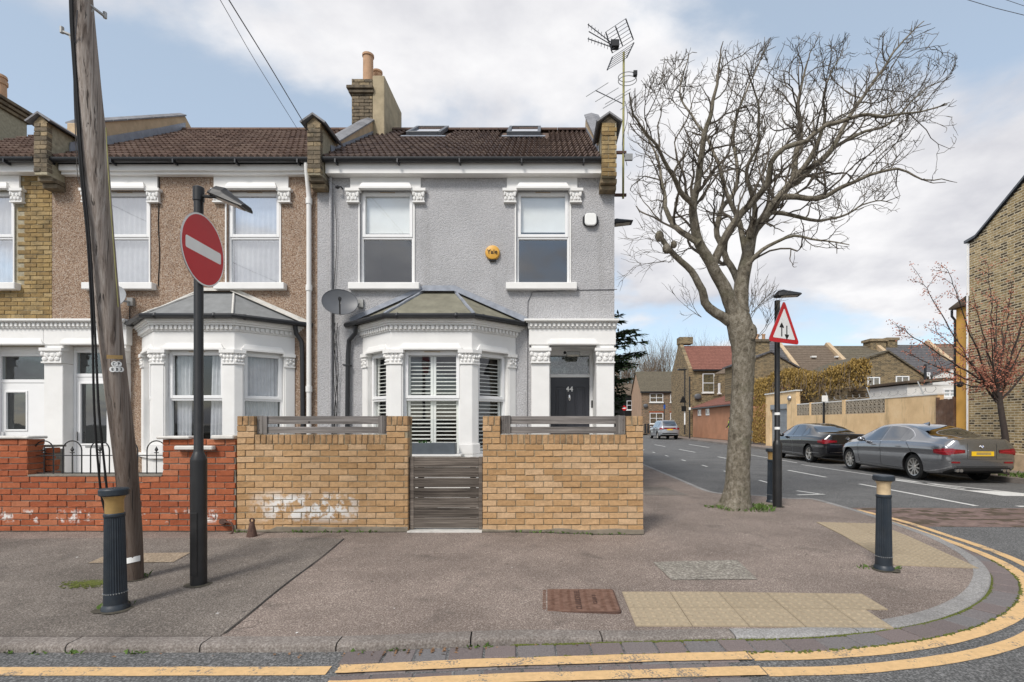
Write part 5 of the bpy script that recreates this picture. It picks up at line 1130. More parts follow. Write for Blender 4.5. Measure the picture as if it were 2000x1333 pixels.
# no-entry sign
pA, bA = sign_post('sign_post', 388, 1142, 'tall black post with round red no entry sign and small lamp', PZ(372, 4.36), 0.063, 0.036, PZ(884, 4.36))
MB().lathe([(0.043, PZ(393, 4.36)), (0.043, PZ(367, 4.36)), (0.03, PZ(365, 4.36))], 20, bA.x, bA.y).build('top_cap', 'black_post', pA, smooth=True)
MB().box(bA.x-0.028, bA.x+0.028, bA.y-0.066, bA.y-0.055, 0.02, 0.55).build('access_door', 'black_post', pA, bevel=0.002)
cz = PZ(487, 4.33); ang = math.radians(93); sc = Vector((bA.x+0.044, bA.y, cz))
SM = Matrix.Translation(sc) @ Matrix.Rotation(ang, 4, 'Z') @ FACE              # sign plate: local x along plate, y up, z out of its face
def disc(r, z0, z1, n=48, sx=1.0, sy=1.0): return MB().lathe([(r, z0), (r, z1)], n)
pl_ = disc(0.302, -0.004, 0.0).xf(SM).build('sign_plate', 'sign_grey', pA); disc(0.300, 0.0003, 0.0012).xf(SM).build('white_rim', 'sign_white', pl_); disc(0.287, 0.0015, 0.0024).xf(SM).build('red_disc', 'sign_red', pl_)
rr = [(sx_*(0.245-0.018)+0.018*math.cos(a), sy_*(0.05-0.018)+0.018*math.sin(a)) for sx_, sy_, a0 in ((1, 1, 0), (-1, 1, 90), (-1, -1, 180), (1, -1, 270)) for a in [math.radians(a0+22.5*k) for k in range(5)]]
MB().prism(rr, 'z', 0.0027, 0.0036).xf(SM).build('white_bar', 'sign_white', pl_)
for dz in (-0.16, 0.16): MB().box(bA.x-0.042, bA.x+0.038, bA.y-0.042, bA.y+0.042, cz+dz-0.015, cz+dz+0.015).build('sign_clip', 'galvanised', pA)
def luminaire(parent, a, b, w=0.085, h=0.055, up=Vector((0, 0, 1)), arm=True):
    d = (b-a); L = d.length; x = d.normalized(); y = up.cross(x).normalized(); z = x.cross(y); mt = Matrix(((x.x, y.x, z.x, a.x), (x.y, y.y, z.y, a.y), (x.z, y.z, z.z, a.z), (0, 0, 0, 1)))
    prof = [(0.0, 0.03), (0.05, 0.085), (0.13, 0.10), (L*0.45, 0.085), (L, 0.035)]; m = MB()
    for xx, hh in prof:
        ww = w*(0.55 if xx == 0 else 1.0); m.v += [mt @ Vector(q) for q in ((xx, -ww, 0), (xx, -ww*0.92, hh*0.5), (xx, -ww*0.5, hh), (xx, ww*0.5, hh), (xx, ww*0.92, hh*0.5), (xx, ww, 0))]
    n = len(prof); m.f = [(i*6+k, i*6+(k+1) % 6, (i+1)*6+(k+1) % 6, (i+1)*6+k) for i in range(n-1) for k in range(6)]+[(0, 1, 2, 3, 4, 5), tuple(range((n-1)*6, n*6))]
    lm = m.build('luminaire', 'black_post', parent, bevel=0.004); MB().box(0.10, L-0.05, -w*0.6, w*0.6, -0.008, -0.001).xf(mt).build('lens', 'lamp_lens', lm); return lm
MB().tube([(bA.x, bA.y, PZ(383, 4.36)), (bA.x+0.16, bA.y-0.01, PZ(386, 4.36))], 0.014, 8).build('arm', 'black_post', pA)
luminaire(pA, Vector((bA.x+0.095, bA.y+0.0, PZ(381, 4.36))), Vector((PX(480, 4.34), 4.36, PZ(411, 4.36))))
# two-way traffic warning sign
pB, bB = sign_post('sign_post', 1518, 990, 'black post with red bordered triangle sign showing two opposing arrows', PZ(582, 8.05), 0.070, 0.042, PZ(862, 8.05))
cz = PZ(640, 7.95); TM = Matrix.Translation((PX(1531.5, 7.93), 7.93, cz)) @ Matrix.Rotation(math.radians(30), 4, 'Z') @ FACE
def tri(s, r, n=6):
    out = []; R = s/math.sqrt(3)-2*r
    for k in range(3):
        a = math.pi/2+k*2*math.pi/3; c = Vector((R*math.cos(a), R*math.sin(a)))
        for j in range(n): b_ = a-math.pi/3+j*(2*math.pi/3)/(n-1); out.append((c.x+r*math.cos(b_), c.y+r*math.sin(b_)-0.02))
    return out
pt = MB().prism(tri(0.78, 0.04), 'z', -0.005, 0.0).xf(TM).build('sign_plate', 'sign_grey', pB); MB().prism(tri(0.77, 0.037), 'z', 0.0004, 0.0014).xf(TM).build('red_border', 'sign_red', pt); MB().prism(tri(0.545, 0.012), 'z', 0.0018, 0.0028).xf(TM).build('white_field', 'sign_white', pt)
def arrow(cx, up):
    s_ = 1 if up else -1; q = [(-.013, -.105), (.013, -.105), (.013, .035), (.05, .03), (.05, .05), (0, .115), (-.05, .05), (-.05, .03), (-.013, .035)]
    MB().prism([(cx+x, -0.045+s_*y+(0.0 if up else -0.03)+0.0) for x, y in q], 'z', 0.0032, 0.004).xf(TM).build('arrow', 'sign_black', pt)
arrow(-0.062, True); arrow(0.062, False)
MB().box(bB.x-0.06, bB.x+0.06, bB.y-0.06, bB.y+0.05, cz-0.03, cz+0.0).build('sign_clip', 'galvanised', pB)
luminaire(pB, Vector((PX(1513, 8.0), 8.02, PZ(580, 8.0))), Vector((PX(1560, 8.0), 7.96, PZ(579, 8.0))), 0.10)
for z in (PZ(808, 8.0), PZ(837, 8.0)): MB().lathe([(0.0435, z-0.02), (0.0435, z+0.02)], 20, bB.x, bB.y).build('torn_sticker', 'sign_white', pB)

# things fixed to the houses
def sat_dish(label, c, nrm, rx, rz, mat, wall, arm_dir):
    d = thing('satellite_dish', label, 'satellite dish', c, 'satellite dishes'); n = nrm.normalized(); x = Vector((0, 0, 1)).cross(n).normalized(); z = n.cross(x); m = MB(); K = 28
    for j in range(6):
        for k in range(K): t = j/5; a = 2*math.pi*k/K; m.v.append(c+x*(rx*t*math.cos(a))+z*(rz*t*math.sin(a))-n*(0.055*(1-t*t)))
    m.f = [(j*K+k, j*K+(k+1) % K, (j+1)*K+(k+1) % K, (j+1)*K+k) for j in range(5) for k in range(K)]; m.build('reflector', mat, d, smooth=True, fix=False)
    rim = [c+x*(rx*math.cos(2*math.pi*k/K))+z*(rz*math.sin(2*math.pi*k/K)) for k in range(K+1)]; MB().tube(rim, 0.006, 5, False).build('rim', mat, d, smooth=True)
    tip = c+n*0.30-z*0.10; MB().tube([c-z*rz*0.98, c-z*rz*0.7+n*0.15, tip], 0.012, 6).build('feed_arm', 'car_black_trim', d); MB().tube([tip, tip-n*0.07+z*0.015], 0.028, 10).build('receiver', 'car_black_trim', d, smooth=True)
    MB().tube([c-n*0.05, c-n*0.10, wall], 0.018, 8).build('bracket', 'galvanised', d); MB().box(wall.x-0.05, wall.x+0.05, wall.y-0.02, wall.y+0.03, wall.z-0.07, wall.z+0.07).build('wall_plate', 'galvanised', d); return d
sat_dish('dark grey satellite dish on the grey house beside the bay roof', P(664, 590, 8.62), Vector((0.35, -0.9, 0.28)), 0.285, 0.235, 'dish_grey', Vector((PX(704, 8.9), 8.90, PZ(593, 8.9))), 1)
sat_dish('pale grey satellite dish on the pebbledashed house behind the wooden pole', P(212, 580, 8.58), Vector((0.05, -0.95, 0.3)), 0.275, 0.225, 'dish_light', Vector((PX(255, 8.9), 8.90, PZ(590, 8.9))), 1)
ya = thing('alarm_box', 'round yellow alarm box lettered Yale between the upper windows', 'alarm box', P(962, 494, YF)); yc = P(962, 494, YF-0.03)
m = MB().lathe([(0.128, 0), (0.128, 0.035), (0.115, 0.06), (0.06, 0.072), (0.01, 0.074)], 32).xf(Matrix.Translation((yc.x, YF-0.002, yc.z)) @ FACE); m.build('cover', 'yale_yellow', ya, smooth=True)
text('lettering', 'Yale', 0.105, 'sign_black', ya, Matrix.Translation((yc.x, YF-0.080, yc.z)) @ FACE, 0.002, 0.0008); MB().box(yc.x-0.06, yc.x+0.06, YF-0.05, YF-0.002, yc.z-0.15, yc.z-0.115).build('strobe', 'car_black_trim', ya, bevel=0.01)
wa = thing('alarm_box', 'white alarm box with dark sides near the house corner', 'alarm box', P(1153, 432, YF)); c = P(1153, 432, YF)
def rounded(w, h, r, n=5): return [(sx*(w/2-r)+r*math.cos(a), sy*(h/2-r)+r*math.sin(a)) for sx, sy, a0 in ((1, 1, 0), (-1, 1, 90), (-1, -1, 180), (1, -1, 270)) for a in [math.radians(a0+90*k/(n-1)) for k in range(n)]]
MB().prism([(c.x+x, c.z+z) for x, z in rounded(0.27, 0.19, 0.07)], 'y', YF-0.05, YF-0.001).build('housing', 'car_black_trim', wa, bevel=0.008); MB().prism([(c.x+x, c.z+z) for x, z in rounded(0.205, 0.215, 0.06)], 'y', YF-0.085, YF-0.0505).build('cover', 'sign_white', wa, bevel=0.012)
ws = thing('wall_lamp', 'grey street lantern bracketed to the side wall of the grey house', 'street lamp', (1.2, 9.6, 4.9)); z = PZ(441, 9.6)
luminaire(ws, Vector((1.215, 9.6, z)), Vector((PX(1235, 9.6), 9.6, z+0.05)), 0.11); MB().box(1.2065, 1.24, 9.52, 9.68, z-0.08, z+0.1).build('wall_plate', 'galvanised', ws)
# aerial mast
am = thing('aerial_mast', 'tall yellowish mast with three television aerials on the house corner', 'aerial', (1.45, 9.5, 5.5)); YM = 9.5; mx = PX(1217, YM)
MB().tube([(mx, YM, PZ(388, YM)), (mx+0.005, YM, PZ(250, YM)), (mx+0.012, YM, PZ(102, YM))], 0.022, 8).build('mast', 'mast_yellow', am, smooth=True)
for y in (298, 381): MB().box(1.206, mx+0.06, YM-0.02, YM+0.02, PZ(y+3, YM), PZ(y-2, YM)).build('wall_bracket', 'rust', am)
MB().box(mx+0.03, mx+0.17, YM-0.05, YM+0.0, PZ(315, YM), PZ(303, YM)).build('junction_box', 'dish_light', am)
def rods(segs, r, name, mat='wire_grey'):
    m = MB()
    for a, b in segs: m.tube([P(*a), P(*b)], r, 5)
    return m.build(name, mat, am)
bm_ = rods([((1148, 48, 9.2), (1205, 92, 9.5)), ((1150, 62, 9.2), (1205, 94, 9.5)), ((1148, 76, 9.2), (1208, 97, 9.5))], 0.009, 'boom')
seg = []
for k in range(8):
    t = k/8
    for (a, b) in (((1150, 50), (1200, 84)), ((1150, 77), (1200, 96))): x, y = a[0]+(b[0]-a[0])*t, a[1]+(b[1]-a[1])*t; seg.append(((x, y-4, 9.12), (x-1, y+5, 9.38)))
rods(seg, 0.005, 'director_rods')
rods([((1222, 37, 9.3), (1237, 78, 9.6)), ((1202, 52, 9.4), (1216, 90, 9.6)), ((1238, 84, 9.5), (1224, 113, 9.3)), ((1196, 112, 9.4), (1186, 137, 9.2)), ((1183, 63, 9.4), (1196, 104, 9.5))], 0.012, 'reflector_edges', 'car_black_trim')
seg = [((1183+ (1196-1183)*t, 63+41*t, 9.35), (1222+15*t, 37+41*t, 9.55)) for t in [i/6 for i in range(7)]]+[((1196-10*t, 112+25*t, 9.3), (1238-14*t, 84+29*t, 9.5)) for t in [i/5 for i in range(6)]]
rods(seg, 0.005, 'reflector_grid'); MB().box(PX(1193, 9.4), PX(1209, 9.4), 9.35, 9.47, PZ(94, 9.4), PZ(80, 9.4)).build('balun_box', 'car_black_trim', am, bevel=0.01)
rods([((1163, 177, 9.3), (1216, 203, 9.5))], 0.009, 'boom'); rods([((1145, 189, 9.1), (1188, 162, 9.5)), ((1163, 199, 9.1), (1208, 172, 9.6)), ((1178, 212, 9.2), (1232, 180, 9.6)), ((1182, 204, 9.2), (1232, 174, 9.6)), ((1212, 215, 9.3), (1248, 183, 9.7))], 0.006, 'elements', 'galvanised')
m = MB(); cc = Vector((mx+0.08, YM, PZ(155, YM))); 
for dz in (-0.03, 0.04): m.tube([cc+Vector((0.17*math.cos(a), 0.17*math.sin(a), dz+0.02*math.sin(a))) for a in [2*math.pi*k/16 for k in range(17)]], 0.007, 5)
m.build('loop_aerial', 'galvanised', am); MB().box(cc.x+0.08, cc.x+0.15, YM-0.2, YM-0.13, cc.z-0.05, cc.z+0.03).build('aerial_box', 'car_black_trim', am)
MB().tube([Vector((mx+0.03+0.05*math.sin(i*0.8), YM-0.03, PZ(200+14*i, YM))) for i in range(10)], 0.006, 5).build('aerial_cable', 'wire_grey', am)
# rusty iron bell-shaped stop, pipe stub at the walls
ir = GP(492, 1048); st = thing('iron_stop', 'small rusty iron cone with ring standing at the wall foot', 'iron stop', ir)
MB().lathe([(0.058, ir.z-0.01), (0.055, ir.z+0.02), (0.026, ir.z+0.15), (0.022, ir.z+0.165)], 14, ir.x, ir.y).build('cone', 'rust', st, smooth=True)
MB().tube([(ir.x+0.022*math.cos(a), ir.y, ir.z+0.185+0.024*math.sin(a)) for a in [2*math.pi*k/12 for k in range(13)]], 0.010, 6, False).build('ring', 'rust', st, smooth=True)
dp = thing('drain_pipe', 'short rusty bent pipe sticking out of the red wall foot', 'pipe', (PX(440, 6.15), 6.15, 0)); q = smoothline([P(432, 1016, 6.19), P(438, 1020, 6.12), P(452, 1022, 6.08), P(456, 1035, 6.07), P(450, 1044, 6.06), P(436, 1046, 6.05)], 0.03)
MB().tube([P(436, 1020, 6.2), P(434, 1019, 6.10)], 0.036, 12).build('stub', 'rust', dp, smooth=True); MB().tube(q, 0.012, 6).build('hose', 'rust', dp, smooth=True)

# overhead wires
def wire(name, label, pts, r=0.006):
    o = MB().tube(smoothline([Vector(p) for p in pts], 0.4), r, 5).build(name, 'wire_grey'); tag(o, label, 'wire', 'overhead telephone wires'); return o
ins = Vector((PX(605, 8.6), 8.6, PZ(262, 8.6)))
wire('overhead_wire', 'thicker overhead wire running down to the brick parapet pier between the houses', [P(395, -90, 4.6), P(447, 0, 5.6), P(520, 118, 7.0), P(602, 255, 8.6)], 0.007)
wire('overhead_wire', 'thinner overhead wire ending just above the red tiled roof', [P(375, -90, 4.6), P(430, 0, 5.8), P(500, 122, 7.3), P(582, 254, 9.0)], 0.004)
wire('overhead_wire', 'upper overhead wire crossing the top corner of the sky', [P(1800, -40, 9), P(1890, 0, 9), P(2000, 30, 9), P(2150, 62, 9)], 0.005)
wire('overhead_wire', 'lower overhead wire crossing the top corner of the sky', [P(1850, -45, 9), P(1950, -5, 9), P(2000, 12, 9), P(2150, 50, 9)], 0.004)
wire('overhead_wire', 'fine wire from the roof edge to the black clamp on the grey wall', [P(612, 322, 8.65), P(640, 350, 8.72), P(659, 366, 8.8)], 0.004)
m = MB(); c = P(659, 366, 8.82); m.ball(c, (0.04, 0.03, 0.03), 8, 5); m.tube([c, c+Vector((0.04, 0.05, 0.03)), Vector((c.x+0.05, 8.93, c.z+0.02))], 0.012, 6); tag(m.build('wire_clamp', 'car_black_trim'), 'small black wire clamp fixed high on the grey wall', 'clamp')

# ------------------------------------------------------------------ trees
ENV = [(1215, 215), (1240, 170), (1300, 105), (1400, 80), (1500, 72), (1600, 62), (1700, 62), (1790, 36), (1820, 45), (1875, 110)]
def in_env(q):
    x = 1065+q.x/q.y*1000; y = 828-(q.z-CAM_Z)/q.y*1000
    if x < 1222 or x > 1872: return False
    top = interp_(ENV, x); low = 640 if x < 1560 else (500 if x < 1660 else (420 if x < 1760 else 360))
    if x < 1300: low = 520
    return top < y < low
def interp_(ks, x):
    for (a, b), (c, d) in zip(ks, ks[1:]):
        if a <= x <= c: return b+(d-b)*(x-a)/(c-a)
    return ks[-1][1]
def grow(m, p, d, L, r, depth, R, up=0.15, wig=0.35, seg=5, spread=(0.5, 1.1), kids=(2, 4), sides=4, tipr=0.35, shrink=(0.45, 0.7), taper=0.55, env=False):
    """a crooked branch and, from it, smaller ones"""
    pts = [p.copy()]; rads = [r]; d = d.normalized(); q = p.copy()
    for i in range(seg):
        d = (d+Vector((R.gauss(0, wig), R.gauss(0, wig), R.gauss(0, wig)+up))*0.5).normalized(); q = q+d*(L/seg); pts.append(q.copy()); rads.append(r*(1-(1-taper)*(i+1)/seg))
    if env and not in_env(pts[-1]):
        if not in_env(pts[2]): return
        pts, rads = pts[:3], rads[:3]; depth = 0; seg = 2
    if depth == 0: rads[-1] = r*tipr
    m.tube(pts, rads, sides if depth else 3, cap=False)
    if depth:
        n = R.randint(*kids)
        for k in range(n):
            t = R.uniform(0.2, 1.0); i = min(int(t*seg), seg-1); b = pts[i].lerp(pts[i+1], t*seg-i); dd = (pts[i+1]-pts[i]).normalized()
            ax = Vector((R.gauss(0, 1), R.gauss(0, 1), R.gauss(0, 1))); ax = (ax-dd*ax.dot(dd)).normalized(); a = R.uniform(*spread); nd = dd*math.cos(a)+ax*math.sin(a)
            grow(m, b, nd, L*R.uniform(*shrink), max(r*0.62*(1-0.3*t), 0.0042 if env else 0.0035), depth-1, R, up, wig, seg, spread, kids, sides, tipr, shrink, taper, env)
        grow(m, pts[-1], d, L*R.uniform(*shrink), max(r*taper, 0.0042 if env else 0.0035), depth-1, R, up, wig, seg, spread, kids, sides, tipr, shrink, taper, env)
TB = GP(1440, 992); tree = thing('street_tree', 'large leafless tree with thick grey trunk on the corner pavement', 'tree', TB)
R = random.Random(7)
tr = [(1437, 1003, .31, 0), (1438, 985, .24, 0), (1440, 955, .205, 0), (1442, 900, .190, 0), (1447, 820, .182, 0), (1451, 740, .178, 0), (1452, 690, .186, 0), (1449, 655, .21, 0), (1440, 622, .20, 0.02), (1434, 600, .15, 0.05)]
YT = TB.y
pts = [P(x, y, YT+dy) for x, y, r, dy in tr]; pts[0].z = zp(pts[0].x, YT)-0.06; sp = smoothline(pts, 0.10)
def rz(z):
    q = [(p.z, t[2]) for p, t in zip(pts, tr)]
    for (a, ra), (b, rb) in zip(q, q[1:]):
        if a <= z <= b: return ra+(rb-ra)*(z-a)/(b-a)
    return q[-1][1] if z > q[-1][0] else q[0][1]
m = MB().tube(sp, [rz(p.z)*0.94 for p in sp], 36)
zb_ = TB.z
for v in m.v:
    c = min(sp, key=lambda q: (q-v).length); d = v-c; a = math.atan2(d.y, d.x); low = max(0, 1-(v.z-zb_)/0.45)
    v += d*(0.055*mnoise.noise(v*5)+0.035*mnoise.noise(v*14)+low*low*(0.26*max(0, math.sin(a*2.5+0.6))+0.12*mnoise.noise(Vector((a*2, 0, 3)))))
m.ball(P(1466, 650, YT-0.07), (0.10, 0.10, 0.15), 12, 8); m.ball(P(1470, 700, YT-0.02), (0.05, 0.08, 0.10), 10, 6); m.build('trunk', 'bark', tree, smooth=True)
m = MB()                                         # ring of callus round an old cut
c = P(1470, 652, YT-0.16); 
m.tube([c+Vector((0.045*math.cos(a)-0.02, -0.01, 0.085*math.sin(a))) for a in [2*math.pi*k/14 for k in range(15)]], 0.022, 6, False); m.build('cut_scar', 'bark', tree, smooth=True)
limbs = {
 'A': ([(1434,612),(1412,560),(1388,515),(1362,475),(1355,430),(1353,395),(1365,350),(1368,310),(1372,280),(1385,230),(1400,165),(1406,110)], .145, .012, (0, -.9)),
 'A2': ([(1364,478),(1318,443),(1300,408),(1299,395),(1291,345),(1281,300),(1256,255)], .060, .010, (-.3, .6)),
 'A3': ([(1352,398),(1328,372),(1306,330),(1290,296),(1262,262),(1240,225),(1228,180)], .055, .008, (-.5, -1.6)),
 'B': ([(1446,612),(1448,556),(1460,506),(1469,461),(1496,416),(1523,384),(1550,348),(1554,299),(1563,245),(1560,190),(1577,123)], .150, .012, (.05, .5)),
 'B2': ([(1521,386),(1560,384),(1595,389),(1640,371),(1685,348),(1752,330),(1800,352),(1838,350)], .062, .007, (.3, -.8)),
 'B3': ([(1540,362),(1577,335),(1626,290),(1658,231),(1700,170),(1766,78),(1806,42)], .075, .007, (.35, 1.4)),
 'C': ([(1390,520),(1433,440),(1473,393),(1500,357),(1505,317),(1532,290),(1575,278),(1613,245),(1690,228),(1775,222),(1850,205)], .085, .007, (-.1, -1.3)),
 'D': ([(1447,565),(1415,497),(1400,450),(1410,408),(1437,370),(1437,312),(1433,250),(1460,168),(1500,90)], .070, .008, (.2, 1.5)),
 'E': ([(1460,508),(1445,440),(1424,390),(1408,340),(1392,290),(1360,240),(1330,180),(1345,110)], .060, .008, (.1, 1.2)),
 'F': ([(1469,463),(1475,410),(1460,340),(1478,280),(1480,200),(1462,150)], .060, .008, (.1, -.9)),
 'G': ([(1500,412),(1540,420),(1590,430),(1640,425),(1700,395),(1742,398)], .045, .006, (.2, 1.0)),
 'H': ([(1550,350),(1590,300),(1612,240),(1608,180),(1640,110)], .055, .007, (.3, -.4)),
 'I': ([(1460,520),(1500,480),(1550,462),(1600,470),(1660,478)], .045, .006, (-.1, -.7)),
 'J': ([(1626,290),(1680,262),(1740,240),(1800,180),(1840,160)], .040, .006, (.9, .9)),
}
cm = MB()
def branch_line(pxs, r0, r1, dy):
    n = len(pxs); P3 = [P(x, y, YT+dy[0]+(dy[1]-dy[0])*i/(n-1)) for i, (x, y) in enumerate(pxs)]; L = smoothline(P3, 0.10)
    L = [p+Vector((mnoise.noise(p*3.1), mnoise.noise(p*3.1+Vector((9, 0, 0))), mnoise.noise(p*3.1+Vector((0, 9, 0)))))*0.035 for p in L]; N = len(L)-1
    return L, [r0+(r1-r0)*(i/N)**0.75 for i in range(N+1)]
lm_ = MB()
for k, (pxs, r0, r1, dy) in limbs.items():
    L, rad = branch_line(pxs, r0*0.9, r1, dy); lm_.tube(L, rad, 10)
    tot = sum((L[i+1]-L[i]).length for i in range(len(L)-1)); s = 0.28*tot if k in 'AB' else 0.10*tot; cur = 0; i = 0; acc = 0.0
    while s < tot:
        while i < len(L)-2 and acc+(L[i+1]-L[i]).length < s: acc += (L[i+1]-L[i]).length; i += 1
        b = L[i]; dd = (L[i+1]-L[i]).normalized(); f = s/tot
        ax = Vector((R.gauss(0, 1), R.gauss(0, 1), R.gauss(0.25, 0.8))); ax = (ax-dd*ax.dot(dd)).normalized(); a = R.uniform(0.5, 1.15); nd = dd*math.cos(a)+ax*math.sin(a); nd.z = nd.z*0.7+0.12
        big = R.random() < 0.62
        grow(cm, b, nd, R.uniform(0.42, 0.78)*(1.0 if big else 0.6), max(0.008, min(0.028, rad[i]*0.5)), 3 if big else 2, R, 0.12, 0.46, 5, (0.4, 1.05), (1, 3), 4, 0.6, (0.5, 0.74), 0.6, True)
        s += R.uniform(0.14, 0.27)*(1.6 if f < 0.4 else 0.68)
    grow(cm, L[-1], (L[-1]-L[-4]), 0.5, r1, 3, R, 0.12, 0.42, 5, (0.4, 1.05), (2, 3), 4, 0.5, (0.5, 0.74), 0.55, True)
# knobbly lopped limb
L, rad = branch_line([(1424,628),(1397,610),(1376,592),(1371,566),(1360,540),(1343,520),(1316,497),(1300,482),(1290,468)], .085, .038, (0, -.45)); lm_.tube(L, rad, 12)
for x, y, r in ((1288, 462, .07), (1302, 486, .065), (1316, 478, .05)): lm_.ball(P(x, y, YT-.43), (r, r, r*1.2), 9, 6)
for k in range(9): grow(cm, P(R.uniform(1285, 1340), R.uniform(470, 515), YT-.42), Vector((R.uniform(-1, .3), R.uniform(-.6, .6), R.uniform(-.2, .6))), 0.5, 0.006, 2, R, 0.1, 0.42, 5, (0.4, 1.05), (2, 3), 3, 0.5, (0.5, 0.74), 0.55)
for x, y in ((1475, 605), (1480, 612), (1488, 590), (1500, 640), (1390, 600)):
    for k in range(2): grow(cm, P(x-20, y+20, YT-.1), Vector((R.uniform(.1, .7) if x > 1450 else -.6, R.uniform(-.4, .3), R.uniform(.3, .9))), 0.42, 0.006, 2, R, 0.15, 0.35, 5, (0.3, 0.8), (2, 3), 3, 0.5, (0.5, 0.74), 0.55)
lm_.build('limbs', 'bark', tree, smooth=True); cr = stuff(cm.build('crown', 'twig', tree, fix=False))

def leafbits(m, c, R, n, spread, size):
    for _ in range(n):
        p = c+Vector((R.gauss(0, spread), R.gauss(0, spread), R.gauss(0, spread))); a = Vector((R.gauss(0, 1), R.gauss(0, 1), R.gauss(0, 1))).normalized()*size; b = a.cross(Vector((R.gauss(0, 1), R.gauss(0, 1), R.gauss(0, 1)))).normalized()*size*0.6
        m.add([p-a, p+b, p+a, p-b], [(0, 1, 2, 3)])
# young cherry tree breaking into leaf
CB = Vector((11.95, 13.3, -0.03)); ct = thing('cherry_tree', 'slim young tree with pinkish bronze buds by the brick gable', 'tree', CB); R = random.Random(3)
tp = smoothline([CB+Vector((0, 0, -.05)), P(1965, 870, 13.2), P(1955, 800, 13.2), P(1948, 745, 13.2)], 0.12); m = MB().tube(tp, [0.085-0.028*i/(len(tp)-1) for i in range(len(tp))], 12); m.build('trunk', 'bark_dark', ct, smooth=True)
bm_, lv = MB(), MB(); tips = [(1748, 632), (1800, 548), (1850, 527), (1905, 600), (1930, 520), (1975, 560), (1995, 640), (2010, 590), (1830, 650), (1770, 690), (2030, 700), (1880, 690), (1960, 610), (1920, 660), (1990, 700), (1850, 740), (2060, 650), (2000, 620), (1945, 580), (1975, 650), (2020, 640), (1935, 640)]
for i, (x, y) in enumerate(tips):
    Yk = 13.2+R.uniform(-1.1, 1.1); a = P(1949+R.uniform(-3, 3), 750+R.uniform(-12, 45), 13.2); e = P(x, y, Yk); mid = a.lerp(e, 0.45)+Vector((0, 0, -0.12+R.uniform(-.1, .15))); L = smoothline([a, mid, e], 0.18)
    L = [p+Vector((R.gauss(0, .012), R.gauss(0, .012), R.gauss(0, .012))) for p in L]; bm_.tube(L, [0.030-0.025*k/(len(L)-1) for k in range(len(L))], 5)
    for k in range(2, len(L), 1):
        if R.random() < 0.75:
            d = (L[k]-L[k-1]).normalized(); ax = Vector((R.gauss(0, 1), R.gauss(0, 1), R.gauss(0.4, 1))).normalized(); t = L[k]+(d*0.6+ax).normalized()*R.uniform(.15, .55); bm_.tube([L[k], L[k].lerp(t, .5)+Vector((0, 0, .02)), t], [.008, .006, .003], 3)
            for q in (0.35, 0.6, 0.8, 1.0): leafbits(lv, L[k].lerp(t, q), R, 6, 0.05, 0.024)
        leafbits(lv, L[k], R, 6, 0.07, 0.023)
bm_.build('branches', 'bark_dark', ct); stuff(lv.build('crown', 'pink_leaf', ct, fix=False))
# conifer behind the house
cf = thing('conifer_tree', 'dark green conifer peeping out behind the grey house', 'tree', (0.55, 19.0, 0)); R = random.Random(5); MB().tube([(0.55, 19, 0), (0.6, 19, 3), (0.55, 19, 6.2)], [.2, .14, .03], 8).build('trunk', 'bark_dark', cf); bm_, lv = MB(), MB()
for k in range(46):
    z = 1.2+k*0.105; L = (3.25-0.30*abs(z-3.8))*R.uniform(0.8, 1.0) if z < 5.4 else (6.4-z)*0.9
    if z > 4.6: L *= 0.55
    for s_ in range(3):
        a = R.uniform(-1.2, 1.2) if s_ < 2 else R.uniform(0, 6.28); d = Vector((math.cos(a), math.sin(a), 0.18)); p0 = Vector((0.55, 19, z)); pr = p0
        for i in range(1, 9):
            q = p0+d*(L*i/8)+Vector((0, 0, -0.05*L*(i/8)**2*2+0.1*math.sin(i))); bm_.tube([pr, q], 0.012, 3); 
            if i > 1:
                for _k in range(26):
                    sd = (d*R.uniform(.2, 1)+Vector((R.gauss(0, .7), R.gauss(0, .7), R.uniform(-.5, .1)))).normalized(); e0 = pr.lerp(q, R.random()); e1 = e0+sd*R.uniform(.18, .34); wv = sd.cross(Vector((R.gauss(0, .4), R.gauss(0, .4), 1))).normalized()*.040
                    lv.add([e0-wv*.5, e0.lerp(e1, .5)-wv, e1, e0.lerp(e1, .5)+wv], [(0, 1, 2, 3)])
            pr = q
bm_.build('branches', 'bark_dark', cf); stuff(lv.build('crown', 'conifer_leaf', cf, fix=False))
def far_tree(label, x, Y, w, h, seed, n=26):
    R = random.Random(seed); t = thing('bare_tree', label, 'tree', (x, Y, 0), 'bare trees beyond the houses'); tk = MB().tube([(x, Y, 0), (x+.2, Y, h*.35)], [.35, .25], 8); tk.build('trunk', 'far_twig', t); m = MB()
    for k in range(n): grow(m, Vector((x+R.uniform(-.3, .3)+.1, Y, h*R.uniform(.15, .4))), Vector((R.uniform(-.75, .75)*w/h*1.6, R.uniform(-.5, .5), 1)), h*0.42, 0.10, 3, R, 0.22, 0.22, 4, (0.25, 0.7), (3, 4), 3, 0.5, (0.5, 0.75), 0.5)
    stuff(m.build('crown', 'far_twig', t, fix=False))
far_tree('bare pale-trunked tree at the far end of the street beside the dark cottage', PX(1222, 84), 86, 5, 11.5, 1, 20); far_tree('broad bare tree behind the far brown brick house with small windows', PX(1285, 92), 92, 8, 13.5, 2, 30); far_tree('bare treetop above the red tiled roof', PX(1385, 105), 105, 8, 16.5, 4, 24)

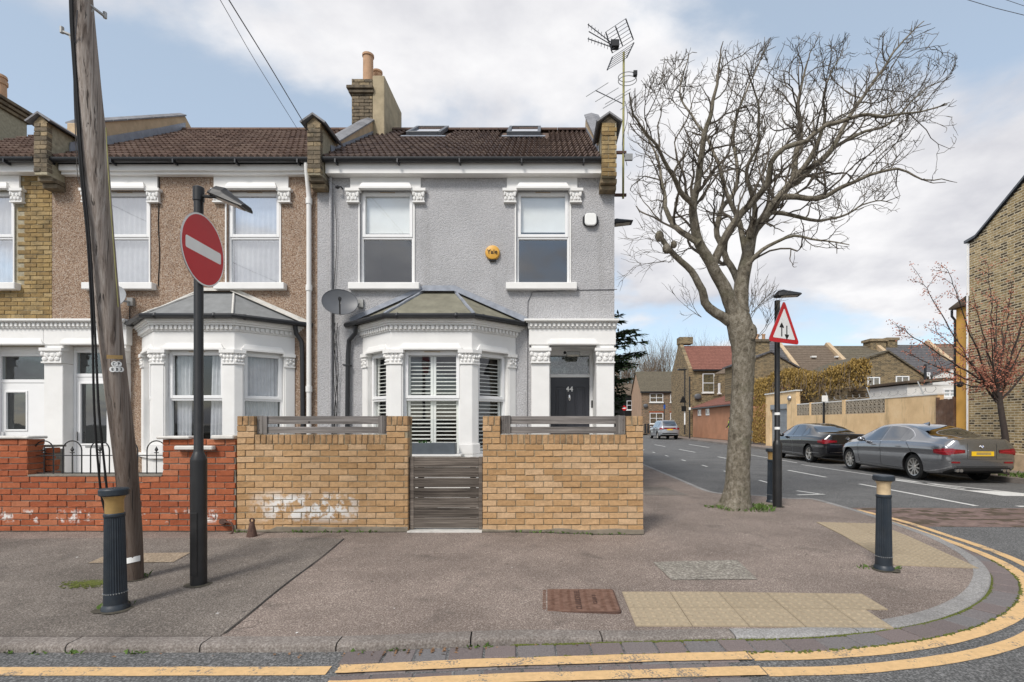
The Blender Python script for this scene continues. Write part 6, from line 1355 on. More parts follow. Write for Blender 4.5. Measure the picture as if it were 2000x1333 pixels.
# ------------------------------------------------------------------ buildings across the side street
def pwin(parent, x0, x1, z0, z1, Y, cross=True, axis='y', X=None):
    """small white window; axis 'y' faces the camera, 'x' faces the street"""
    t = 0.07; m = MB(); frame_boxes(m, x0, x1, z0, z1, Y-0.05, Y+0.03, t); m.box(x0+t, x1-t, Y-0.03, Y+0.03, (z0+z1)/2-0.03, (z0+z1)/2+0.03)
    if cross: m.box((x0+x1)/2-0.03, (x0+x1)/2+0.03, Y-0.031, Y+0.03, z0+t, z1-t)
    w = m.build('window', 'upvc', parent); MB().box(x0+t, x1-t, Y-0.012, Y-0.004, z0+t, z1-t).build('pane', 'glass', w); MB().box(x0+0.02, x1-0.02, Y+0.031, Y+0.05, z0+.02, z1-.02).build('blind', 'curtain', w); MB().box(x0-0.1, x1+0.1, Y-0.12, Y+0.0, z0-0.12, z0-0.001).build('sill', 'white_wall', w); return w
# brick gable house on the near corner
gx = 13.4; gb = thing('corner_house', 'tall yellow brick gable wall of the house opposite, cut by the frame edge', 'house', (16, 14, 0))
ge = PZ(475, 16.2); sl = (8.08-7.09)/(15.86-14.33)
MB().prism([(16.18, 0.45), (16.18, ge), (15.9, 7.06), (11.2, 7.06+sl*4.7), (6.5, 7.06), (6.5, 0.45)], 'x', gx, 24).build('gable_wall', 'stock_flank', gb)
MB().box(gx-0.03, 24, 6.45, 16.2, -0.1, 0.449).build('plinth', 'beige_render', gb, bevel=0.02)
MB().add([(gx-0.08, 16.3, ge+0.01), (gx-0.08, 15.9, 7.08), (gx-0.08, 11.2, 7.08+sl*4.7), (24, 11.2, 7.08+sl*4.7), (24, 15.9, 7.08), (24, 16.3, ge+.01), (gx-0.08, 16.3, ge+0.09), (gx-0.08, 15.88, 7.16), (gx-0.08, 11.2, 7.17+sl*4.7), (24, 11.2, 7.17+sl*4.7), (24, 15.88, 7.16), (24, 16.3, ge+.09), (gx-0.08, 6.3, 7.05), (24, 6.3, 7.05), (gx-0.08, 6.3, 7.13), (24, 6.3, 7.13)],
    [(0, 1, 7, 6), (1, 2, 8, 7), (6, 7, 10, 11), (7, 8, 9, 10), (0, 6, 11, 5), (8, 14, 15, 9), (2, 12, 14, 8)]).build('roof', 'slate', gb, fix=False)
MB().tube([(gx-0.03, 16.22, 0.2), (gx-0.03, 16.22, ge)], 0.03, 6).build('white_corner_pipe', 'upvc', gb)
ob = thing('rear_extension', 'orange painted rear extension behind the brick gable', 'building', (14, 16.6, 0)); zt = PZ(604, 16.8)
MB().box(13.5, 20, 16.25, 16.82, -0.1, zt).build('wall', 'orange_render', ob); MB().add([(13.35, 16.26, zt+0.0), (20, 16.26, zt), (20, 16.95, zt), (13.35, 16.95, zt), (13.35, 16.26, zt+.30), (20, 16.26, zt+.30), (20, 16.95, zt+.05), (13.35, 16.95, zt+.05)], [(0, 1, 2, 3), (4, 5, 6, 7), (0, 3, 7, 4), (3, 2, 6, 7)]).build('roof', 'far_roof_brown', ob, fix=False)
MB().tube([(13.42, 16.9, zt-.02), (13.42, 16.9, zt-.22), (13.5, 16.87, zt-.35), (13.5, 16.87, 2.2)], 0.04, 6).build('downpipe', 'black_gutter', ob); MB().ball(P(1881, 751, 16.2)+Vector((-.1, 0, 0)), 0.10, 8, 6).build('bulkhead_lamp', 'black_post', ob)
# wooden side gate
gt_ = thing('side_gate', 'old brown plank door in the wall beside the orange extension', 'gate', (13.5, 17.1, 0)); y0, y1 = 16.86, 17.62
for k in range(5): a = y0+0.05+(y1-y0-0.1)*k/5; MB().box(13.46, 13.50, a+0.004, a+(y1-y0-.1)/5-0.004, 0.02, 2.12+rng.uniform(-.01, .02)).build('plank', 'old_door', gt_)
MB().box(13.44, 13.54, y0, y0+0.05, 0, 2.2).build('post', 'old_door', gt_); MB().box(13.44, 13.54, y1-0.05, y1, 0, 2.2).build('post', 'old_door', gt_); MB().ball((13.44, y1-.2, 1.1), 0.05, 8, 5).build('padlock', 'metal', gt_)
# yellow rendered yard wall with pierced blocks and roller shutter
yw = thing('yard_wall', 'yellow rendered yard wall with pierced concrete block panels along the side street', 'wall', (13.5, 24, 0)); H0 = 2.28
def hole_wall(y0, y1, z0, z1): MB().box(13.5, 13.72, y0, y1, z0, z1).build('wall', 'yellow_render', yw)
secs = [(20.36, 23.08), (23.3, 26.06), (26.2, 27.55)]; hole_wall(17.62, 20.36, -0.1, H0+0.02); hole_wall(20.3605, 27.55, -0.1, 1.73)
for a, b in ((23.08, 23.30), (26.06, 26.20)): hole_wall(a, b, 1.7305, H0+0.10)
bk = MB(); s_ = 0.29; frame = []
for z in (0, 1):
    pass
m = MB(); t = 0.035; frame_boxes(m, 0, 0.276, 0, 0.285, -0.05, 0.05, t)
for (a, b) in (((0.03, 0.03), (0.246, 0.255)), ((0.246, 0.03), (0.03, 0.255))):
    dx, dz = b[0]-a[0], b[1]-a[1]; L = math.hypot(dx, dz); nx, nz = -dz/L*0.022, dx/L*0.022
    y_ = -0.045 if a[0] < .1 else -0.046
    m.prism([(a[0]+nx, a[1]+nz), (b[0]+nx, b[1]+nz), (b[0]-nx, b[1]-nz), (a[0]-nx, a[1]-nz)], 'y', y_, -y_)
m.v = [Vector((v.y, v.x, v.z)) for v in m.v]; blk = m.mesh('pierced_block', 'block_stone')
for a, b in secs:
    n = round((b-a)/0.277)
    for k in range(n):
        for z in range(2): place('pierced_block', blk, yw, (13.58, a+k*(b-a)/n, 1.735+z*0.288), (1, (b-a)/n/0.277, 1))
    MB().box(13.53, 13.68, a, b, 2.312, 2.36).build('coping', 'white_wall', yw)
MB().box(13.48, 13.74, 17.6, 20.36, H0+0.021, H0+0.06).build('coping', 'white_wall', yw)
zr = PZ(768, 29.3); hole_wall(27.551, 28.6, -0.1, zr); hole_wall(30.75, 31.35, -0.1, zr); hole_wall(28.6005, 30.7495, 2.42, zr); MB().box(13.44, 13.8, 27.5, 31.4, zr+0.001, zr+0.07).build('coping', 'white_wall', yw)
MB().ball((13.46, 28.2, zr-0.35), (0.13, 0.16, 0.16), 8, 6).build('security_lamp', 'metal', yw)
sh = thing('roller_shutter', 'grey steel roller shutter door in the yellow yard wall', 'shutter', (13.6, 29.7, 0)); MB().box(13.50, 13.72, 28.62, 30.73, 2.14, 2.418).build('shutter_box', 'shutter_steel', sh); me = MB().box(13.60, 13.63, 28.66, 30.70, 0, 0.082).mesh('shutter_slat', 'shutter_steel', bevel=0.01)
for k in range(25): place('shutter_slat', me, sh, (0, 0, -0.02+k*0.086))
m = MB(); R = random.Random(9)                    # barbed wire stands behind the wall
for k, y in enumerate((18.4, 21.4, 24.6)): m.tube([(13.62, y, 2.3), (13.75, y+0.5, 2.85)], 0.025, 5)
m.tube([Vector((13.72+0.1*math.sin(i*1.3), 18+i*0.1, 2.5+0.10*math.cos(i*1.3))) for i in range(70)], 0.008, 3); m.build('barbed_wire', 'galvanised', yw)
# shed roof and ivy behind the wall
iv = thing('ivy_hedge', 'long mass of brownish yellow ivy trailing over the yard buildings', 'ivy', (14.6, 30, 0)); lv = MB(); R = random.Random(12); st_ = MB()
MB().box(14.2, 15.2, 24.0, 32.2, 0, 2.95).build('shed', 'stock_far_y', iv)
for k in range(15000):
    if R.random() < 0.80:
        y = R.uniform(22.6, 34.0); t = (34.0-y)/11.4; top = 3.95+0.35*math.sin(y*0.9)*0.6+0.5*(1-t*0.9)+R.gauss(0, .05); z = top-abs(R.gauss(0, 0.55)); x = 14.1+R.uniform(-.35, .4)+0.1*math.sin(y*3)
        if z < 2.55+0.4*(y < 25): continue
    else: y = R.uniform(31.4, 33.6); x = 13.55+R.uniform(-.15, .3); z = R.uniform(0.1, 3.9); y += 0.25*math.sin(z*2)
    p = Vector((x, y, z)); a = Vector((R.gauss(0, 1), R.gauss(0, 1), R.gauss(0, .6))).normalized()*0.075; b = Vector((R.gauss(0, .4), R.gauss(0, .4), -1)).normalized()*0.10; lv.add([p-a*.5, p+b, p+a*.5, p-b*.2], [(0, 1, 2, 3)])
for k in range(160): y = R.uniform(22.8, 33.8); z = R.uniform(3.3, 4.3); x = 13.9+R.uniform(-.3, .3); st_.tube([(x, y, z), (x-.1, y+R.uniform(-.3, .3), z-R.uniform(.4, 1.0))], 0.010, 3)
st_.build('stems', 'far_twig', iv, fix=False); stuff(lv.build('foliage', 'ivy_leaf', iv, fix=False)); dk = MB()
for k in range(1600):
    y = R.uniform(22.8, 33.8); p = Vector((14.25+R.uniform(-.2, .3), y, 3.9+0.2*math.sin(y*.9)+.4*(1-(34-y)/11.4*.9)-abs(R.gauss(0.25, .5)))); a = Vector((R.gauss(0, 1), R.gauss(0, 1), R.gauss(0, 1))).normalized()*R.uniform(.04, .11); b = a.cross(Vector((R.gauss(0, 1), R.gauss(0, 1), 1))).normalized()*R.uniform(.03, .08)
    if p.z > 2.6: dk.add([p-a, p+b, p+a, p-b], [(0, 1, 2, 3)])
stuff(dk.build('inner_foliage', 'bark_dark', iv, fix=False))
sd = thing('second_shutter', 'grey roller shutter partly hidden behind the big tree trunk', 'shutter', (13.6, 35, 0)); me = MB().box(13.60, 13.63, 33.6, 36.4, 0, 0.10).mesh('shutter_slat', 'shutter_steel', bevel=0.012)
for k in range(24): place('shutter_slat', me, sd, (0, 0, k*0.104))
MB().box(13.55, 14.2, 33.5, 36.5, 2.5, 2.9).build('lintel', 'stock_far_y', sd)

# rear rows of the next street
def gable_roof(parent, x0, x1, y0, ze, yr, zr, mat, name='roof', ov=0.15):
    MB().add([(x0, y0-ov, ze), (x1, y0-ov, ze), (x1, yr, zr), (x0, yr, zr), (x1, 2*yr-y0, ze), (x0, 2*yr-y0, ze), (x0, y0-ov, ze-.12), (x1, y0-ov, ze-.12)], [(0, 1, 2, 3), (3, 2, 4, 5), (0, 6, 7, 1)]).build(name, mat, parent, fix=False)
def rear_house(label, px0, px1, Y, yeave, yridge, wallmat, roofmat, dpar=True):
    x0, x1 = PX(px0, Y), PX(px1, Y); h = thing('rear_terrace_house', label, 'house', ((x0+x1)/2, Y, 0), 'terrace houses backing onto the yard'); ze, zr = PZ(yeave, Y), PZ(yridge, Y+3.2)
    MB().box(x0, x1, Y, Y+6.4, 0, ze-0.02).build('wall', wallmat, h); gable_roof(h, x0, x1, Y, ze, Y+3.2, zr, roofmat)
    MB().box(x0, x1, Y-.25, Y-.15, ze-0.12, ze-0.02).build('gutter', 'black_gutter', h)
    if dpar: MB().prism([(Y-.2, ze-.3), (Y-.2, ze+.3), (Y+3.2, zr+.3), (Y+6.4, ze+.3), (Y+6.4, ze-.3)], 'x', x0-0.22, x0+0.12).build('parapet', 'beige_render', h)
    return h
h1 = rear_house('slate roofed rear terrace house with chimney behind the triangle sign', 1478, 1556, 42, 722, 668, 'stock_far_x', 'far_roof_grey', False)
h2 = rear_house('brown tiled rear terrace house with two small roof vents', 1557, 1658, 42, 724, 675, 'stock_far_x', 'far_roof_brown'); h3 = rear_house('brown tiled rear terrace house with a big double chimney', 1660, 1756, 42, 722, 676, 'stock_far_x', 'far_roof_olive')
h4 = rear_house('grey tiled rear terrace house with white rear wall', 1758, 1868, 42, 720, 674, 'white_wall', 'far_roof_grey'); h5 = rear_house('white rear terrace house half hidden by the orange extension', 1870, 1960, 42, 722, 672, 'white_wall', 'far_roof_brown')
for x in (1588, 1635): MB().box(PX(x, 43.4)-.2, PX(x, 43.4)+.2, 43.2, 43.5, PZ(699, 43.4), PZ(696, 43.4)).build('roof_vent', 'white_wall', h2)
def far_chimney(h, px0, px1, ytop, ybase, Y, pots):
    x0, x1 = PX(px0, Y), PX(px1, Y); c = MB().box(x0, x1, Y, Y+1.1, PZ(ybase, Y), PZ(ytop+2, Y)).build('chimney', 'stock_far_x', h); MB().box(x0-.12, x1+.12, Y-.12, Y+1.2, PZ(ytop+6, Y), PZ(ytop+1, Y)).build('oversail_course', 'brick_sooty', c)
    for k in range(pots): MB().lathe([(.14, PZ(ytop+2, Y)), (.12, PZ(ytop-8, Y)), (.15, PZ(ytop-9, Y)), (.15, PZ(ytop-11, Y))], 10, x0+(k+.5)*(x1-x0)/pots, Y+.5).build('chimney_pot', 'pot_clay', c, smooth=True)
far_chimney(h1, 1477, 1503, 662, 705, 40.5, 2); far_chimney(h3, 1701, 1731, 661, 695, 44.6, 0); far_chimney(h3, 1733, 1753, 659, 695, 44.8, 0)
def rear_wing(label, px0, pxr, px1, yl, yr_, y2, Y, wallmat, roofmat, wins, deep=9.0):
    """two-storey rear wing with a gable facing the camera"""
    x0, xr, x1 = PX(px0, Y), PX(pxr, Y), PX(px1, Y); h = thing('rear_wing', label, 'house', (xr, Y, 0), 'brick rear wings with gables'); a, b, c = PZ(yl, Y), PZ(yr_, Y), PZ(y2, Y)
    MB().prism([(x0, 0), (x1, 0), (x1, c), (xr, b), (x0, a)], 'y', Y, Y+deep).build('gable_wall', wallmat, h)
    for (p, q, zp_, zq) in ((x0, xr, a, b), (xr, x1, b, c)):
        e = 0.25 if p == x0 else 0; f = 0.25 if q == x1 else 0; s = (zq-zp_)/(q-p); MB().add([(p-e, Y-.12, zp_-e*s+.02), (q+f, Y-.12, zq+f*s+.02), (q+f, Y+deep, zq+f*s+.02), (p-e, Y+deep, zp_-e*s+.02), (p-e, Y-.12, zp_-e*s+.14), (q+f, Y-.12, zq+f*s+.14), (q+f, Y+deep, zq+f*s+.14), (p-e, Y+deep, zp_-e*s+.14)], [(0, 1, 2, 3), (4, 5, 6, 7), (0, 1, 5, 4), (1, 2, 6, 5), (0, 3, 7, 4)]).build('roof', roofmat, h)
    for w in wins: pwin(h, PX(w[0], Y), PX(w[1], Y), PZ(w[3], Y), PZ(w[2], Y), Y-0.01)
    return h
w1 = rear_wing('brick rear wing with gable just right of the big tree trunk', 1462, 1505, 1572, 706, 689, 727, 38, 'stock_far_x', 'far_roof_grey', [], 5.0)
w2 = rear_wing('brick rear wing with gable and two white windows above the yellow wall', 1620, 1733, 1806, 728, 688, 737, 36, 'stock_far_x', 'far_roof_olive', [(1694, 1718, 737, 769), (1749, 1775, 735, 773)], 6.5)
MB().box(PX(1645, 35.8), PX(1649, 35.8), 35.6, 35.8, PZ(732, 35.8), PZ(718, 35.8)).build('flue', 'white_wall', w2); MB().tube([(PX(1803, 36), 35.8, 0), (PX(1803, 36), 35.8, PZ(712, 35.8))], .09, 6).build('soil_pipe', 'black_gutter', w2)
w3 = rear_wing('white rear wing with hipped grey roof above the wooden side gate', 1822, 1905, 1960, 734, 700, 722, 37, 'white_wall', 'far_roof_grey', [(1806+0, 1816, 728, 741)], 5)
lt_ = thing('white_outbuilding', 'low white outbuilding with flat felt roof behind the yellow wall', 'building', (22, 28, 0)); x0, x1 = PX(1772, 27), PX(1880, 27); MB().box(x0, x1, 27, 33, 0, PZ(752, 27)).build('wall', 'white_wall', lt_)
MB().add([(x0-.15, 26.8, PZ(749, 26.8)), (x1, 26.8, PZ(741, 26.8)), (x1, 33, PZ(741, 26.8)), (x0-.15, 33, PZ(749, 26.8)), (x0-.15, 26.8, PZ(744, 26.8)), (x1, 26.8, PZ(736, 26.8)), (x1, 33, PZ(736, 26.8)), (x0-.15, 33, PZ(744, 26.8))], [(0, 1, 5, 4), (4, 5, 6, 7), (0, 1, 2, 3), (0, 3, 7, 4)]).build('roof', 'far_roof_brown', lt_); pwin(lt_, PX(1841, 27), PX(1868, 27), PZ(776, 27), PZ(760, 27), 26.99)

# red roofed house, outbuilding and far cottages
rh = thing('red_roofed_house', 'brick house with red tiled roof and tall flank wall down the street', 'house', (17, 53, 0)); Y = 51; x0, x1 = PX(1352, Y), PX(1500, Y); ze, zr_ = PZ(722, Y), PZ(676, 54.5)
MB().box(x0+0.01, x1, Y, 58, 0, ze-.02).build('wall', 'stock_far_x', rh); gable_roof(rh, x0, x1, Y, ze, 54.5, zr_, 'far_roof_red')
MB().prism([(51.001, 0), (51.001, ze+0.1), (54.3, zr_+.1), (54.3, zr_+.75), (55.3, zr_+.75), (55.3, zr_-.1), (58, ze), (58, 0)], 'x', x0-0.35, x0).build('flank_wall', 'stock_far_y', rh); MB().box(x0-.42, x0+1.0, 54.2, 55.4, zr_+.2, zr_+.9).build('chimney', 'stock_far_x', rh)
pwin(rh, PX(1372, Y), PX(1395, Y), PZ(767, Y), PZ(730, Y), Y-0.01, False); MB().box(x0, x1, Y-.3, Y-.16, ze-.16, ze-.02).build('gutter', 'black_gutter', rh)
MB().box(PX(1404, 49.5), PX(1500, 49.5), 49.5, 50.99, 0, PZ(733, 49.5)).build('rear_wing', 'stock_far_x', rh); MB().add([(PX(1394, 49.4), 49.4, PZ(731, 49.4)), (PX(1500, 49.4), 49.4, PZ(727, 49.4)), (PX(1500, 51), 51, PZ(705, 50)), (PX(1425, 51), 51, PZ(714, 50.5))], [(0, 1, 2, 3)]).build('lean_roof', 'far_roof_brown', rh)
dsh = P(1363, 775, 50.8); MB().ball(dsh, (0.36, 0.10, 0.30), 14, 8).build('dish', 'dish_grey', rh, smooth=True)
pw_ = pwin(rh, PX(1402.5, 49.45), PX(1406.5, 49.45), PZ(768, 49.45), PZ(749, 49.45), 49.45, False)
ou = thing('outbuilding', 'low pinkish rendered outbuilding with lean-to tiled roof down the street', 'building', (16, 42, 0)); xo = 14.5; ya, yb_ = 36.6, 50.3
MB().box(xo, xo+5, ya, yb_, 0, 2.75).build('wall', 'pink_render', ou)
MB().add([(xo-.2, ya, 2.72), (xo-.2, yb_+.15, 2.72), (xo+4.5, yb_+.15, 4.5), (xo+4.5, ya, 4.5), (xo-.2, ya, 2.86), (xo-.2, yb_+.15, 2.86), (xo+4.5, yb_+.15, 4.64), (xo+4.5, ya, 4.64)], [(0, 1, 5, 4), (4, 5, 6, 7), (1, 2, 6, 5), (0, 4, 7, 3)]).build('roof', 'far_roof_red', ou, fix=False); MB().tube([(xo-.24, ya, 2.74), (xo-.24, yb_+.2, 2.74)], 0.07, 6).build('gutter', 'black_gutter', ou)
for y0 in (47.6, 45.2):
    m = MB(); frame_boxes(m, y0, y0+.9, 2.05, 2.62, 0, .06, .09); m.v = [Vector((xo-0.055+v.y*0.9, v.x, v.z)) for v in m.v]; w = m.build('window', 'upvc', ou); MB().box(xo-.02, xo-.012, y0+.09, y0+.81, 2.14, 2.53).build('pane', 'glass', w)
fb = thing('brick_cottage', 'brown brick house with olive tiled roof closing the street end', 'house', (16, 66, 0)); Y = 65; x0, x1 = PX(1253, Y), PX(1345, Y); ze, zr_ = PZ(765, Y), PZ(727, 68.6)
MB().box(x0+.02, x1, Y, 72.2, 0, ze-.02).build('wall', 'brown_far_x', fb); MB().prism([(65.001, 0), (65.001, ze), (68.6, zr_), (72.2, ze), (72.2, 0)], 'x', x0-.05, x0).build('flank_wall', 'beige_flank', fb); gable_roof(fb, x0-.2, x1, Y, ze, 68.6, zr_+.05, 'far_roof_olive'); MB().box(x0-.2, x1, Y-.3, Y-.16, ze-.18, ze-.02).build('gutter', 'black_gutter', fb)
for a, b, c, d in ((1269, 1295, 769, 786), (1309, 1335, 769, 786), (1269, 1295, 807, 828), (1309, 1335, 807, 828)):
    pwin(fb, PX(a, Y), PX(b, Y), PZ(d, Y), PZ(c, Y), Y-.02); MB().box(PX(a-1, Y), PX(b+1, Y), Y-.06, Y-.005, PZ(c-.5, Y), PZ(c-3.5, Y)).build('brick_lintel', 'brick_red', fb)
MB().ball(P(1261, 793, 64.8), (0.30, 0.1, 0.26), 12, 8).build('dish', 'dish_grey', fb, smooth=True)
dc = thing('dark_cottage', 'small dark painted house with brown roof beyond the corner wall', 'house', (12, 78, 0)); Y = 78; x0, x1 = PX(1190, Y), PX(1236, Y); MB().box(x0, x1, Y, 84, 0, PZ(770, Y)).build('wall', 'sign_black', dc); gable_roof(dc, x0, x1+.5, Y, PZ(772, Y), 81, PZ(750, 81), 'far_roof_brown'); pwin(dc, PX(1224, Y), PX(1234, Y), PZ(801, Y), PZ(783, Y), Y-.02, False)
# posts and signs far down the street
def far_post(name, label, x, y0, ytop, Y, r=0.06):
    t = thing(name, label, 'sign post' if 'sign' in name else 'street lamp', (PX(x, Y), Y, PZ(y0, Y))); MB().tube([P(x, y0, Y), P(x, ytop, Y)], r, 8).build('post', 'black_post', t, smooth=True); return t
t = far_post('street_lamp', 'slim black street lamp with flat head beside the brick flank wall', 1337.5, 849, 722, 46.0, .06); MB().box(PX(1324, 46), PX(1340, 46), 45.8, 46.2, PZ(724, 46), PZ(721, 46)).build('lamp_head', 'black_post', t, bevel=.03)
MB().prism([(PX(1327, 45.8), PZ(787, 45.8)), (PX(1341, 45.8), PZ(787, 45.8)), (PX(1334, 45.8), PZ(773, 45.8))], 'y', 45.78, 45.8).build('triangle_sign', 'sign_black', t); MB().box(PX(1331, 45.8), PX(1340, 45.8), 45.77, 45.8, PZ(804, 45.8), PZ(793.5, 45.8)).build('square_sign', 'sign_black', t); MB().tube([P(1337.5, 830, 45.95), P(1337.5, 804, 45.95)], .064, 8).build('white_wrap', 'sign_white', t)
t = far_post('sign_post', 'thin black post on the far pavement by the pinkish outbuilding', 1347, 857, 736, 42.5, .06); MB().box(PX(1345.5, 42.4), PX(1348.5, 42.4), 42.3, 42.43, PZ(801, 42.4), PZ(796, 42.4)).build('notice', 'sign_white', t)
t = far_post('sign_post', 'leaning black post with blank white square plate by the yellow wall', 1609, 858, 786, 24.5, .05); MB().box(PX(1605, 24.3), PX(1616.5, 24.3), 24.28, 24.3, PZ(785, 24.3), PZ(773, 24.3)).build('plate', 'sign_white', t, bevel=.005)
t = far_post('sign_post', 'far post with small blue plate before the brown brick house', 1297.5, 838, 786, 60, .05); MB().box(PX(1296, 59.8), PX(1299.5, 59.8), 59.78, 59.8, PZ(799, 59.8), PZ(791, 59.8)).build('plate', 'sign_blue', t)
t = far_post('sign_post', 'tiny distant round no entry sign seen past the corner wall', 1219, 838, 792, 70, .05); MB().lathe([(0.33, 0), (0.33, .02)], 24).xf(Matrix.Translation(P(1219, 797.5, 69.9)) @ FACE).build('red_disc', 'sign_red', t); MB().box(PX(1216, 69.8), PX(1222, 69.8), 69.86, 69.87, PZ(798.6, 69.8), PZ(796.6, 69.8)).build('white_bar', 'sign_white', t)
for k, x in enumerate((1260.5, 1266)):
    b = thing('far_bollard', ('far dark bollard nearest the corner wall end' if k == 0 else 'far dark bollard beside the silver car'), 'bollard', P(x, 847, 50), 'far bollards'); p = P(x, 847, 50); MB().lathe([(.11, p.z), (.10, p.z+.75), (.085, p.z+.76), (.085, p.z+.85), (.12, p.z+.87), (.12, p.z+.93), (.02, p.z+.95)], 12, p.x, p.y).build('shaft', 'black_post', b, smooth=True)

# ------------------------------------------------------------------ parked cars
def interp(keys, x):
    """smooth curve through (x, value) keys"""
    ks = keys
    if x <= ks[0][0]: return ks[0][1]
    if x >= ks[-1][0]: return ks[-1][1]
    for i in range(len(ks)-1):
        if ks[i][0] <= x <= ks[i+1][0]:
            (x1, y1), (x2, y2) = ks[i], ks[i+1]; x0, y0 = ks[i-1] if i else (2*x1-x2, 2*y1-y2); x3, y3 = ks[i+2] if i+2 < len(ks) else (2*x2-x1, 2*y2-y1)
            h = x2-x1; t = (x-x1)/h; m1 = (y2-y0)/(x2-x0)*h; m2 = (y3-y1)/(x3-x1)*h
            d = y2-y1                                   # keep it monotone
            if d == 0: m1 = m2 = 0
            else: m1 = max(min(m1/d, 3), 0)*d; m2 = max(min(m2/d, 3), 0)*d
            return (2*t**3-3*t*t+1)*y1+(t**3-2*t*t+t)*m1+(-2*t**3+3*t*t)*y2+(t**3-t*t)*m2
class CarShape:
    """x runs from the tail (0) to the nose (L)"""
    def __init__(s, top, belt, width, bottom, roofw): s.top, s.belt, s.width, s.bottom, s.roofw = top, belt, width, bottom, roofw
    def section(s, x):
        zt, zb, w, z0 = interp(s.top, x), interp(s.belt, x), interp(s.width, x), interp(s.bottom, x); zb = min(zb, zt-0.02); g = min(1, max(0, (zt-zb)/0.42)); wr = w*(0.86-(0.86-s.roofw)*g)
        c = [(w*0.86, z0), (w*0.955, z0+0.06), (w*0.972, z0+0.15), (w*0.990, z0+(zb-z0)*0.42), (w*0.982, z0+(zb-z0)*0.68), (w*1.0, z0+(zb-z0)*0.80), (w*0.955, zb-0.015*(1-g)), (w*0.925-(w*0.925-wr)*0.10, zb+(zt-zb)*0.14), (wr+(w*0.90-wr)*0.30, zb+(zt-zb)*0.66), (wr*0.97, zb+(zt-zb)*0.90), (wr*0.80, zt-0.012), (wr*0.4, zt-0.001), (0, zt)]
        out = []
        for i in range(len(c)-1):
            p0, p1, p2, p3 = c[max(i-1, 0)], c[i], c[i+1], c[min(i+2, len(c)-1)]
            for k in range(3):
                t = k/3; out.append(tuple(0.5*((2*p1[j])+(p2[j]-p0[j])*t+(2*p0[j]-5*p1[j]+4*p2[j]-p3[j])*t*t+(3*p1[j]-p0[j]-3*p2[j]+p3[j])*t**3) for j in (0, 1)))
        out.append(c[-1]); return out
    def side_y(s, x, z):
        sec = s.section(x)
        for (ya, za), (yb, zb) in zip(sec, sec[1:]):
            if za <= z <= zb and zb > za: return ya+(yb-ya)*(z-za)/(zb-za)
        return sec[-1][0] if z > sec[-1][1] else sec[0][0]
    def top_z(s, x, y):
        sec = s.section(x)[::-1]; y = abs(y)
        for (ya, za), (yb, zb) in zip(sec, sec[1:]):
            if ya <= y <= yb and yb > ya: return za+(zb-za)*(y-ya)/(yb-ya)
        return sec[-1][1]
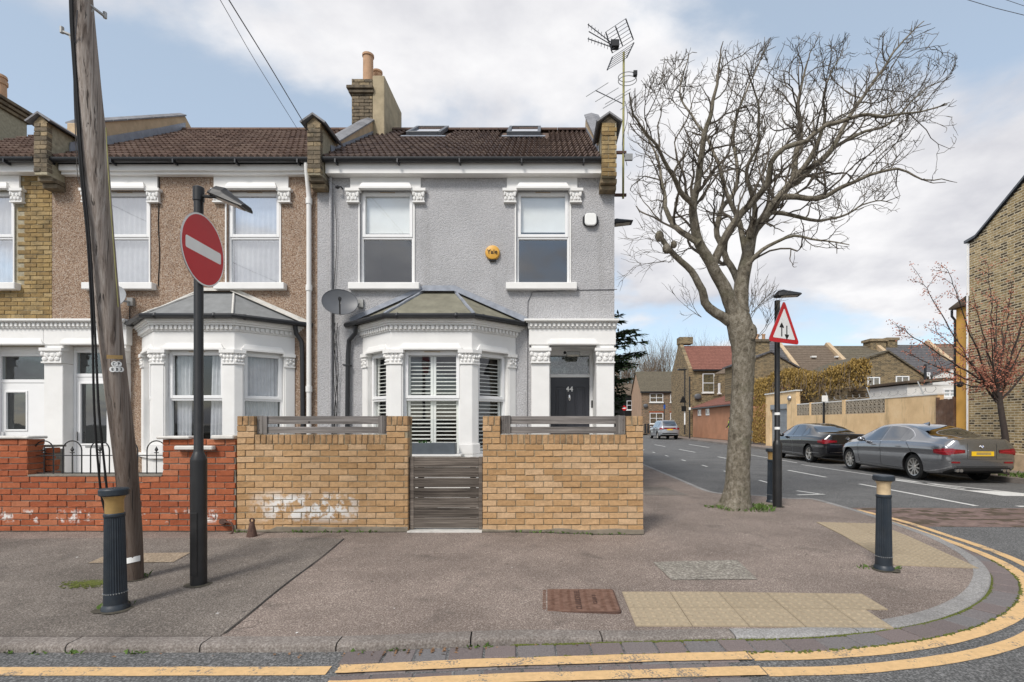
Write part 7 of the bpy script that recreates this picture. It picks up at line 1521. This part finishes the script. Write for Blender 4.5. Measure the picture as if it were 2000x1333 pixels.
def make_car(name, label, S, L, wheels, wr, paint, loc, heading, spokes, side_wins, rear_win, screen, lamps, extra=None, rim_r=0.235):
    root = thing(name, label, 'car', (0, 0, 0)); N = 96; m = MB(); xs = [L*i/N for i in range(N+1)]; xs = sorted(set([0.0, 0.015, 0.04, 0.07]+xs+[L-0.015, L-0.04])); rings = []
    for x in xs:
        sec = S.section(x); ring = [(x, y, z) for y, z in sec]+[(x, -y, z) for y, z in sec[-2::-1]]; rings.append(ring)
    n = len(rings[0]); m.v = [Vector(p) for r in rings for p in r]; m.f = [(i*n+k, i*n+k+1, (i+1)*n+k+1, (i+1)*n+k) for i in range(len(xs)-1) for k in range(n-1)]+[(i*n+n-1, i*n, (i+1)*n, (i+1)*n+n-1) for i in range(len(xs)-1)]+[tuple(range(n)), tuple(range((len(xs)-1)*n, len(xs)*n))]
    body = m.build('body', paint, root, smooth=True)
    cut = MB()
    for wx in wheels:
        for s_ in (-1, 1):
            w = S.side_y(wx, wr+0.25); y0, y1 = (w-0.27, w+0.12) if s_ > 0 else (-w-0.12, -w+0.27); a = [(wx+(wr+0.055)*math.cos(2*math.pi*k/36), wr+(wr+0.055)*math.sin(2*math.pi*k/36)) for k in range(36)]; cut.prism(a, 'y', y0, y1)
    cutter = cut.build('cutter', 'car_black_trim'); mod = body.modifiers.new('arches', 'BOOLEAN'); mod.operation = 'DIFFERENCE'; mod.object = cutter; mod.solver = 'EXACT'
    body.data.materials.append(M('car_black_trim')); dg = bpy.context.evaluated_depsgraph_get(); nm = bpy.data.meshes.new_from_object(body.evaluated_get(dg)); body.modifiers.clear(); old = body.data; body.data = nm; bpy.data.objects.remove(cutter, do_unlink=True)
    # dark lining in the arches: any face well inside the flank
    while len(nm.materials) < 2: nm.materials.append(M('car_black_trim'))
    nm.materials[0] = M(paint); nm.materials[1] = M('car_black_trim')
    for f in nm.polygons:
        c = f.center; inw = any(math.hypot(c.x-wx, c.z-wr) < wr+0.07 for wx in wheels) and abs(c.y) < S.side_y(min(max(c.x, .02), L-.02), max(c.z, 0.3))-0.012
        f.material_index = 1 if (inw or c.z < interp(S.bottom, c.x)+0.008) else 0
    nm.polygons.foreach_set('use_smooth', [True]*len(nm.polygons)); nm.set_sharp_from_angle(angle=math.radians(35))
    for wx in wheels:                             # wheels: tyre, rim, spokes
        for s_ in (-1, 1):
            w = S.side_y(wx, wr+0.28)-0.035; yo = s_*w
            def yy(d): return yo-s_*d
            t = MB(); K = 36
            for r, d in ((wr*0.66, 0.012), (wr*0.70, 0.0), (wr*0.93, 0.004), (wr, 0.03), (wr, 0.19), (wr*0.93, 0.215), (wr*0.66, 0.21)):
                for k in range(K): a = 2*math.pi*k/K; t.v.append(Vector((wx+r*math.cos(a), yy(d), wr+r*math.sin(a))))
            t.f = [(i*K+k, i*K+(k+1) % K, (i+1)*K+(k+1) % K, (i+1)*K+k) for i in range(6) for k in range(K)]; wh = t.build('wheel', 'rubber', root, smooth=True)
            t = MB(); R0 = wr*0.69
            for r, d in ((R0, 0.004), (R0*0.93, 0.012), (R0*0.90, 0.09)):
                for k in range(K): a = 2*math.pi*k/K; t.v.append(Vector((wx+r*math.cos(a), yy(d), wr+r*math.sin(a))))
            t.f = [(i*K+k, i*K+(k+1) % K, (i+1)*K+(k+1) % K, (i+1)*K+k) for i in range(2) for k in range(K)]
            for k in range(spokes):
                a = 2*math.pi*(k+.25)/spokes; ca, sa = math.cos(a), math.sin(a); hw = 0.018 if spokes > 7 else 0.026
                q = []
                for r, ww, d in ((0.035, hw*1.1, 0.02), (R0*0.95, hw*0.75, 0.012)):
                    for sw in (-1, 1): q.append((wx+r*ca-sw*ww*sa, d, wr+r*sa+sw*ww*ca))
                vs = [Vector((x, yy(d), z)) for x, d, z in q]+[Vector((x, yy(d+0.035), z)) for x, d, z in q]; t.add(vs, [(0, 1, 3, 2), (4, 5, 7, 6), (0, 2, 6, 4), (1, 3, 7, 5), (2, 3, 7, 6), (0, 1, 5, 4)])
            t.tube([(wx, yy(0.012), wr), (wx, yy(0.06), wr)], 0.05, 14); t.build('rim', 'alloy', wh, smooth=False)
            MB().tube([(wx, yy(0.085), wr), (wx, yy(0.095), wr)], R0*0.88, 28).build('brake_disc', 'car_black_trim', wh)
    def side_patch(name, xa, xb, lo, hi, mat, parent, out=0.004, nx=14, nz=6, both=True, inset=0.0):
        for s_ in ((1, -1) if both else (1,)):
            p = MB()
            for i in range(nx+1):
                x = xa+(xb-xa)*i/nx
                for k in range(nz+1): z = lo(x)+(hi(x)-lo(x))*k/nz; p.v.append(Vector((x, s_*(S.side_y(x, z)+out), z)))
            p.f = [(i*(nz+1)+k, (i+1)*(nz+1)+k, (i+1)*(nz+1)+k+1, i*(nz+1)+k+1) for i in range(nx) for k in range(nz)]; o = p.build(name, mat, parent, smooth=True)
        return o
    def top_patch(name, f, mat, parent, out=0.004, n=12):
        p = MB()
        for i in range(n+1):
            for k in range(n+1): x, y = f(i/n, k/n); p.v.append(Vector((x, y, S.top_z(x, y)+out)))
        p.f = [(i*(n+1)+k, (i+1)*(n+1)+k, (i+1)*(n+1)+k+1, i*(n+1)+k+1) for i in range(n) for k in range(n)]; return p.build(name, mat, parent, smooth=True)
    def edge(poly):                                # piecewise-linear edge
        def f(x):
            for (a, za), (b, zb) in zip(poly, poly[1:]):
                if a <= x <= b: return za+(zb-za)*(x-a)/(b-a)
            return poly[-1][1] if x > poly[-1][0] else poly[0][1]
        return f
    for xa, xb, lo, hi in side_wins: side_patch('side_window', xa, xb, edge(lo), edge(hi), 'car_glass', root, 0.005, 16, 8)
    a0, a1, wa, wb = rear_win; top_patch('rear_window', lambda u, v: (a0+(a1-a0)*u-0.05*(2*v-1)**2*(1-u)*-1, (2*v-1)*(wa+(wb-wa)*u)), 'car_glass', root)
    a0_, a1_, wa_, wb_ = screen; top_patch('windscreen', lambda u, v: (a0_+(a1_-a0_)*u, (2*v-1)*(wa_+(wb_-wa_)*u)), 'car_glass', root)
    ctx = dict(S=S, L=L, root=root, body=root, side_patch=side_patch, top_patch=top_patch, edge=edge)
    if extra: extra(ctx)
    root.location = loc; root.rotation_euler = (0, 0, heading); return root
def seam(ctx, pts, w=0.011, mat='car_black_trim', name='door_seam'):
    S = ctx['S']
    for s_ in (1, -1):
        p = MB(); L = smoothline([Vector((x, 0, z)) for x, z in pts], 0.04)
        for i, q in enumerate(L):
            d = (L[min(i+1, len(L)-1)]-L[max(i-1, 0)]).normalized(); nrm = Vector((-d.z, 0, d.x))*w/2
            for e in (nrm, -nrm): x, z = q.x+e.x, q.z+e.z; p.v.append(Vector((x, s_*(S.side_y(x, z)+0.0035), z)))
        p.f = [(2*i, 2*i+1, 2*i+3, 2*i+2) for i in range(len(L)-1)]; p.build(name, mat, ctx['body'])
def rear_plate(ctx, name, y0, y1, z0, z1, mat, x=-0.006, bevel=0.0, parent=None, t=0.02): return MB().box(x, x+t, y0, y1, z0, z1).build(name, mat, parent or ctx['body'], bevel=bevel)
def tail_lamp(ctx, z0, z1, yin, xlen, mat='tail_red'):
    """lamp wrapping from the tail round the corner to the flank"""
    S = ctx['S']
    for s_ in (1, -1):
        p = MB(); path = [('r', k/4) for k in range(5)]+[('s', xlen*(k/14)**2) for k in range(1, 15)]
        for j, (kd, v) in enumerate(path):
            f = j/(len(path)-1); za, zb = z0+(0.05*max(0, 0.35-f)/0.35 if kd == 'r' else 0)+0.07*max(0, f-.6)*1.2, z1-0.035*max(0, .35-f)/.35-0.10*max(0, f-.65)
            for z in (za, (za+zb)/2, zb):
                if kd == 'r': p.v.append(Vector((-0.010, s_*(yin+(S.side_y(0.0, z)+.004-yin)*v), z)))
                else: p.v.append(Vector((v-0.008*(1-v/xlen), s_*(S.side_y(v, z)+0.008), z)))
        p.f = [(i*3+k, (i+1)*3+k, (i+1)*3+k+1, i*3+k+1) for i in range(len(path)-1) for k in range(2)]; o = p.build('tail_lamp', mat, ctx['body'], smooth=True)
        q = MB(); 
        for i in range(1, len(path)-2): a, b = p.v[i*3+1], p.v[(i+1)*3+1]; q.add([a+Vector((-.002, s_*.002, -.008)), b+Vector((-.002, s_*.002, -.008)), b+Vector((-.002, s_*.002, .008)), a+Vector((-.002, s_*.002, .008))], [(0, 1, 2, 3)])
        q.build('lamp_strip', 'glass_leaf_red', o, fix=False)
def tail_x(ctx, y, z):
    """x of the rounded tail surface at (y, z)"""
    S = ctx['S']; lo, hi = 0.0, 0.35
    if S.side_y(0.0, z) >= abs(y): return 0.0
    for _ in range(24):
        mid = (lo+hi)/2
        if S.side_y(mid, z) >= abs(y): hi = mid
        else: lo = mid
    return hi
# grey saloon
LB = 4.90
SB = CarShape(top=[(0, .99), (.02, 1.055), (.06, 1.085), (.25, 1.10), (.62, 1.115), (.80, 1.15), (1.25, 1.325), (1.75, 1.435), (2.25, 1.465), (2.75, 1.445), (3.1, 1.375), (3.55, 1.17), (3.86, 1.02), (4.3, .95), (4.65, .84), (4.82, .70), (4.9, .56)],
    belt=[(0, .80), (.1, .93), (.8, .985), (2.2, .955), (3.6, .90), (4.4, .80), (4.9, .52)], width=[(0, .74), (.03, .80), (.12, .865), (.40, .91), (1.1, .93), (2.5, .93), (3.9, .915), (4.4, .86), (4.7, .74), (4.84, .6), (4.9, .48)], bottom=[(0, .36), (.25, .25), (.7, .20), (4.2, .19), (4.7, .22), (4.9, .30)], roofw=0.60)
def bmw_extra(c):
    seam(c, [(3.52, .90), (3.50, .60), (3.42, .30)]); seam(c, [(2.42, .95), (2.40, .60), (2.38, .28)]); seam(c, [(1.35, .97), (1.18, .82), (1.10, .62), (1.25, .42), (1.36, .28)]); seam(c, [(3.42, .30), (1.4, .275)])
    seam(c, [(3.9, .80), (2.6, .815), (1.0, .86), (.5, .875)], 0.010, 'paint_grey', 'crease'); seam(c, [(3.40, .945), (2.6, .965), (1.75, .985), (1.28, 1.02)], 0.016, 'chrome', 'chrome_strip'); seam(c, [(1.28, 1.02), (1.18, 1.10), (1.36, 1.23), (1.7, 1.345), (2.2, 1.395), (2.7, 1.37), (3.1, 1.27)], 0.012, 'chrome', 'chrome_strip')
    for xa in (2.62, 1.52):
        for s_ in (1, -1): MB().tube([Vector((xa, s_*(SB.side_y(xa, .85)+.012), .85)), Vector((xa+.09, s_*(SB.side_y(xa+.1, .85)+.034), .855)), Vector((xa+.18, s_*(SB.side_y(xa+.2, .85)+.012), .85))], 0.014, 6).build('door_handle', 'paint_grey', c['body'], smooth=True)
    for s_ in (1, -1):
        mr = MB().ball((3.18, s_*1.00, 1.0), (.09, .11, .075), 12, 8); mr.tube([(3.18, s_*.86, .95), (3.18, s_*.96, .97)], .028, 6); mr.build('door_mirror', 'paint_grey', c['body'], smooth=True)
        MB().tube([(0.02+tail_x(c, .52, .36), s_*.0+.50*s_, .33), (-0.03, s_*.50, .33)], .038, 14).build('exhaust', 'chrome', c['body'], smooth=True); MB().tube([(0.02, s_*.59, .33), (-0.03, s_*.59, .33)], .038, 14).build('exhaust', 'chrome', c['body'], smooth=True)
        MB().box(tail_x(c, .70, .52)-.01, tail_x(c, .70, .52)+.03, min(s_*.52, s_*.72), max(s_*.52, s_*.72), .505, .545).build('reflector', 'tail_red', c['body'])
    tail_lamp(c, .70, .86, .40, .34)
    rear_plate(c, 'number_plate', -.26, .26, .68, .79, 'plate_yellow', -.028); rear_plate(c, 'plate_smudge', -.19, .15, .705, .77, 'plate_smudge', -.0295, t=.003)
    MB().box(-.018, .02, -.33, .33, .655, .815).build('plate_recess', 'paint_grey', c['body'], bevel=.012)
    e = MB().lathe([(.040, 0), (.040, .012)], 20).xf(Matrix.Translation((-.006, 0, .905)) @ Matrix.Rotation(-math.pi/2, 4, 'Y')).build('emblem', 'chrome', c['body']); 
    for k, mt in enumerate(('sign_blue', 'sign_white', 'sign_blue', 'sign_white')):
        a0 = math.pi/2*k; MB().add([(-.0195, 0, .905)]+[(-.0195, .028*math.cos(a0+math.pi/2*j/5), .905+.028*math.sin(a0+math.pi/2*j/5)) for j in range(6)], [(0, 1, 2, 3, 4, 5, 6)]).build('emblem_quarter', mt, e)
    for ya in (-.34, .34): MB().box(-.003, .01, ya-.003, ya+.003, .60, .98).build('boot_seam', 'car_black_trim', c['body'])
    MB().box(-.004, .01, -.70, .70, .605, .613).build('boot_seam', 'car_black_trim', c['body']); MB().box(-.003, .03, -.66, .66, .33, .40).build('diffuser', 'car_black_trim', c['body'])
    MB().box(-.012, .05, -.60, .60, .415, .43).build('bumper_line', 'car_black_trim', c['body']); f = MB().add([(1.75, -.03, 1.43), (1.75, .03, 1.43), (2.0, 0, 1.455), (1.72, 0, 1.51)], [(0, 1, 3), (1, 2, 3), (2, 0, 3)]); f.build('roof_aerial', 'paint_grey', c['body'])
gw = [(1.95, 3.28, [(1.95, .985), (3.28, .955)], [(1.95, 1.385), (2.3, 1.40), (2.7, 1.365), (3.05, 1.255), (3.28, .965)]), (1.74, 1.90, [(1.74, .995), (1.90, .988)], [(1.74, 1.345), (1.90, 1.378)]), (1.30, 1.71, [(1.30, 1.03), (1.5, 1.0), (1.71, .995)], [(1.30, 1.16), (1.45, 1.25), (1.71, 1.335)])]
gw = [(2.47, 3.28, [(2.47, .97), (3.28, .955)], [(2.47, 1.385), (2.7, 1.36), (3.05, 1.25), (3.28, .965)]), (1.66, 2.40, [(1.66, .99), (2.40, .972)], [(1.66, 1.325), (1.9, 1.375), (2.40, 1.392)]), (1.28, 1.62, [(1.28, 1.04), (1.4, 1.0), (1.62, .992)], [(1.28, 1.14), (1.42, 1.235), (1.62, 1.312)])]
road_g = ROAD
make_car('saloon_car', 'metallic grey saloon car parked nearest on the far side of the side street', SB, LB, (1.08, 4.05), 0.335, 'paint_grey', (10.45, 12.25, ROAD), math.radians(88.5), 10, gw, (.70, 1.52, .58, .53), (3.02, 3.72, .56, .66), None, bmw_extra)
# black saloon
SV = CarShape(top=[(0, 1.0), (.02, 1.065), (.06, 1.095), (.40, 1.115), (.66, 1.13), (.85, 1.18), (1.3, 1.35), (1.8, 1.45), (2.3, 1.475), (2.75, 1.45), (3.1, 1.37), (3.55, 1.16), (3.85, 1.02), (4.3, .94), (4.6, .82), (4.72, .70), (4.77, .56)],
    belt=[(0, .82), (.1, .94), (.8, .99), (2.2, .96), (3.6, .90), (4.3, .80), (4.77, .52)], width=[(0, .72), (.03, .79), (.12, .85), (.40, .89), (1.1, .91), (2.5, .91), (3.9, .89), (4.3, .84), (4.6, .72), (4.77, .5)], bottom=[(0, .36), (.25, .26), (.7, .20), (4.2, .19), (4.6, .22), (4.77, .30)], roofw=0.61)
def vw_extra(c):
    seam(c, [(3.45, .90), (3.42, .60), (3.36, .30)], mat='paint_silver', w=.006); seam(c, [(2.35, .95), (2.33, .60), (2.32, .28)], mat='paint_silver', w=.006); seam(c, [(.3, .40), (.75, .40)], 0.018, 'chrome', 'chrome_strip'); seam(c, [(1.5, .32), (3.4, .32)], 0.018, 'chrome', 'chrome_strip'); seam(c, [(3.3, .945), (2.6, .965), (1.6, .99)], 0.012, 'chrome', 'chrome_strip')
    for s_ in (1, -1):
        mr = MB().ball((3.1, s_*.98, 1.0), (.09, .11, .075), 12, 8); mr.build('door_mirror', 'paint_black', c['body'], smooth=True)
        for xa in (2.55, 1.5): MB().tube([Vector((xa, s_*(SV.side_y(xa, .85)+.012), .85)), Vector((xa+.18, s_*(SV.side_y(xa+.2, .85)+.016), .85))], 0.012, 6).build('door_handle', 'chrome', c['body'])
    tail_lamp(c, .74, .89, .38, .36); rear_plate(c, 'chrome_strip', -.62, .62, .70, .715, 'chrome', -.012); rear_plate(c, 'bumper_strip', -.62, .62, .42, .435, 'chrome', -.012)
    e = MB().tube([(-.008, .055*math.cos(a), .93+.055*math.sin(a)) for a in [2*math.pi*k/20 for k in range(21)]], .008, 5, False); 
    for a, b in (((-.03, .975), (0, .94)), ((.03, .975), (0, .94)), ((-.045, .95), (-.018, .885)), ((-.018, .885), (0, .925)), ((0, .925), (.018, .885)), ((.018, .885), (.045, .95))): e.tube([(-.008, a[0], a[1]), (-.008, b[0], b[1])], .006, 4)
    e.build('emblem', 'chrome', c['body'])
vwn = [(2.42, 3.2, [(2.42, .975), (3.2, .955)], [(2.42, 1.395), (2.7, 1.365), (3.0, 1.27), (3.2, .965)]), (1.62, 2.35, [(1.62, .995), (2.35, .976)], [(1.62, 1.335), (1.9, 1.395), (2.35, 1.40)]), (1.22, 1.58, [(1.22, 1.06), (1.35, 1.0), (1.58, .996)], [(1.22, 1.13), (1.38, 1.235), (1.58, 1.322)])]
make_car('saloon_car', 'glossy black saloon car parked in front of the grey one', SV, 4.77, (1.05, 3.76), 0.335, 'paint_black', (10.72, 18.15, ROAD), math.radians(88.5), 5, vwn, (.74, 1.55, .58, .53), (3.0, 3.7, .55, .65), None, vw_extra)
# silver sport utility car
SU = CarShape(top=[(0, 1.0), (.04, 1.12), (.25, 1.45), (.55, 1.70), (.9, 1.765), (1.8, 1.79), (2.6, 1.76), (3.0, 1.66), (3.45, 1.35), (3.7, 1.18), (4.3, 1.08), (4.65, .95), (4.8, .7)],
    belt=[(0, .95), (.2, 1.12), (2.2, 1.10), (3.6, 1.05), (4.3, .95), (4.8, .6)], width=[(0, .74), (.05, .84), (.2, .91), (.6, .95), (2.5, .96), (3.9, .95), (4.4, .88), (4.7, .74), (4.8, .6)], bottom=[(0, .45), (.3, .34), (.7, .28), (4.2, .27), (4.8, .38)], roofw=0.68)
def suv_extra(c):
    tail_lamp(c, .92, 1.10, .52, .25); rear_plate(c, 'number_plate', -.26, .26, .86, .97, 'plate_yellow', -.02); rear_plate(c, 'bumper_strip', -.70, .70, .52, .60, 'car_black_trim', -.012)
    for s_ in (1, -1): MB().ball((3.05, s_*1.05, 1.15), (.09, .12, .09), 10, 6).build('door_mirror', 'paint_silver', c['body'], smooth=True); MB().tube([(.7, s_*.62, 1.775), (2.6, s_*.62, 1.79)], .02, 6).build('roof_rail', 'alloy', c['body'])
suw = [(2.3, 3.2, [(2.3, 1.12), (3.2, 1.10)], [(2.3, 1.64), (2.7, 1.60), (3.2, 1.18)]), (1.3, 2.22, [(1.3, 1.13), (2.22, 1.12)], [(1.3, 1.65), (2.22, 1.65)]), (.55, 1.22, [(.55, 1.20), (.75, 1.14), (1.22, 1.13)], [(.55, 1.45), (.7, 1.60), (1.22, 1.64)])]
make_car('sport_utility_car', 'silver sport utility car parked far down the side street', SU, 4.8, (.98, 3.9), 0.38, 'paint_silver', (11.35, 46.6, ROAD), math.radians(91), 5, suw, (.10, .52, .74, .66), (2.75, 3.5, .62, .70), None, suv_extra)

# ------------------------------------------------------------------ person behind the tree
def person(label, x, y, Y):
    b = P(x, y, Y); t = thing('person', label, 'person', b); J = {'pel': (0, 0, .95), 'ch': (.02, 0, 1.28), 'nk': (.03, 0, 1.47), 'hd': (.05, 0, 1.56), 'ht': (.06, 0, 1.70), 'sl': (.02, -.19, 1.42), 'el': (-.08, -.25, 1.14), 'wl': (.05, -.27, .90), 'sr': (.02, .19, 1.42), 'er': (.12, .25, 1.14), 'wr': (.28, .25, .94), 'hl': (0, -.10, .90), 'kl': (.12, -.10, .50), 'al': (-.05, -.10, .10), 'tl': (.12, -.11, .05), 'hr': (0, .10, .90), 'kr': (.02, .10, .48), 'ar': (-.28, .10, .16), 'tr': (-.14, .10, .05)}
    rad = {'pel': .15, 'ch': .16, 'nk': .06, 'hd': .085, 'ht': .075, 'sl': .065, 'el': .048, 'wl': .036, 'sr': .065, 'er': .048, 'wr': .036, 'hl': .095, 'kl': .065, 'al': .045, 'tl': .04, 'hr': .095, 'kr': .065, 'ar': .045, 'tr': .04}
    E = [('pel', 'ch'), ('ch', 'nk'), ('nk', 'hd'), ('hd', 'ht'), ('ch', 'sl'), ('sl', 'el'), ('el', 'wl'), ('ch', 'sr'), ('sr', 'er'), ('er', 'wr'), ('pel', 'hl'), ('hl', 'kl'), ('kl', 'al'), ('al', 'tl'), ('pel', 'hr'), ('hr', 'kr'), ('kr', 'ar'), ('ar', 'tr')]; ks = list(J)
    me = bpy.data.meshes.new('body'); me.from_pydata([J[k] for k in ks], [(ks.index(a), ks.index(c)) for a, c in E], []); o = bpy.data.objects.new('body', me); C.objects.link(o); o.modifiers.new('skin', 'SKIN'); sv = me.skin_vertices[0].data
    for i, k in enumerate(ks): sv[i].radius = (rad[k], rad[k])
    sv[0].use_root = True; ss = o.modifiers.new('sub', 'SUBSURF'); ss.levels = 2; ss.render_levels = 2; dg = bpy.context.evaluated_depsgraph_get(); nm = bpy.data.meshes.new_from_object(o.evaluated_get(dg)); o.modifiers.clear(); o.data = nm; o.parent = t; nm.materials.clear()
    for k in ('jacket', 'skin', 'hi_vis'): nm.materials.append(M(k))
    for f in nm.polygons: c = f.center; f.material_index = 1 if c.z > 1.50 or (.86 < c.z < .95 and abs(c.y) > .21) else 0; f.use_smooth = True
    v = MB().lathe([(.19, .93), (.195, 1.1), (.20, 1.3), (.17, 1.43), (.10, 1.47)], 20); v.v = [Vector((p.x*.82+.02, p.y*1.02, p.z)) for p in v.v]; vo = v.mesh('hi_vis_vest', 'hi_vis', smooth=True); ob = bpy.data.objects.new('hi_vis_vest', vo); C.objects.link(ob); ob.parent = t
    h = MB().ball((.035, 0, 1.66), (.105, .095, .10), 12, 8).mesh('hair', 'hair', smooth=True); ob = bpy.data.objects.new('hair', h); C.objects.link(ob); ob.parent = t
    for s_, w in ((-1, (.06, -.275, .88)), (1, (.29, .255, .92))):
        hm = MB().ball((w[0], w[1], w[2]-.04), (.035, .018, .05), 8, 6)
        for k in range(4): hm.tube([(w[0]-.022+.015*k, w[1], w[2]-.075), (w[0]-.018+.015*k, w[1], w[2]-.115-.01*(k in (1, 2))), (w[0]-.008+.014*k, w[1]+.01, w[2]-.145)], .008, 5)
        hm.tube([(w[0]+.03, w[1], w[2]-.03), (w[0]+.05, w[1], w[2]-.06), (w[0]+.05, w[1], w[2]-.085)], .009, 5); ob = bpy.data.objects.new('hand', hm.mesh('hand', 'skin', smooth=True)); C.objects.link(ob); ob.parent = t
    t.rotation_euler = (0, 0, math.radians(150)); return t
person('person in dark clothes and yellow-green vest almost hidden behind the big trunk', 1427, 860, 39.0)

# ------------------------------------------------------------------ weeds, moss and litter
def tufts(name, label, spots, mat, n, h, seed, w=0.006, cat='grass'):
    R = random.Random(seed); m = MB()
    for (X, Y, Z, rx, ry) in spots:
        for _ in range(int(n*max(rx, 0.05)*max(ry, 0.03)*900)+6):
            a, q = R.uniform(0, 6.28), math.sqrt(R.random()); p = Vector((X+rx*q*math.cos(a), Y+ry*q*math.sin(a), 0)); p.z = Z(p.x, p.y) if callable(Z) else Z
            L = h*R.uniform(.4, 1.1); d = Vector((R.gauss(0, .5), R.gauss(0, .5), 1)).normalized()*L; s = Vector((R.gauss(0, 1), R.gauss(0, 1), 0)).normalized()*w; m.add([p-s, p+s, p+d*.6+s*.6+Vector((R.gauss(0, .01), 0, 0)), p+d+Vector((R.gauss(0, .02), R.gauss(0, .02), 0))], [(0, 1, 2, 3)])
    o = m.build(name, mat, fix=False); stuff(o, label, cat); return o
tufts('grass', 'bright green grass tuft round the foot of the big tree', [(TB.x+.10, TB.y-.16, zp, .45, .22), (TB.x-.36, TB.y+.02, zp, .16, .10), (TB.x+.45, TB.y+.1, zp, .2, .15)], 'weed', 2.4, .065, 1)
tufts('grass', 'green grass patch at the foot of the young tree', [(12.0, 13.0, -.03, .5, .5), (12.4, 12.6, -.03, .6, .5), (11.9, 12.4, -.03, .3, .3)], 'weed', .6, .12, 2, .012)
tufts('weeds', 'low weeds along the foot of the yellow brick walls', [(PX(x, 6.12), 6.13, zp, rx, .025) for x, rx in ((575, .12), (600, .18), (655, .25), (720, .2), (1010, .06), (1060, .22), (1130, .2), (1195, .18), (475, .1))], 'weed', 1.6, .045, 3, cat='weeds')
tufts('weeds', 'small weeds with tiny flowers round the two front bollards', [(*GP(248, 1182)[:2], zp, .05, .04), (*GP(205, 1190)[:2], zp, .06, .03), (*GP(242, 1187)[:2], zp, .05, .02), (*GP(1690, 1110)[:2], zp, .09, .04), (*GP(278, 1128)[:2], zp, .06, .05), (*GP(1750, 1112)[:2], zp, .05, .03)], 'weed', 2.2, .05, 4, cat='weeds')
kw = [kpt(s_at(X, 3.3), -0.015) for X in (-3.9, -3.75, -3.45, -3.2, -2.95, -2.6, -1.15, -.95, -.5, -.42)]; tufts('weeds', 'sparse weeds growing in the gutter along the kerb', [(p.x, p.y, ROAD, .06, .02) for p in kw], 'weed', 2.2, .035, 5, cat='weeds')
dm = MB(); R = random.Random(21)                   # dirt at wall and post feet, doubling as painted contact shade
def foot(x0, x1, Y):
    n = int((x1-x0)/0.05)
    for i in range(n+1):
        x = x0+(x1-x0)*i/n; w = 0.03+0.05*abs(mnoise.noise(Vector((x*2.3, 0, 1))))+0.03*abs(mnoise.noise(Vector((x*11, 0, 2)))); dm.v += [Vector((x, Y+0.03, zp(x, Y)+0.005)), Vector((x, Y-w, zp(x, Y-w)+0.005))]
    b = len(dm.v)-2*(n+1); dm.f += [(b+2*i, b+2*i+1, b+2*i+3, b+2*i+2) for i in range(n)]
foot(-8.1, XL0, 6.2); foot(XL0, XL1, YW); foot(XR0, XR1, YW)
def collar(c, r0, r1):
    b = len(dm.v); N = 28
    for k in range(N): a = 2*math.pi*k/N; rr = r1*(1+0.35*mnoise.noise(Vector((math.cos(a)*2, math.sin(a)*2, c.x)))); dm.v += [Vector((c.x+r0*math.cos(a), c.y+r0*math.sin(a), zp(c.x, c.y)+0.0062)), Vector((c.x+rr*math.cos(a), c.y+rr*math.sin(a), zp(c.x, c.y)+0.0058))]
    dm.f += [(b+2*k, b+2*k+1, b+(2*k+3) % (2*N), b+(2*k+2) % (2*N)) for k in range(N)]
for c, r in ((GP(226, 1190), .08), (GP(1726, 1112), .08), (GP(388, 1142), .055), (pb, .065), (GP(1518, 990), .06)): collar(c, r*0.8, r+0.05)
stuff(dm.build('dirt', 'foot_dirt_shade', fix=False), 'dark dirt with painted contact shade at the foot of walls and posts', 'dirt')
mm = MB(); R = random.Random(8)
for k in range(1500):
    s_ = R.uniform(s_at(-.2, 3.35), s_at(4.5, 5.6)); p = kpt(s_, -0.006+R.gauss(0, .006)) if R.random() < .75 else kpt(s_, -0.195+R.gauss(0, .008))
    z = ROAD+.004; mm.ball((p.x, p.y, z), (R.uniform(.006, .016), R.uniform(.006, .016), R.uniform(.003, .008)), 5, 3)
stuff(mm.build('moss', 'moss', fix=False), 'green moss in the joint between kerb and setts', 'moss')
mm = MB()
for k in range(120): X = R.gauss(-.75, .22) if k < 80 else R.uniform(-4, 1.2); p = kpt(s_at(X, 3.3), -.02-abs(R.gauss(0, .035))); q = Vector((p.x, p.y, ROAD+.008)); a = Vector((R.gauss(0, 1), R.gauss(0, 1), R.gauss(0, .3))).normalized()*R.uniform(.006, .018); b = a.cross(Vector((0, 0, 1))).normalized()*R.uniform(.004, .010); mm.add([q-a, q+b+Vector((0, 0, .006)), q+a, q-b], [(0, 1, 2, 3)])
stuff(mm.build('dead_leaves', 'dead_leaf', fix=False), 'dry brown leaf scraps lying in the gutter', 'leaves')
mm = MB()
for x, y in ((358, 1180), (425, 1200), (868, 1035), (1340, 1160), (580, 1238), (640, 1236), (1098, 1092), (1270, 1044), (945, 1164), (770, 1190), (150, 1090), (360, 1130), (1000, 1110), (1560, 1085), (1780, 1190), (870, 1180)):
    q = GP(x, y)+Vector((0, 0, .006)); a = Vector((rng.gauss(0, 1), rng.gauss(0, 1), 0)).normalized()*rng.uniform(.006, .013); b = Vector((-a.y, a.x, 0))*.5; mm.add([q-a, q+b+Vector((0, 0, .004)), q+a, q-b], [(0, 1, 2, 3)])
stuff(mm.build('litter', 'litter', fix=False), 'tiny white litter specks scattered on the pavement', 'litter')
mo = MB()
for _ in range(500): c = GP(178, 1140); mo.ball((c.x+rng.gauss(0, .10), c.y+rng.gauss(0, .06), zp(c.x, c.y)+.005), (rng.uniform(.006, .016), rng.uniform(.006, .014), .003), 5, 3)
stuff(mo.build('moss', 'moss', fix=False), 'yellowish moss smear on the asphalt near the wooden pole', 'moss')
